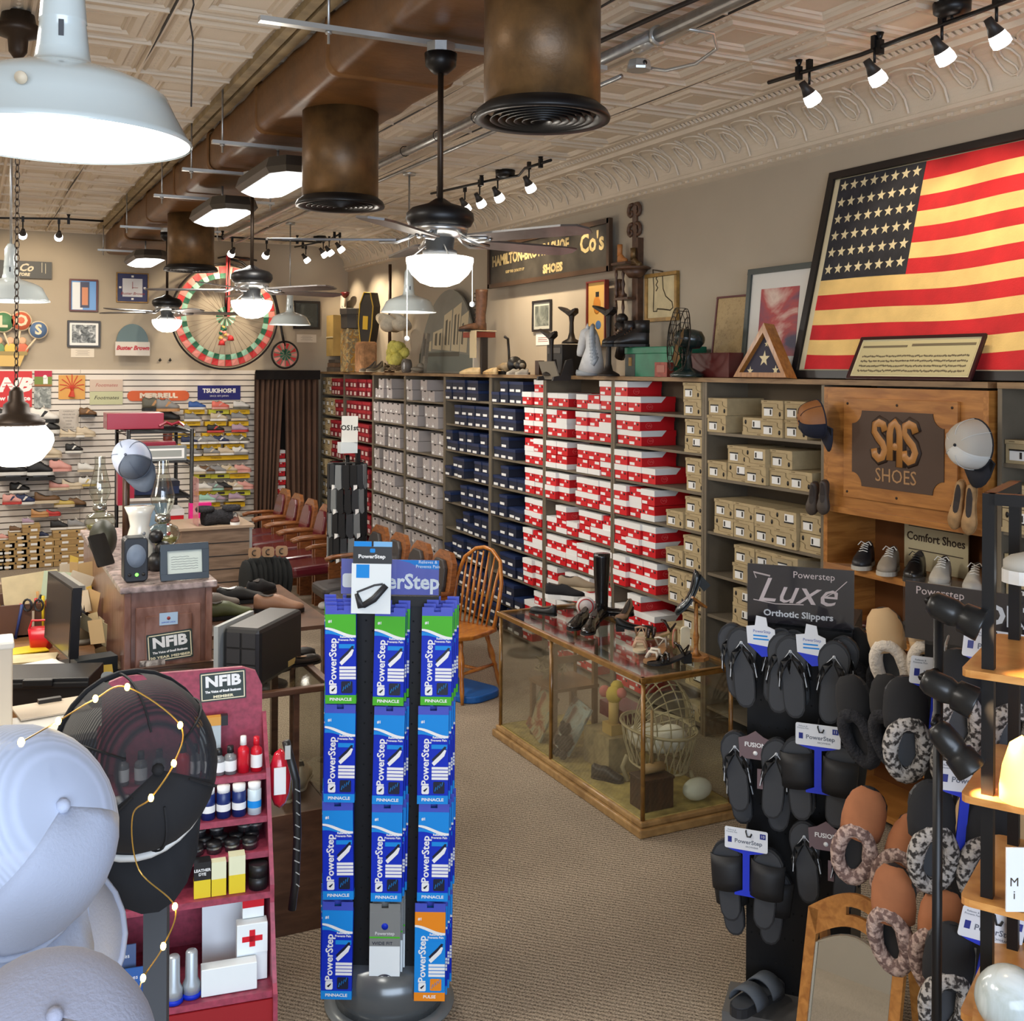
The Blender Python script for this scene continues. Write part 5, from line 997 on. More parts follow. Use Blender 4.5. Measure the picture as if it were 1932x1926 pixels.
for (u, v), (u2, v2) in (((70, 633), (48, 662)), ((40, 618), (36, 655)), ((10, 622), (22, 655))): mb.cyl((*bx(u, v), .01), (*bx(u2, v2), .01), .012, n=6)
mb.build('balloon_strings', t)
for k, (u, v, m) in enumerate(((0, 655, M('coat_green', (110, 150, 110), .6)), (22, 655, M('coat_yellow', (226, 190, 90), .6)), (45, 655, M('coat_red', (210, 110, 80), .6)))):
    x, y = bx(u, v); MB(m).ball((x, y, .012), 12*s_, n=12, sz=.15, sy=1.1).ball((x, y+17*s_, .014), 8*s_, M('plain_face', (222, 176, 140), .6), 10, sz=.15).build('painted_child', t)
bk = [bx(u, v) for u, v in ((2, 691), (40, 691), (50, 665), (-8, 665))]
MB(M('basket_straw', (214, 180, 110), .7)).prism(bk, 0, .03).prism([bx(u, v) for u, v in ((-12, 668), (54, 668), (54, 660), (-12, 660))], 0, .035, M('basket_rim', (160, 140, 90), .7)).build('basket', t)
# high-wheel bicycle with ribbons
wx, wy, wz = PY(425, 597, 13.9); R_ = .655
bike = T('high_wheel_bicycle', 'antique high wheel bicycle decorated with red and green ribbon on the rear wall', 'bicycle', X=TR(wx, 13.9, wz) @ FBACK)
bk_ = M('bike_black', (30, 26, 26), .4, .4); rr_ = M('ribbon_red', (200, 50, 52), .6); gg_ = M('ribbon_green', (24, 92, 66), .6); gl_ = M('ribbon_pale_green', (150, 200, 176), .6); pk_ = M('ribbon_pink', (224, 140, 130), .6)
def circ(r, n=64, z=0, cx=0, cy=0): return [(cx+r*math.cos(2*math.pi*k/n), cy+r*math.sin(2*math.pi*k/n), z) for k in range(n)]
wl = MB(bk_).tube(circ(R_), .012, n=6, closed=True).build('big_wheel_tyre', bike)
MB(M('rim_tan', (140, 110, 84), .5)).tube(circ(R_-.03), .007, n=5, closed=True).build('rim', wl)
sp = MB(M('spoke_steel', (120, 104, 90), .4, .6))
for k in range(40):
    a = 2*math.pi*k/40; b = a+.35*(1 if k % 2 else -1); sp.cyl((.03*math.cos(b), .03*math.sin(b), .0), ((R_-.03)*math.cos(a), (R_-.03)*math.sin(a), 0), .002, n=3)
sp.build('spokes', wl); 
for nm, ra, rb, z, c1, c2, n in (('red_ribbon', R_-.035, R_-.115, .015, rr_, pk_, 44), ('green_ribbon', R_-.115, R_-.18, .02, gg_, gl_, 44)):
    mb = MB(c1)
    for k in range(n):
        a0 = 2*math.pi*k/n; a1 = 2*math.pi*(k+.93)/n; f = 1 if k % 2 else -1
        mb.add([(ra*math.cos(a0), ra*math.sin(a0), z), (ra*math.cos(a1), ra*math.sin(a1), z+.006*f), (rb*math.cos(a1), rb*math.sin(a1), z), (rb*math.cos(a0), rb*math.sin(a0), z+.006*f)], [(0, 1, 2, 3)], c1 if k % 2 else c2)
    mb.build(nm, wl, fixn=False)
mb = MB(gg_)
for k in range(18): a = k*2*math.pi/18; mb.add([(.02*math.cos(a), .02*math.sin(a), .03), (.12*math.cos(a-.1), .12*math.sin(a-.1), .04), (.12*math.cos(a+.12), .12*math.sin(a+.12), .03)], [(0, 1, 2)], gg_ if k % 2 else gl_)
mb.build('hub_rosette', bike)
MB(bk_).cyl((0, 0, .0), (.03, R_+.09, .02), .018, n=8).cyl((0, 0, .06), (.03, R_+.09, .05), .012, n=8).tube([(.03, R_+.07, .02), (.2, R_+.03, 0), (.42, R_-.15, -.02), (.62, R_*.45, -.02), (.69, 0, -.02), (.72, -.2, -.01), (.75, -.36, 0)], .016, n=8).tube([(-.05, R_+.09, -.2), (.03, R_+.1, .0), (.2, R_+.06, .2), (.34, R_+.04, .22)], .012, n=6).build('fork_and_backbone', bike)
MB(rr_).box((-.005, .0, .05), (.045, R_+.1, .06)).build('red_fork_ribbon', bike)
MB(M('saddle_brown', (92, 60, 40), .5)).ball((.24, R_+.07, .03), .09, sy=.3, sz=.6, n=10).build('saddle', bike)
mb = MB(gg_); r = random.Random(8)
for k in range(14): mb.ball((r.uniform(-.07, .07), -.22+r.uniform(-.1, .08), .04), .028, (gg_, pk_, M('berry_gold', (190, 160, 80), .5))[k % 3], 6)
mb.lathe([(.045, 0), (.03, .05), (.0, .07)], rr_, 10, TR(-.05, -.36, .04) @ RX(-math.pi/2)).lathe([(.045, 0), (.03, .05), (.0, .07)], rr_, 10, TR(.06, -.3, .04) @ RX(-math.pi/2)).build('bell_decoration', bike)
sx, sy = .755, -.47; sw = MB(bk_).tube(circ(.17, 32, 0, sx, sy), .012, n=6, closed=True).cyl((sx, sy, 0), (.745, -.33, 0), .009, n=6).build('small_wheel_tyre', bike)
mb = MB(rr_)
for k in range(14): a = k*2*math.pi/14; mb.add([(sx+.05*math.cos(a), sy+.05*math.sin(a), .02), (sx+.15*math.cos(a-.16), sy+.15*math.sin(a-.16), .01), (sx+.15*math.cos(a+.18), sy+.15*math.sin(a+.18), .02)], [(0, 1, 2)], rr_ if k % 2 else pk_)
for k in range(9): a = k*2*math.pi/9; mb.add([(sx, sy, .035), (sx+.075*math.cos(a-.2), sy+.075*math.sin(a-.2), .028), (sx+.075*math.cos(a+.25), sy+.075*math.sin(a+.25), .03)], [(0, 1, 2)], gg_)
mb.build('small_wheel_rosette', sw)
MB(black).lathe([(.0, 0), (.02, -.03), (.0, -.05)], n=6, X=TR(0, 0, 0)).build('wall_hook', loc=PY(302, 675, YB-.02), label='left of two small black wall hooks by the wheel', cat='hook'); MB(black).lathe([(.0, 0), (.02, -.03), (.0, -.05)], n=6).build('wall_hook', loc=PY(321, 675, YB-.02), label='right of two small black wall hooks by the wheel', cat='hook')
# brown curtain across the stockroom doorway
curt = M('brown_curtain_cloth', (88, 64, 50), .9, noise=.08, nscale=4, bump=.1, bscale=100); cdk = M('doorway_shade', (18, 12, 10), .9)
cy_ = 14.16; x0_, x1_, xm = PY(480, 800, cy_).x, PY(601, 800, cy_).x, PY(537, 800, cy_).x
def cloth(xa, xb_top, xb_bot, lab):
    mb = MB(curt); N = 60; vs = []; fs = []; Z = [2.26, 1.8, 1.2, .6, .03]
    for i in range(N+1):
        f = i/N
        for z in Z:
            q = (2.26-z)/2.26; xb_ = xb_top+(xb_bot-xb_top)*q; x = xa+(xb_-xa)*f; ph = f*38+.4*math.sin(f*9); vs.append((x, cy_+.035*math.sin(ph)+.012*math.sin(ph*2.3+z), z))
    k = len(Z)
    for i in range(N):
        for j in range(k-1): fs.append((i*k+j, (i+1)*k+j, (i+1)*k+j+1, i*k+j+1))
    o = mb.add(vs, fs, curt, True).build('curtain', label=lab, cat='curtain', group=None); md = o.modifiers.new('thick', 'SOLIDIFY'); md.thickness = .004; return o
cloth(x0_, xm-.01, xm-.13, 'left half of the brown stockroom curtain beside the slatwall'); cloth(x1_, xm+.0, xm+.05, 'right half of the brown stockroom curtain beside the shoe boxes')
MB(cdk).box((x0_, cy_-.07, 2.2), (x1_, cy_-.05, 2.32)).build('valance_shade_strip', label='dark valance strip with shade in its colour over the brown curtain', cat='valance')  # near-black strip: shade along the curtain top put into the valance colour
MB(cdk).box((x0_, YB-.012, 0), (x1_, YB-.001, 2.3)).build('doorway_shade_sheet', kind='structure')  # near-black sheet on the solid wall stands in for the unlit doorway
r = random.Random(12)
for k in range(11):
    put_box('r', xm-.04, 0, 0, 'red stockroom shoe box seen in the curtain gap, %s from the floor' % ORD[k]).matrix_world = TR(xm-.06+.01*(k % 2), cy_+.06, .02+k*.115) @ RZ(-math.pi/2) @ TR(-.0, 0, 0) @ RZ(math.pi) @ SCL(.55, 1, 1)
# shoes on the slatwall
SC_ = {'k': (28, 28, 30), 'w': (226, 224, 218), 'p': (220, 160, 150), 'n': (36, 48, 84), 'b': (110, 80, 52), 'g': (140, 140, 140), 'y': (196, 170, 90), 'r': (190, 60, 56), 's': (206, 190, 164), 'u': (60, 100, 170), 'm': (160, 206, 190), 'v': (176, 150, 170), 't': (190, 140, 90), 'o': (98, 96, 84), 'c': (236, 120, 104)}
CN = {'k': 'black', 'w': 'white', 'p': 'pale pink', 'n': 'navy', 'b': 'brown', 'g': 'grey', 'y': 'gold', 'r': 'red', 's': 'cream', 'u': 'blue', 'm': 'mint', 'v': 'lilac', 't': 'tan', 'o': 'olive grey', 'c': 'coral'}
def smt(c): return M('shoe_'+CN[c].replace(' ', '_'), SC_[c], .55)
def wshoe(u, v, a, b, lab, L=.27, style='low', z=None, y=None, st=None):
    hk = .1 if z is not None and L == .215 else .125
    y = y or 14.24; p = PY(u, v, y); zz = p.z if z is None else z
    return shoe('w%s%s%s%.2f%s' % (a, b, style, L, st), lab, TR(p.x-L/2, y, zz), 'shoe', 'single shoes displayed on the slatwall', L=L, W=.1*L/.27, h=(hk if style != 'boot' else .14)*L/.27, sole=.034*L/.27, style=style, cu=smt(a), cs=smt(b), laces=lace_w if style == 'low' else None, name='display_shoe', stripe=smt(st) if st else None)
ledgem = M('clear_ledge', (214, 214, 214), .3, alpha=.55)
def ledge(x, z, w=.2, y=14.27): 
    return MB(ledgem).box((x-w/2, YW-.12, z-.008), (x+w/2, YW-.003, z-.002)).box((x-w/2, YW-.122, z-.02), (x+w/2, YW-.118, z-.002)).build('acrylic_ledge', label=None)
LS = [(16, 796, 'k', 'w', 'black sneaker half hidden by the globe lamp fitter', .3, 'low', 'w'), (84, 797, 'w', 'k', 'white and black running shoe right of the globe lamp fitter', .32, 'low', 'k'), (86, 817, 'k', 'w', 'black and white running shoe just right of the globe', .32, 'low', 'w'), (96, 863, 's', 's', 'cream ankle boot right beside the white globe', .24, 'boot', None),
 (25, 896, 'k', 'w', 'large black running shoe on the left black display box', .3, 'low', None), (76, 896, 'k', 'w', 'large black running shoe on the right black display box', .3, 'low', None), (140, 854, 'k', 'w', 'small black and white sneaker high on the slatwall middle', .2, 'low', 'w'), (114, 889, 'p', 'p', 'pink knit shoe right of the black display boxes', .25, 'low', None),
 (37, 929, 'k', 'w', 'small black sneaker with a white stripe below the display boxes', .22, 'low', 'w'), (113, 924, 'p', 's', 'pink slip-on beside the cream sandal', .24, 'flat', None), (137, 922, 's', 's', 'cream strappy shoe overlapping the pink slip-on', .24, 'flat', None), (24, 951, 'p', 'r', 'pink and navy running shoe low on the slatwall left', .22, 'low', 'n'), (48, 951, 'n', 'w', 'navy running shoe beside the pink and navy one', .22, 'low', 'w'),
 (89, 949, 'b', 's', 'brown moccasin above the tan sandal', .28, 'flat', None), (122, 956, 'y', 's', 'gold flat shoe right of the brown moccasin', .24, 'flat', None), (146, 956, 'b', 'k', 'dark brown shoe right of the gold flat', .2, 'low', None), (76, 975, 't', 't', 'tan strappy sandal under the brown moccasin', .2, 'flat', None), (101, 973, 'r', 'r', 'red strappy sandal beside the tan one', .16, 'flat', None),
 (129, 824, 's', 's', 'cream flat shoe first of the row under the notice', .2, 'flat', None), (145, 825, 's', 'w', 'cream flat shoe second of the row under the notice', .2, 'flat', None), (162, 824, 's', 's', 'cream sandal third of the row under the notice', .22, 'low', None),
 (131, 783+5, 's', 's', None, 0, '', None), (166, 786, 'b', 'k', 'tan and black sneaker left of the red chest', .2, 'low', 't'), (163, 890, 'w', 's', 'white shoe left of the wire rack upright', .2, 'low', None), (165, 917, 'w', 'y', 'white and yellow shoe left of the wire rack upright', .2, 'low', 'y')]
for u, v, a, b, lab, L, stl, st in LS:
    if not lab: continue
    wshoe(u, v, a, b, lab, L, stl, st=st)
    o = ledge(PY(u, v, 14.27).x, PY(u, v, 14.24).z, .16); tag(o, 'clear acrylic ledge under the '+' '.join(lab.split()[:9]), 'ledge')
for u, v in ((25, 902), (76, 902)):
    p = PY(u, v, 14.24); MB(black).box((-.16, -.11, -.05), (.16, .11, -.012)).build('display_box', loc=(p.x, 14.24, p.z+.03), label='flat black display box under the %s large black running shoe' % ('left' if u < 50 else 'right'), cat='display box')
yel = M('yellow_ledge', (228, 184, 20), .5); yel2 = M('yellow_green_ledge', (206, 204, 60), .5); inkk = M('ledge_ink', (120, 84, 10), .6)
ROWS = [(781, [(353, 390, 0), (398, 436, 1), (438, 475, 0)], [(372, 'u', 'w'), (416, 'c', 'p'), (456, 'w', 'o')]), (803, [(342, 382, 0), (391, 431, 0), (436, 473, 0)], [(364, 'g', 'w'), (413, 's', 'w'), (452, 'g', 's')]),
 (825, [(333, 372, 0), (386, 425, 0), (431, 469, 0)], [(352, 'g', 'w'), (407, 'k', 'r'), (453, 'v', 'r')]), (846, [(338, 376, 0), (385, 421, 0), (428, 465, 0)], [(358, 'n', 'w'), (377, 'g', 'w'), (398, 'g', 'w'), (418, 'n', 'w'), (438, 'g', 'w'), (455, 'o', 'w')]),
 (868, [(349, 473, 0)], [(364, 'g', 'w'), (400, 'g', 's'), (427, 's', 'w'), (454, 'w', 'g')]), (902, [(369, 402, 1), (402.5, 438, 1), (438.5, 476, 0)], [(374, 'w', 's'), (391, 'b', 'g'), (412, 'g', 'w'), (433, 's', 'y'), (458, 'p', 'p')]),
 (934, [(374, 401, 0), (401.5, 440, 1), (440.5, 477, 1)], [(386, 'w', 's'), (407, 'g', 'm'), (424, 'k', 'b'), (444, 's', 'w'), (463, 'p', 'p')]), (956, [(382, 420, 0), (430, 467, 0)], [(392, 'm', 'w'), (410, 'v', 'g'), (447, 'v', 's')])]
SB = ['row of shoes right under the blue sign', 'second row', 'third row', 'fourth row', 'fifth row on the long ledge', 'sixth row', 'seventh row', 'lowest row']
for ri, (v, leds, shs) in enumerate(ROWS):
    for k, (u0, u1, ty) in enumerate(leds):
        p, w_, h_ = onY(u0, u1, v-9, v, YW-.13)
        t = MB(yel2 if ty else yel).box((-w_/2, 0, -.12), (w_/2, h_*.9, 0)).build('yellow_ledge', X=TR(p) @ FBACK, label='yellow printed shoe ledge, %s, %s from left' % (SB[ri].replace(' of shoes', ''), ORD[k]), cat='ledge', group='yellow shoe ledges on the slatwall')
        if ty: MB(M('ledge_black_print', (60, 56, 50), .6)).box((-w_*.15, h_*.2, .0), (w_*.2, h_*.7, .002)).build('black_print', t)
        else: letters(t, 'TSUKIHOSHI', h_*.5, inkk, 0, h_*.45, .001, sx=.8)
    zz = PY(400, v-9, YW-.13).z
    for k, (u, a, b) in enumerate(shs):
        wshoe(u, v, a, b, '%s children\'s shoe on the yellow ledges, %s, %s from left' % (CN[a], SB[ri].replace(' of shoes', ''), ORD[k]), .215, 'low', z=zz+.002, y=14.22, st=b if k % 2 else None)
wshoe(292, 775, 'o', 'k', 'grey hiking shoe behind another on the orange ledge', .3, 'low', st='t'); wshoe(317, 776, 'g', 't', 'grey and tan hiking shoe in front on the orange ledge', .28, 'low', y=14.2, st='t')
wshoe(318, 797, 'k', 'b', 'dark brown hiking boot on the lower orange ledge', .28, 'boot')
for u0, u1, v, lab in ((300, 325, 780, 'orange ledge under the two hiking shoes'), (305, 341, 801, 'orange ledge under the dark brown hiking boot')):
    p, w_, h_ = onY(u0, u1, v-5, v, YW-.12); MB(M('merrell_orange')).box((-w_/2, 0, -.11), (w_/2, h_, 0)).build('orange_ledge', X=TR(p+Vector((0, 0, .0))) @ FBACK, label=lab, cat='ledge')
# stacks of small kraft boxes on the floor along the slatwall, with tiny shoes on top
kb = None; cols = [(-6, 3), (10, 4), (34, 5), (58, 6), (86, 4), (117, 5), (149, 5)]
tops = ['p', 'p', 'b', 'v', 'n', 'k', 'g']
for ci, (u, n) in enumerate(cols):
    w_ = .19 if ci not in (5,) else .22
    for k in range(n):
        z = .005+k*.083; x = PY(u, 1060, 13.98).x
        if kb is None:
            kb = MB(M('kraft_small', (168, 136, 88), .75)).box((-.093, 0, 0), (.093, .26, .078)).box((-.096, -.003, .056), (.096, .263, .08), M('kraft_small_lid', (182, 150, 98), .75)).bc((.03, -.001, .026), (.07, .003, .026), white).bc((-.02, -.004, .068), (.02, .003, .016), darkp).build('small_shoe_box'); o = kb
        else: o = dup(kb)
        o.location = (x+.01*(k % 2)-.005, 13.98, z); tag(o, 'small kraft shoe box below the slatwall, %s stack from left, %s from floor' % (ORD[ci], ORD[k]), 'shoe box', 'small kraft boxes stacked under the slatwall')
    wshoe(u, 0, tops[ci], 'w', 'tiny %s baby shoe on the %s stack of small kraft boxes' % (CN[tops[ci]], ORD[ci]), .13 if ci < 5 else .2, 'low', z=.01+n*.083, y=14.07)
# ---------------------------------------------------------------- theatre seats, windsor chair, sock rack
vinyl = M('burgundy_vinyl', (92, 26, 36), .25, coat=.4); charc = M('charcoal_vinyl', (50, 46, 46), .5); seatwood = M('seat_oak', (150, 92, 48), .35, wood=(110, 64, 32), nscale=8, stretch=(2, 2, 8), coat=.3)
FX = RZ(math.pi/2)   # local: x across, y back->front; seat faces local -Y ... turned to face -X
def seat(y, lab, uph, folded=False, grp='burgundy theatre seats'):
    X = TR(3.2, y, 0) @ RZ(-math.pi/2); t = T('theatre_seat', lab, 'theatre seat', X=X, group=grp)   # local -Y faces -X
    P = [(-.2, 0), (-.225, .3), (-.19, .47), (-.1, .54), (.1, .54), (.19, .47), (.225, .3), (.2, 0)]
    B = TR(0, .0, .42) @ RX(math.pi/2-.2)
    MB(seatwood).prism(P, -.02, .02, X=B).build('back_frame', t)
    MB(uph).prism([(x*.68, y_*.8+.045) for x, y_ in P], .02, .055, X=B).build('back_cushion', t, bevel=.01)
    for s in (1, -1):
        MB(seatwood).tube([(s*.235, .05, .66), (s*.235, -.1, .67), (s*.235, -.28, .66), (s*.235, -.34, .64)], .022, n=8).box((s*.235-.018, -.12, .0), (s*.235+.018, .04, .65)).build('arm_standard', t)
    MB(uph).prism(rrect(.43, .44, .06, 4), 0, .1, X=TR(0, -.26, .38) @ RX(.06)).build('seat_cushion', t, bevel=.03)
    return t
s0 = None
for k, y in enumerate((12.6, 12.05, 11.5, 10.95, 10.4)): seat(y, 'burgundy theatre seat with oak arms, %s from the curtain' % ORD[k], vinyl)
for k, y in enumerate((9.3, 8.8, 8.3, 7.82)): seat(y, 'charcoal theatre seat with arched oak back, %s from the sock rack' % ORD[k], charc, grp='charcoal theatre seats')
def windsor():
    wm = M('golden_oak', (196, 126, 48), .3, wood=(160, 92, 30), nscale=7, stretch=(6, 2, 2), coat=.4)
    t = T('windsor_chair', 'golden oak hoop-back spindle chair right of the insole rack', 'chair', X=TR(3.2, 7.36, 0) @ RZ(-math.pi/2+.45))
    MB(wm).prism([(x*.225, y*.21) for x, y in ((-.9, 1), (.9, 1), (1.05, .3), (1.08, -.5), (.8, -1), (-.8, -1), (-1.08, -.5), (-1.05, .3))], .43, .465).build('seat', t, bevel=.01)
    hp = [(-.2, .17, .46), (-.215, .2, .6), (-.215, .24, .78), (-.17, .28, .93), (-.08, .3, 1.0), (0, .305, 1.015), (.08, .3, 1.0), (.17, .28, .93), (.215, .24, .78), (.215, .2, .6), (.2, .17, .46)]
    MB(wm).tube(hp, .015, n=8).build('hoop_back', t)
    for k in range(7):
        x = -.14+.0467*k; zt = 1.0-.9*x*x*4; MB(wm).tube([(x*.9, .17, .46), (x*1.05, .235, .72), (x*1.15, .295, zt-.01)], .007, n=6, rs=[.007, .011, .006]).build('spindle', t)
    for sx in (-1, 1):
        for sy in (-1, 1):
            a = Vector((sx*.15, sy*.14, .44)); b = Vector((sx*.235, sy*.22, 0)); pts = [a+(b-a)*q for q in (0, .12, .2, .3, .42, .5, .56, .62, .8, 1)]
            MB(wm).tube(pts, .02, n=8, rs=[.014, .018, .013, .022, .024, .014, .02, .014, .018, .011]).build('leg', t)
    for sx in (-1, 1): MB(wm).tube([(sx*.2, -.19, .2), (sx*.2, 0, .2), (sx*.2, .19, .2)], .012, n=6, rs=[.009, .016, .009]).build('stretcher', t)
    MB(wm).tube([(-.2, 0, .2), (0, 0, .2), (.2, 0, .2)], .012, n=6).build('stretcher', t)
windsor()
MB(M('blue_foam_mat', (22, 96, 176), .4)).prism(rrect(.36, .5, .12, 6), 0, .05).build('blue_measuring_mat', X=TR(3.22, 7.3, 0.001) @ RZ(.4), label='bright blue flat foot device on the carpet under the chair', cat='foot device', bevel=.01)
# sock rack
sp_ = PZ(665, 850, 1.62); t = T('sock_rack', 'black spinning rack crowded with hanging socks, with a paper sign', 'sock rack', (2.62, 8.35, 0)); 
ry = 0
t.location = PD(655, 960, 10.15).x, PD(655, 960, 10.15).y, 0
MB(blackm).lathe([(.2, 0), (.2, .02), (.03, .04), (.02, .06), (.02, 1.55)], n=24).box((.08, -.02, .1), (.12, .02, 1.6)).build('stand', t)
hookm = M('sock_grey', (120, 124, 126), .8); soc = [M('sock_black', (26, 26, 28), .9), M('sock_charcoal', (50, 52, 56), .9), hookm, M('sock_black')]
r = random.Random(14)
kk = 0
for zi, z in enumerate((1.36, 1.14, .92, .7)):
    MB(blackm).tube([(.16*math.cos(a), .16*math.sin(a), z+.13) for a in [q*math.pi/8 for q in range(16)]], .005, n=4, closed=True).build('tier_ring', t)
    for k in range(16):
        a = k*math.pi/8+.1*zi; c, s = math.cos(a), math.sin(a); X = TR(.17*c, .17*s, z) @ RZ(a+math.pi/2)
        m = soc[(k+zi) % 4]; kk += 1
        MB(m).prism([(-.028, .11), (.028, .11), (.03, -.02), (.034, -.09), (-.0, -.12), (-.032, -.07)], -.012, .012, X=X @ RX(math.pi/2)).prism([(0, -.07), (.034, -.07), (.034, -.1), (.0, -.12)], -.0135, .0135, (white if k % 3 == 0 else m), X @ RX(math.pi/2)).build('hanging_sock', t)
pb = MB(M('rack_red_strip', (140, 40, 40), .6)); [pb.lathe([(.13, z), (.13, z+.02)], n=16) for z in (1.2, .98, .76)]; pb.build('red_price_strip', t)
MB(M('rack_box_white', (206, 214, 216), .6)).bc((0, 0, 1.62), (.16, .1, .1)).build('box_top', t)
hs = MB(M('card_grey_white', (206, 206, 200), .6)).box((-.075, 0, 0), (.075, .24, .006)).build('os1st_card', t); hs.matrix_local = TR(.01, -.03, 1.67) @ RZ(-TH) @ RX(math.pi/2-.08); hs.name = 'sign_card'
letters(hs, 'OS1st', .065, black, 0, .13, .0065, bold=.002)
MB(white).tube([(0, 0, .36), (.01, 0, .2), (.03, -.03, .09), (.08, -.1, .05)], .04, n=12, rs=[.05, .04, .036, .03]).build('foot_form', loc=PZ(605, 1125, 0), label='white upright foot form standing on the carpet near the seats', cat='foot form')
MB(white).ball((0, 0, .04), .05, sx=1.3, sz=.8, n=12).build('white_slip', loc=PZ(612, 1150, 0), label='small white rounded object on the carpet beside the insole rack', cat='object')
# ---------------------------------------------------------------- glass display case with shoes
brass = M('varnished_oak_brass', (150, 108, 48), .3, .15, wood=(112, 76, 30), nscale=6, stretch=(2, 2, 2), coat=.5); glass = G('case_glass', (250, 251, 248), .1)
cx0, cx1, cy0, cy1, ctz = 3.05, 3.62, 4.68, 6.36, .8
case = T('glass_display_case', 'long oak framed glass floor case with old toys inside and shoes on top', 'display case', (0, 0, 0)); case.location = ((cx0+cx1)/2, (cy0+cy1)/2, 0)
O = Vector(case.location); lx, ly = (cx1-cx0)/2, (cy1-cy0)/2
mb = MB(M('case_base_oak', (168, 132, 82), .4, wood=(128, 96, 56), nscale=6, stretch=(2, 2, 2), coat=.3))
mb.box((-lx-.03, -ly-.03, 0), (lx+.03, ly+.03, .045)).box((-lx-.012, -ly-.012, .045), (lx+.012, ly+.012, .075)).build('base', case, bevel=.008)
MB(M('case_floor_sand', (176, 156, 92), .8, noise=.15, nscale=14)).box((-lx+.01, -ly+.01, .075), (lx-.01, ly-.01, .08)).build('case_floor', case)
for s1, s2 in ((-1, -1), (-1, 1), (1, -1), (1, 1), (-1, .18)): MB(brass).cyl((s1*(lx-.012), s2*(ly-.012), .075), (s1*(lx-.012), s2*(ly-.012), ctz-.02), .012, n=8).build('corner_post', case)
mb = MB(brass)
for a, b in (((-lx-.01, -ly-.01), (lx+.01, -ly+.02)), ((-lx-.01, ly-.02), (lx+.01, ly+.01)), ((-lx-.01, -ly-.01), (-lx+.02, ly+.01)), ((lx-.02, -ly-.01), (lx+.01, ly+.01))): mb.box((a[0], a[1], ctz-.03), (b[0], b[1], ctz))
mb.build('top_rail', case, bevel=.006)
MB(glass).box((-lx+.015, -ly+.015, ctz-.008), (lx-.015, ly-.015, ctz-.002)).build('glass_top', case)
for n_, lo, hi in (('glass_side', (-lx+.01, -ly+.02, .08), (-lx+.013, ly-.02, ctz-.03)), ('glass_side', (lx-.013, -ly+.02, .08), (lx-.01, ly-.02, ctz-.03)), ('glass_end', (-lx+.02, -ly+.01, .08), (lx-.02, -ly+.013, ctz-.03)), ('glass_end', (-lx+.02, ly-.013, .08), (lx-.02, ly-.01, ctz-.03))): MB(glass).box(lo, hi).build(n_, case)
# contents
cz = .082
wk = M('wicker_pale', (168, 154, 120), .7)
t = T('wicker_doll_pram', 'white wicker doll pram with a hooped hood inside the glass case', 'doll pram', (3.36, 5.0, cz))
mb = MB(wk); 
for k in range(28):
    a = k*2*math.pi/28; b = a+.25; mb.tube([(.13*math.cos(a), .2*math.sin(a), .14), (.16*math.cos(a+.12), .24*math.sin(a+.12), .25), (.17*math.cos(b), .26*math.sin(b), .34)], .0035, n=4).tube([(.13*math.cos(a), .2*math.sin(a), .14), (.16*math.cos(a-.12), .24*math.sin(a-.12), .25), (.17*math.cos(a-.25), .26*math.sin(a-.25), .34)], .0035, n=4)
for z, a, b in ((.14, .13, .2), (.34, .17, .26), (.345, .175, .265)): mb.tube([(a*math.cos(q), b*math.sin(q), z) for q in [i*math.pi/16 for i in range(32)]], .007, n=5, closed=True)
mb.build('basket', t)
mb = MB(wk)
for k in range(9): a = k/8*1.5; mb.tube([(.17*math.cos(q), -.02-.24*math.cos(a)*math.sin(q)*.9, .34+.28*math.sin(a)*math.sin(q)) for q in [i*math.pi/10 for i in range(11)]], .004, n=4)
for k in range(7): q = (k+1)*math.pi/8; mb.tube([(.17*math.cos(q), -.02-.24*math.cos(a)*math.sin(q)*.9, .34+.28*math.sin(a)*math.sin(q)) for a in [i/8*1.5 for i in range(9)]], .0035, n=4)
mb.build('hood', t)
MB(M('white_linen', (214, 208, 192), .9, noise=.05, nscale=9)).ball((.0, .05, .26), .13, sy=1.4, sz=.5, n=14).ball((.02, -.1, .3), .09, sz=.8, n=12).build('bedding', t)
for s in (1, -1): MB(wk).tube([(s*.09, -.17, .14), (s*.1, -.2, .07), (s*.09, -.16, .0)], .014, n=6).tube([(s*.09, .17, .14), (s*.1, .2, .07), (s*.09, .16, .0)], .014, n=6).build('carved_leg', t)
mb = MB(M('football_white', (222, 222, 204), .5)).ball((0, 0, .058), .058, sx=1.55, n=18).build('white_football', loc=(3.46, 4.78, cz), rot=.1, label='white oval football on the glass case floor', cat='ball')
t = MB(dkwood).box((-.09, -.07, 0), (.09, .07, .16)).box((-.095, -.075, .15), (.095, .075, .165)).build('old_wooden_box', loc=(3.2, 4.82, cz), label='small dark wooden box at the near corner inside the case', cat='box', bevel=.004)
MB(M('mallet_wood', (160, 128, 84), .5)).cyl((-.05, 0, 0), (.07, 0, 0), .026).cyl((0, 0, 0), (.0, .0, .3), .008).build('wooden_mallet', loc=(3.2, 4.82, cz+.195), label='wooden mallet standing on the dark wooden box', cat='mallet')
shoe('oldshoecase', 'old black child shoe lying on the case floor', TR(3.12, 5.3, cz) @ RZ(-.9), 'shoe', None, L=.19, W=.07, h=.07, sole=.01, style='low', cu=leathb, name='old_shoe')
MB(M('pale_crate', (150, 134, 100), .7, noise=.15, nscale=16)).box((-.1, -.14, 0), (.1, .14, .2)).box((-.06, -.1, .2), (.04, .0, .26), cb).build('old_crate', loc=(3.32, 5.42, cz), label='pale old crate with blocks behind the wicker pram', cat='crate')
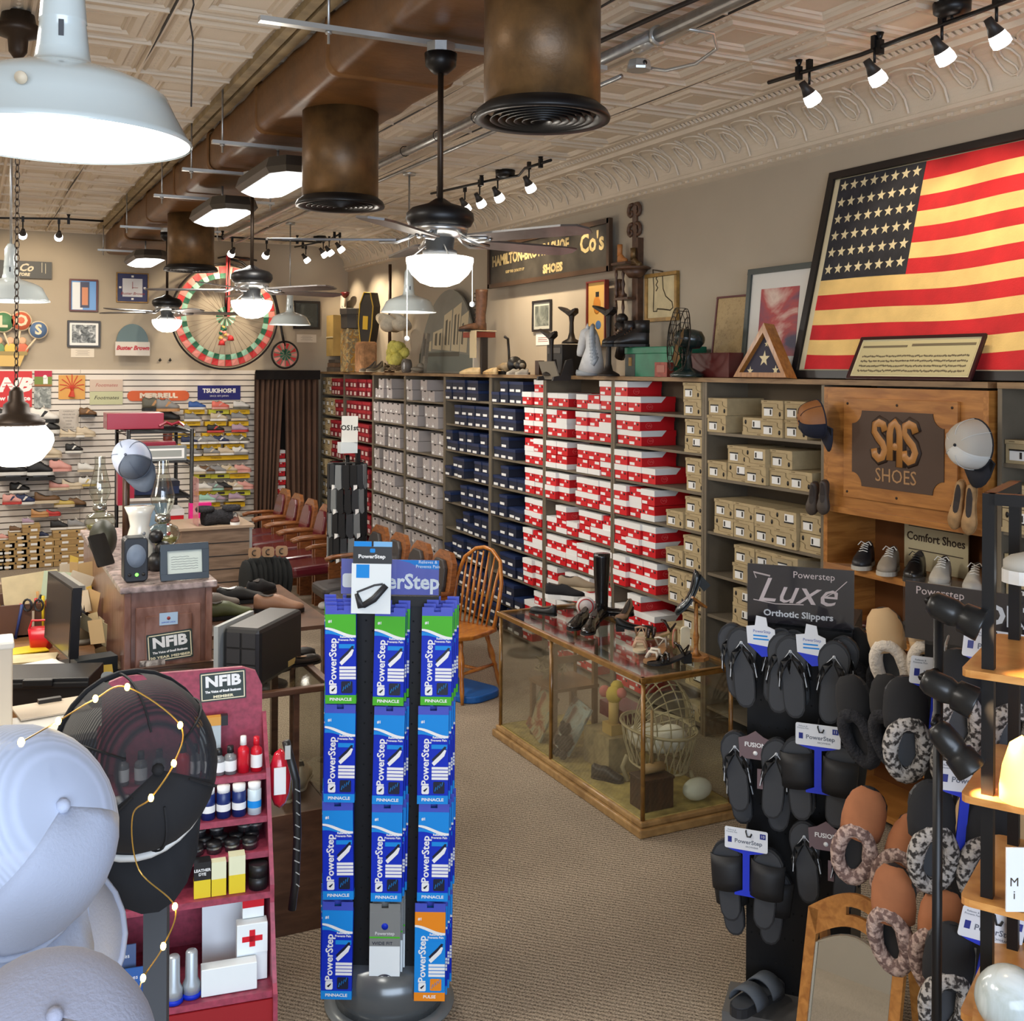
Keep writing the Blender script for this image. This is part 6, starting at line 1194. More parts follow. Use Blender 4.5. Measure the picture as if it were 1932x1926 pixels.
t = T('toy_high_chair', 'small old wooden child chair carrying a bundle of twigs', 'chair', (3.3, 5.95, cz)); cw = M('old_chair_wood', (120, 88, 54), .5)
MB(cw).box((-.16, -.16, .33), (.16, .16, .35)).build('seat', t)
for s1 in (1, -1):
    for s2 in (1, -1): MB(cw).box((s1*.14-.014, s2*.14-.014, 0), (s1*.14+.014, s2*.14+.014, .33 if s2 > 0 else .62)).build('leg', t)
MB(cw).box((-.14, -.15, .5), (.14, -.135, .54)).box((-.14, -.15, .58), (.14, -.135, .62)).build('back_slats', t)
mb = MB(M('dry_twig', (150, 136, 104), .8)); r = random.Random(21)
for i in range(60): a = r.uniform(0, 6.28); q = r.uniform(.02, .11); mb.tube([(q*math.cos(a), q*math.sin(a), r.uniform(0, .06)), (q*math.cos(a+1), q*math.sin(a+1), r.uniform(.06, .14)), (.08*math.cos(a+2), .08*math.sin(a+2), r.uniform(.02, .14))], .003, n=3)
mb.build('twig_bundle', loc=(3.25, 6.02, cz+.352), label='round bundle of dry twigs on the small chair in the case', cat='twigs')
for k, (x, y, a, nm, cc) in enumerate(((3.13, 6.05, .3, 'old picture book leaning far left in the glass case', [(120, 146, 150), (180, 170, 130), (150, 80, 50), (90, 110, 90)]), (3.13, 5.72, .5, 'old picture book leaning behind the doll bear in the glass case', [(110, 130, 140), (160, 170, 160), (120, 90, 70), (70, 80, 90)]))):
    t = MB(ART('book_cover%d' % k, cc, 9)).box((-.11, 0, 0), (.11, .3, .015)).build('picture_book', X=TR(x, y, cz) @ FAISLE @ RX(-a) @ RZ(-.25+.15*k) @ TR(.02, 0.03, 0), label=nm, cat='book')
mb = MB(M('dark_bear_plush', (52, 46, 40), .95)).ball((0, 0, .09), .05, n=12).ball((0, 0, .17), .038, n=12).ball((-.025, 0, .2), .015, n=8).ball((.025, 0, .2), .015, n=8).ball((.045, -.02, .1), .022, sz=1.5, n=8).ball((-.045, -.02, .1), .022, sz=1.5, n=8).ball((.03, -.04, .035), .026, n=8).ball((-.03, -.04, .035), .026, n=8)
mb.build('toy_bear', loc=(3.13, 5.62, cz), rot=-1.4, label='small dark toy bear sitting in the glass case', cat='toy bear')
MB(M('flower_yellow', (196, 170, 70), .8)).ball((0, 0, .0), .05, n=8).ball((.04, .03, .03), .04, n=8).ball((-.03, .05, .01), .035, M('flower_pink', (190, 110, 100), .8), 8).ball((.02, -.05, .02), .03, M('flower_pink'), 8).cyl((0, 0, -.2), (0, 0, 0), .03, mat=cb).build('dried_flowers', loc=(3.3, 5.36, cz+.42), label='yellow and pink dried flowers in the middle of the case', cat='flowers')
MB(vinyl).bc((0, 0, .04), (.16, .26, .08)).build('red_book', loc=(3.4, 5.42, cz+.26), label='flat dark red book stacked behind the pram', cat='book')
# shoes on top of the case
tz = ctz+.001; ptl = M('black_patent', (16, 14, 16), .12, coat=.8); sued = M('taupe_suede', (150, 134, 112), .85); nud = M('nude_leather', (190, 156, 128), .4)
def cs(key, u, v, rz, lab, grp=None, **kw):
    p = PZ(u, v, tz); L = kw.get('L', .26); return shoe(key, lab, TR(p.x, p.y, tz) @ RZ(rz) @ TR(-L/2, 0, 0), 'shoe', grp, name='display_shoe', **kw)
cs('cb1', 1025, 1158, 2.0, 'small black court shoe seen end-on at the far left of the case top', L=.2, W=.08, h=.07, sole=.01, style='flat', cu=black)
cs('cb2', 1066, 1130, -.75, 'black suede sneaker with white wedge sole on the case top', L=.27, W=.09, h=.075, sole=.03, style='low', cu=M('black_suede', (24, 24, 28), .9), cs=white)
cs('cb3', 1090, 1112, -.75, 'taupe suede lace-up with pale sole behind the black sneaker', L=.28, W=.095, h=.075, sole=.022, style='low', cu=sued, cs=M('pale_sole'))
cs('cb4', 1092, 1182, -2.5, 'black patent brogue with heel, left one of the pair', 'black patent brogues', L=.25, W=.085, h=.07, sole=.012, heel=.02, style='low', cu=ptl, cs=black)
cs('cb4', 1115, 1190, -2.35, 'black patent brogue with heel, right one of the pair', 'black patent brogues', L=.25, W=.085, h=.07, sole=.012, heel=.02, style='low', cu=ptl, cs=black)
MB(M('logo_disc_white', (226, 214, 208), .5)).lathe([(.06, 0), (.06, .006)], n=24, X=TR(0, 0, .062) @ RZ(-TH) @ RX(math.pi/2)).tube([TR(0, 0, .062) @ RZ(-TH) @ Vector((.045*math.cos(a), -.008, .045*math.sin(a))) for a in [q*math.pi/10 for q in range(20)]], .004, M('disc_red', (190, 60, 60), .5), 4, True).build('round_sign', loc=PZ(1105, 1162, tz), label='small round white sign with a red ring between the shoes', cat='sign')
bo_ = PZ(1135, 1165, tz); t = T('knee_boot', 'tall black leather knee boot standing on the glass case', 'boot', (bo_.x, bo_.y, tz)); bl_ = M('black_boot_leather', (18, 17, 19), .25, coat=.4)
MB(bl_).loft([[(x*sx, y*sy, z) for x, y in arc(0, 0, 1, 0, 337.5, 15)] for z, sx, sy in ((.05, .04, .036), (.1, .042, .036), (.18, .044, .04), (.28, .052, .048), (.38, .054, .05), (.4, .054, .05))]).build('shaft', t)
shoe_parts(L=.25, W=.085, h=.075, sole=.012, heel=.015, style='x', cu=bl_, cs=black, name='foot', parent=t).matrix_local = RZ(-2.5) @ TR(-.07, 0, 0)
cs('cb5', 1157, 1160, -.6, 'black loafer lying right behind the tall boot', L=.26, W=.09, h=.07, sole=.012, style='flat', cu=bl_)
for key, u, v, rz, lab, cu, hl in (('cb6', 1178, 1165, -2.45, 'bronze and black block heel pump raised beside the boot', M('bronze_leather', (150, 122, 96), .3, .3), .05), ('cb7', 1200, 1190, -.4, 'black low heel sandal in the middle of the case top', black, .03)):
    cs(key, u, v, rz, lab, L=.24, W=.08, h=.05, sole=.01, heel=hl, style='flat', cu=cu, cs=black)
def sandal(u, v, rz, lab, m, m2):
    p = PZ(u, v, tz); t = T('heeled_sandal', lab, 'sandal', X=TR(p.x, p.y, tz) @ RZ(rz))
    fp = [(q*.24-.12, .038*interp(HW, q)) for q in ST_]; zo = lambda q: .05*max(0, 1-q/.6)**1.3
    MB(m2).loft([[(x, -w_, zo(q)), (x, w_, zo(q)), (x, w_, zo(q)+.012), (x, -w_, zo(q)+.012)] for (x, w_), q in zip(fp, ST_)], smooth=False).box((-.12, -.022, 0), (-.075, .022, .05)).build('sole', t)
    for x, h in ((.05, .045), (.02, .055)): MB(m).tube([(x, -.036, .012), (x-.01, -.02, h), (x-.01, .02, h), (x, .036, .012)], .009, n=6).build('strap', t)
    MB(m).tube([(-.08, -.025, .05), (-.05, -.03, .1), (-.03, 0, .11), (-.05, .03, .1), (-.08, .025, .05), (-.11, 0, .09)], .006, n=6, closed=True).build('ankle_strap', t)
sandal(1208, 1222, -2.2, 'nude block heel sandal on the case top', nud, M('pale_sole')); sandal(1238, 1205, 2.6, 'dark strappy sandal with gold lining behind the nude one', M('dark_brown_strap', (44, 30, 30), .3), M('gold_insole', (150, 130, 80), .3, .3))
sandal(1238, 1243, -2.6, 'tan sandal with two white straps near the case corner', M('white_strap', (216, 206, 190), .4), M('tan_insole', (150, 112, 76), .5)); sandal(1262, 1252, 2.9, 'black braided sandal nearest the case corner', ptl, black)
p = PZ(1272, 1225, tz); MB(M('coral_disc', (206, 130, 110), .5)).lathe([(.045, 0), (.045, .005)], n=20, X=TR(0, 0, .06) @ RZ(.5) @ RX(math.pi/2) @ SCL(.6, 1.2, 1)).lathe([(.036, -.001), (.036, .006)], creamp, 20, TR(0, 0, .06) @ RZ(.5) @ RX(math.pi/2) @ SCL(.6, 1.2, 1)).build('oval_sign', loc=(p.x, p.y, tz), label='oval cream sign with coral edge standing among the sandals', cat='sign')
p = PZ(1292, 1233, tz); MB(M('cream_stand', (222, 216, 190), .5)).prism(rrect(.05, .15, .02, 5, 0, .075), 0, .02, X=RZ(-TH) @ RX(math.pi/2)).build('cream_shoe_riser', loc=(p.x, p.y, tz), label='cream rounded upright riser by the wooden shoe stand', cat='riser')
p = PZ(1313, 1243, tz); st_ = T('wooden_shoe_stand', 'turned wooden stand holding up the navy heeled shoe', 'shoe stand', (p.x, p.y, tz))
MB(woodfr).prism([(.07*math.cos(a), .07*math.sin(a)) for a in [q*math.pi/4 for q in range(8)]], 0, .02).build('foot', st_); MB(woodfr).lathe([(.03, .02), (.014, .04), (.012, .08), (.018, .12), (.011, .15), (.011, .3)], n=12).build('turned_post', st_)
MB(woodfr).box((-.05, -.03, -.006), (.06, .03, .006), X=TR(0, 0, .31) @ RY(.6)).build('ramp', st_)
cr_ = Vector((CT, -ST, 0)); shoe('navyheel', 'dark green-black block heel shoe tilted on the wooden stand', TR(p.x, p.y, tz+.33) @ RZ(-TH+math.pi) @ RY(.75) @ TR(-.1, 0, -.0), 'shoe', None, L=.24, W=.08, h=.055, sole=.01, heel=.065, style='flat', cu=M('bottle_green_patent', (34, 42, 46), .25, coat=.5), cs=M('heel_stack', (52, 58, 62), .4), name='display_shoe')
# ---------------------------------------------------------------- insole spinner rack
def CF(p, rz=0): return TR(p) @ RZ(-TH+rz) @ FBACK
pblue = M('package_blue', (12, 46, 186), .5, spec=.3); pbl2 = M('package_light_blue', (22, 138, 220), .5, spec=.3); pgrn = M('package_green', (76, 178, 44), .5, spec=.3); ptab = M('package_tab_violet', (70, 84, 190), .35)
pgry = M('package_grey', (128, 130, 128), .4); porg = M('package_orange', (238, 140, 30), .35); pwht = M('package_white', (232, 238, 238), .35); ink = M('package_dark', (18, 26, 50), .4)
rb = CF((1.327, 3.694, 0)) @ RZ(-.013); S_ = 3.9/F
def pk_proto(kind):
    body, band, crv = {'g': (pblue, pgrn, pgrn), 'b': (pblue, pbl2, pbl2), 'o': (pbl2, porg, porg), 'w': (pwht, pgrn, pgry)}[kind]
    w, h, d = .108, .345, .024; t = MB(body).box((-w/2, 0, -d), (w/2, h-.03, 0)).box((-w/2, h-.03, -.004), (-.012, h, 0), ptab if kind != 'w' else pgry).box((.012, h-.03, -.004), (w/2, h, 0), ptab if kind != 'w' else pgry).box((-.012, h-.03, -.004), (.012, h-.016, 0), ptab if kind != 'w' else pgry)
    z = .0006; n = 10
    if kind != 'w':
        t.box((-w/2-.0005, 0, -d-.0005), (w/2+.0005, .03, z), band)
        cur = [(-w/2+w*i/n, h-.076-.028*(.5-.5*math.cos(math.pi*i/n))) for i in range(n+1)]
        t.add([(x, y, z) for x, y in cur]+[(w/2, h-.03, z), (-w/2, h-.03, z)], [tuple(range(n+3))], crv)
        t.add([(x, y, z+.0004) for x, y in cur]+[(x, y-.007-.004*math.sin(i*.3), z+.0004) for i, (x, y) in reversed(list(enumerate(cur)))], [tuple(range(2*n+2))], white)
        t.add([(x, y-.01, z+.0003) for x, y in cur]+[(x, y-.024+.014*i/n, z+.0003) for i, (x, y) in reversed(list(enumerate(cur)))], [tuple(range(2*n+2))], pbl2)
    else:
        t.box((-w/2, h-.15, z-.0005), (w/2, h-.03, z), pgry).box((-w/2, h-.122, z), (w/2, h-.116, z+.0004), pgrn).box((-w/2, 0, z-.0005), (w/2, .012, z), pgrn)
    o = t.build('insole_package', fixn=False)
    lm = MB(white)
    if kind != 'w':
        lm.text('PowerStep', .036, X=TR(-.026, .148, z+.0006) @ RZ(math.pi/2) @ SCL(1.05, 1, 1), ext=.0002, bold=.0008).prism(rrect(.026, .03, .005, 3, -.026, .05), z, z+.0008)
        lm.text('PINNACLE' if kind != 'o' else 'PULSE', .0145, X=TR(.0, .015, z+.0005) @ SCL(1.15, 1, 1), ext=.0002, bold=.0004)
        lm.text('Relieves &\nPrevents Pain', .0105, X=TR(.02, h-.115, z+.0006), ext=.0002, bold=.0003).text('#1', .013, X=TR(-.036, h-.055, z+.0008), ext=.0002, bold=.0005)
        for k in range(4): lm.box((-.004, .086+.012*k, z), (w/2, .095+.012*k, z+.0005))
        lm.build('printed_lettering', o, fixn=False)
        MB(pbl2).box((-.006, h-.15, z), (w/2-.004, h-.135, z+.0004)).build('blue_label', o)
        ins = [(-.004, .145), (.004, .135), (.02, .15), (.04, .17), (.047, .19), (.04, .192), (.026, .175), (.008, .158)]
        MB(white).prism(ins, z, z+.0008).prism([(x, y+.012) for x, y in ins], z, z+.0006, ink).build('insole_picture', o)
        MB(ink if kind != 'o' else porg).prism(rrect(.04, .042, .004, 2, .022, .058), z, z+.0006).tube([(.008+.004*k, .045+.012*(k % 2)+.003*k, z+.0008) for k in range(8)], .0012, pbl2, 3).build('clear_window', o)
        MB(ink).prism([(-.034, .047), (-.028, .043), (-.02, .052), (-.018, .058), (-.026, .053)], z+.0008, z+.0011).build('foot_logo', o)
    else:
        lm.text('Powerstep', .016, X=TR(0, h-.105, z+.0006), ext=.0002).lathe([(.012, 0), (.012, .0006)], pblue, 16, TR(0, h-.08, z)).build('printed_lettering', o, fixn=False)
        MB(ink).text('WIDE FIT', .016, X=TR(-.008, h-.14, z+.0006) @ SCL(1.1, 1, 1), ext=.0002).lathe([(.033, 0), (.033, .0006)], ink, 24, TR(0, .07, z) @ SCL(1, .8, 1)).build('window', o, fixn=False)
        MB(pwht).box((-.012, .045, z+.0006), (-.004, .09, z+.001)).box((.012, .045, z+.0006), (.018, .09, z+.001)).build('insole_picture', o)
    return o
rack = T('insole_spinner_rack', 'black perforated spinner rack full of blue insole packages', 'display rack', X=rb)
pm = M('perforated_black', (20, 21, 24), .45, .3); hole = M('peg_hole', (4, 4, 5), .9)
MB(pm).box((-.155, .12, -.36), (.155, 1.5, -.07)).build('panel_column', rack)
mb = MB(hole)
for cx in (-.083, .087):
    for r_ in range(34): mb.bc((cx-.012 if r_ % 2 else cx+.012, .22+.037*r_, -.07), (.006, .006, .002)).bc((cx+.03, .22+.037*r_, -.07), (.005, .005, .002))
mb.build('peg_hole_row', rack, fixn=False); rack.children[-1]['kind'] = 'stuff'
MB(M('smoky_tray', (96, 100, 102), .2, .3)).lathe([(.2, .02), (.215, .08), (.215, .2)], n=40, X=TR(0, 0, -.2) @ RX(-math.pi/2)).build('base_tray', rack)
MB(M('grey_base_disc', (120, 124, 124), .25, coat=.4)).lathe([(.24, 0), (.24, .012), (.2, .02)], n=48, X=TR(0, 0.0, -.2) @ RX(-math.pi/2)).build('base_disc', rack)
MB(blackm).box((-.165, 1.5, -.1), (.165, 1.535, -.05)).build('header_holder', rack)
hd = MB(M('header_violet_blue', (96, 104, 186), .25, coat=.6)).box((-.185, 1.54, -.055), (.165, 1.665, -.05)).build('header_card', rack)
letters(hd, 'PowerStep', .075, pwht, .01, 1.585, -.0495, ext=.0005, bold=.002, sx=.95); MB(pwht).prism(rrect(.05, .05, .01, 3, -.155, 1.588), -.05, -.0495).build('logo_square', hd)
MB(pbl2).add([(.02, 1.664, -.0494), (.06, 1.655, -.0494), (.1, 1.635, -.0494), (.164, 1.632, -.0494), (.164, 1.664, -.0494)], [(0, 1, 2, 3, 4)]).build('blue_swoosh', hd); letters(hd, 'Relieves &\nPrevents Pain', .016, pwht, .125, 1.65, -.049, ext=.0002)
MB(G('acrylic_clear', (250, 251, 253), .06)).box((-.187, 1.535, -.049), (.169, 1.69, -.046)).build('acrylic_sleeve', rack)
sk = MB(pwht).box((-.13, 0, -.01), (.008, .175, 0)).box((-.126, .175, -.01), (.01, .235, 0), M('package_charcoal', (40, 40, 42), .35)).box((-.123, .235, -.006), (-.062, .252, 0), pbl2).box((-.055, .235, -.006), (.01, .252, 0), M('package_pale_blue', (120, 180, 226), .4)).build('sock_package', X=rb @ TR(-.005, 1.49, .04), label='white compression sock package hanging in front of the rack header', cat='package')
letters(sk, 'PowerStep', .018, white, -.06, .2, .0006, .0002, bold=.0006, sx=1.2); MB(pbl2).box((-.114, .125, 0), (-.068, .172, .0006)).prism(rrect(.018, .014, .003, 2, -.058, .221), 0, .0006).build('printed_blue_box', sk)
MB(M('sock_print_black', (38, 38, 42), .5)).tube([(-.112, .07, .002), (-.095, .025, .002), (-.085, .03, .002), (-.05, .052, .002), (-.008, .1, .002)], .012, n=6, rs=[.007, .013, .012, .014, .012]).tube([(-.11, .075, .002), (-.05, .1, .002), (-.02, .105, .002)], .004, n=5).build('sock_picture', sk)
pp = {}
rowsk = [['g', 'g', 'g'], ['b', 'b', 'b'], ['b', 'b', 'b'], ['b', 'w', 'o']]
yb = [1.165, .815, .47, .115]; xc = [-.168, -.0, .163]; jit = random.Random(3)
CW_ = {'g': 'green-banded blue', 'b': 'light-blue-banded', 'w': 'grey and white wide fit', 'o': 'orange and light blue'}
for ri in range(4):
    for ci in range(3):
        k = rowsk[ri][ci]; js = jit.uniform(-.003, .003)
        for dz in range(4):
            kk_ = k if dz == 0 or k == 'g' else 'b' if k != 'w' else 'w'
            first = kk_ not in pp
            if first: pp[kk_] = pk_proto(kk_); o = pp[kk_]
            else: o = dup(pp[kk_])
            o.matrix_world = rb @ TR(xc[ci]+js+(.006 if dz else 0)*(1 if ci else -1)*(dz), yb[ri]-(.004 if ci == 1 else 0)+dz*.007, .0-dz*.03+.02*(3-ri)*.2) @ RZ(jit.uniform(-.008, .008)+(.018 if ci == 0 and ri in (0, 2) else 0))
            tag(o, '%s insole package, %s row, %s column, %s' % (CW_[kk_], ['top', 'second', 'third', 'bottom'][ri], ['left', 'middle', 'right'][ci], 'in front' if dz == 0 else '%s behind it' % ORD[dz-1]), 'package', 'insole packages on the spinner rack')
# ---------------------------------------------------------------- slipper racks
ruB = M('slipper_black_rubber', (36, 38, 42), .45); ruF = M('footbed_charcoal', (58, 60, 64), .5); strpm = M('strap_black', (26, 26, 28), .6); cblue = M('hanger_blue', (36, 58, 200), .35); cardw = M('hang_card_white', (226, 228, 232), .5); cardg = M('hang_card_mauve', (112, 92, 96), .5)
furg = M('grey_marl_fur', (186, 180, 174), 1, noise=.1, rgb2=(58, 54, 52), nscale=75, bump=.9, bscale=80); furt = M('mauve_tan_fur', (196, 170, 158), 1, noise=.1, rgb2=(120, 96, 90), nscale=60, bump=.9, bscale=80); furk = M('black_fur', (40, 40, 44), 1, bump=1, bscale=90, noise=.2); suet = M('tan_suede_slipper', (164, 104, 68), .9, noise=.06, nscale=12); suek = M('black_suede_slipper', (34, 34, 36), .95); sueb = M('beige_suede_slipper', (206, 172, 128), .9); furs = M('cream_fur', (226, 214, 198), 1, bump=.9, bscale=80)
def sole_loft(mb, L, W, th, m, m2=None):
    P = [(t*L, W/2*interp(HW, t)*1.02) for t in ST_]; poly = [(w_, y) for y, w_ in P]+[(-w_, y) for y, w_ in reversed(P)]
    mb.prism([(x, y) for x, y in poly], 0, th, m)
    if m2: mb.prism([(x*.9, L*.03+y*.94) for x, y in poly], th, th+.003, m2)
def slipper(kind, par, X, L=.27, W=.108):
    mb = MB(ruB)
    if kind in ('flip', 'slide'):
        sole_loft(mb, L, W, .022, ruB, ruF); s = mb.build('slipper', par)
        if kind == 'flip':
            b = MB(strpm)
            for sx in (1, -1): b.loft([[(sx*.002, .215, .024), (sx*.008, .222, .03), (sx*.002, .205, .03)], [(sx*.02, .19, .045), (sx*.034, .2, .04), (sx*.026, .165, .046)], [(sx*.04, .14, .035), (sx*.052, .15, .022), (sx*.048, .1, .02)], [(sx*.042, .1, .022), (sx*.05, .1, .01), (sx*.046, .09, .012)]])
            b.build('strap', s); MB(M('white_edge', (200, 204, 208), .4)).tube([(x, y, .03) for x, y in ((-.047, .11), (-.036, .19), (-.0, .236), (.036, .19), (.047, .11))], .0022, n=4).lathe([(.006, 0), (.006, .002)], n=8, X=TR(0, .232, .027)).build('strap_piping', s)
        else:
            R = [[(W*.56*math.cos(a), y, .012+hh*math.sin(a)) for a in [math.pi*q/12 for q in range(13)]] for y, hh in ((.115, .04), (.15, .05), (.2, .046), (.235, .034))]
            b = MB(strpm).loft(R, caps=False, closed=False).build('strap', s); md = b.modifiers.new('t', 'SOLIDIFY'); md.thickness = .006
    else:
        um, fm, im = {'fgrey': (suek, furg, ruF), 'ftan': (suet, furt, strpm), 'fblk': (suek, furk, strpm), 'fbge': (sueb, furs, ruF)}[kind]
        sole_loft(mb, L, W*1.05, .018, ruB, im); s = mb.build('slipper', par)
        R = []
        for y, wv, hh in ((.13, .5, .055), (.17, .54, .056), (.21, .52, .048), (.245, .42, .034), (.268, .24, .02)): R.append([(W*wv*math.cos(a)*1.06, y, .015+hh*math.sin(a)) for a in [math.pi*q/12 for q in range(13)]])
        MB(um).loft(R, closed=False).build('upper', s)
        P = []
        for q in range(20): a = q*math.pi/10; P.append((W*.42*math.cos(a), .078+.078*math.sin(a), .04+.018*math.sin(a)))
        b = MB(fm); r = random.Random(2); b.tube(P, .02, n=8, closed=True, rs=[.02+.004*r.random() for _ in P]); b.build('fur_collar', s)
    s.matrix_local = X; return s
def pair(p, rz, kind, lab, card='white', num='10', tilt=.0, grp=None, gap=.052, L=.27, swing=.08, cardY=.3, tint=None):
    t = T('slipper_pair', lab, 'slippers', X=TR(p) @ RZ(rz) @ FBACK @ RZ(tilt), group=grp)   # origin at heel bottoms, between the two
    for sx in (-1, 1): slipper(kind, t, TR(sx*gap, 0, (sx+1)*.008) @ RZ(-sx*swing), L)
    if card == 'white':
        c = MB(cardw).prism(rrect(.15, .075, .006, 3, 0, cardY), .05, .052).build('hang_card', t)
        letters(c, 'PowerStep', .02, M('card_grey_print', (110, 116, 128), .5), .008, cardY-.008, .0524, .0002, sx=1.1, bold=.0004); letters(c, 'ARCHWEAR', .008, M('card_grey_print'), .02, cardY-.024, .0524, .0002)
        letters(c, 'Relieves &\nPrevents Pain', .007, M('card_grey_print'), -.05, cardY+.024, .0524, .0001)
        MB(M('card_navy', (30, 44, 130), .4)).box((-.064, cardY-.016, .052), (-.05, cardY+.004, .0526)).box((.048, cardY+.01, .052), (.068, cardY+.028, .0526)).build('navy_patch', c); letters(c, num, .014, white, .058, cardY+.019, .0528, .0002)
        MB(cblue).prism([(-.07, cardY-.037), (-.05, cardY-.044), (-.012, cardY-.052), (-.012, .13), (-.04, .118), (-.04, .11), (.04, .11), (.04, .118), (.012, .13), (.012, cardY-.052), (.05, cardY-.044), (.07, cardY-.037)], .044, .049).build('blue_hanger', t)
        MB(black).tube([(0, cardY+.05, .02), (0, cardY+.03, .056), (.006, cardY+.014, .06), (.016, cardY+.014, .057), (.02, cardY+.024, .054)], .0028, n=5).build('hook', t)
    elif card == 'flip':
        c = MB(cardw).prism([(-.05, .235), (.05, .225), (.045, .29), (.02, .3), (.015, .33), (-.02, .335), (-.025, .3), (-.055, .295)], .034, .037).prism([(-.05, .235), (.05, .225), (.03, .195), (-.0, .19)], .034, .036, cblue).box((-.03, .25, .037), (.025, .255, .0375), pbl2).box((-.03, .262, .037), (.02, .267, .0375), pbl2).build('hang_card', t)
        letters(c, 'PowerStep', .014, M('card_blue_print', (70, 90, 170), .5), 0, .28, .0374, .0002)
    elif card == 'fusion':
        c = MB(cardg).prism([(-.055, .2), (.055, .2), (.06, .27), (.03, .28), (.0, .3), (-.03, .28), (-.06, .27)], .034, .037).box((.008, .1, .04), (.028, .17, .042)).build('hang_card', t)
        letters(c, 'FUSION', .022, white, 0, .25, .0374, .0002, bold=.0005); MB(white).lathe([(.008, 0), (.008, .001)], n=14, X=TR(0, .222, .037)).build('printed_ring', c)
    return t
aL = -49*D2R
lx0 = T('slipper_rack', 'tall black perforated slipper rack with the Luxe Orthotic Slippers header', 'display rack', X=TR(2.572, 3.247, 0) @ RZ(aL) @ FBACK); LW = .37
MB(pm).box((0, .06, -.37), (LW, 1.43, 0)).build('panel_tower', lx0); MB(M('base_grey', (130, 128, 124), .4)).box((-.01, 0, -.38), (LW+.01, .06, .01)).build('base', lx0)
mb = MB(hole)
for r_ in range(14):
    for q in range(12): mb.bc((.02+.03*q, .1+.095*r_, .0005), (.006, .006, .002))
mb.build('peg_hole_row', lx0, fixn=False); lx0.children[-1]['kind'] = 'stuff'
h_ = MB(M('header_charcoal', (44, 40, 44), .2, coat=.5)).box((-.002, 1.43, -.012), (LW+.004, 1.64, -.004)).build('header_card', lx0)
lpk = M('header_pale_pink', (226, 206, 198), .5); letters(h_, 'Luxe', .125, lpk, .17, 1.545, -.0035, .0004, shear=.35, bold=.0, sx=1.15); letters(h_, 'Powerstep', .034, lpk, .235, 1.61, -.0035, .0003); letters(h_, 'Orthotic Slippers', .032, white, .18, 1.465, -.0035, .0003, bold=.0008, sx=1.1)
MB(lpk).tube([(.03, 1.59, -.003), (.02, 1.61, -.003), (.08, 1.6, -.003)], .003, n=4).tube([(.02, 1.51, -.003), (.1, 1.5, -.003), (.2, 1.505, -.003)], .002, n=4).tube([(.26, 1.53, -.003), (.31, 1.56, -.003), (.35, 1.6, -.003)], .002, n=4).build('flourish', h_)
MB(G('acrylic_clear')).box((-.006, 1.42, 0), (LW+.006, 1.665, .003)).build('acrylic_sleeve', lx0)
MB(G('acrylic_clear')).box((LW, .3, .0), (LW+.004, 1.42, .01)).build('acrylic_edge', lx0)
LX = TR(2.572, 3.247, 0) @ RZ(aL) @ FBACK
def on_lx(u, v, zout=.1):   # heel-bottom point for something hanging in front of the panel
    n = Vector((-math.sin(-aL), -math.cos(aL), 0)); n = Vector((math.sin(aL)*1.0, -math.cos(aL), 0)); q0 = Vector((2.572, 3.247, 0))+n*zout; r = ray(u, v); t = (q0-Vector((0, 0, H))).dot(n)/r.dot(n); return r*t+Vector((0, 0, H))
for u, v, k, lab, cd, nm, z in ((1440, 1335, 'flip', 'black flip-flops with blue and white card, upper left of the Luxe rack', 'flip', '', .09), (1534, 1355, 'flip', 'black flip-flops with blue and white card, upper right of the Luxe rack', 'flip', '', .12), (1428, 1532, 'flip', 'black flip-flops with mauve FUSION card, middle left of the Luxe rack', 'fusion', '', .1), (1546, 1548, 'slide', 'black slides with white card numbered 11, middle right of the Luxe rack', 'white', '11', .13), (1412, 1738, 'slide', 'black slides with white card numbered 10, lower left of the Luxe rack', 'white', '10', .13), (1560, 1705, 'flip', 'black flip-flops with FUSION card, lower right behind the oak mirror', 'fusion', '', .1)):
    p = on_lx(u, v, z); pair(p, aL, k, lab, cd, nm, grp=None, L=.285, gap=.056, cardY=.31 if k == 'slide' else .3)
for u, v, k, lab, z in ((1428, 1318, 'flip', 'black flip-flops hanging behind the upper left pair on the Luxe rack', .05), (1545, 1335, 'flip', 'black flip-flops hanging behind the upper right pair on the Luxe rack', .05), (1437, 1555, 'flip', 'black flip-flops hanging behind the middle left FUSION pair', .05), (1556, 1540, 'slide', 'black slides hanging behind the middle right pair on the Luxe rack', .06), (1422, 1765, 'slide', 'black slides hanging behind the lowest left pair on the Luxe rack', .05)):
    pair(on_lx(u, v, z), aL, k, lab, None, gap=.06, swing=.12)
# second rack with sandals header, facing the aisle
aR = -68*D2R; bp = Vector((2.72, 2.55, 0))
lr = T('sandal_rack', 'black perforated rack with the dark Orthotic Sandals header', 'display rack', X=TR(bp) @ RZ(aR) @ FBACK)
MB(pm).box((.0, .06, -.05), (.52, 1.5, 0)).build('panel', lr); MB(M('base_grey')).box((-.02, 0, -.2), (.54, .05, .05)).build('base', lr)
h_ = MB(M('header_charcoal')).box((-.06, 1.5, .0), (.5, 1.68, .01)).build('header_card', lr); letters(h_, 'Powerstep', .035, lpk, .05, 1.655, .0105, .0003); letters(h_, 'ORTHO', .085, white, .33, 1.61, .0105, .0005, bold=.003); letters(h_, 'ORTHOTIC SANDALS', .034, lpk, .3, 1.54, .0105, .0003)
MB(G('acrylic_clear')).box((-.065, 1.49, .012), (.505, 1.7, .015)).build('acrylic_sleeve', lr)
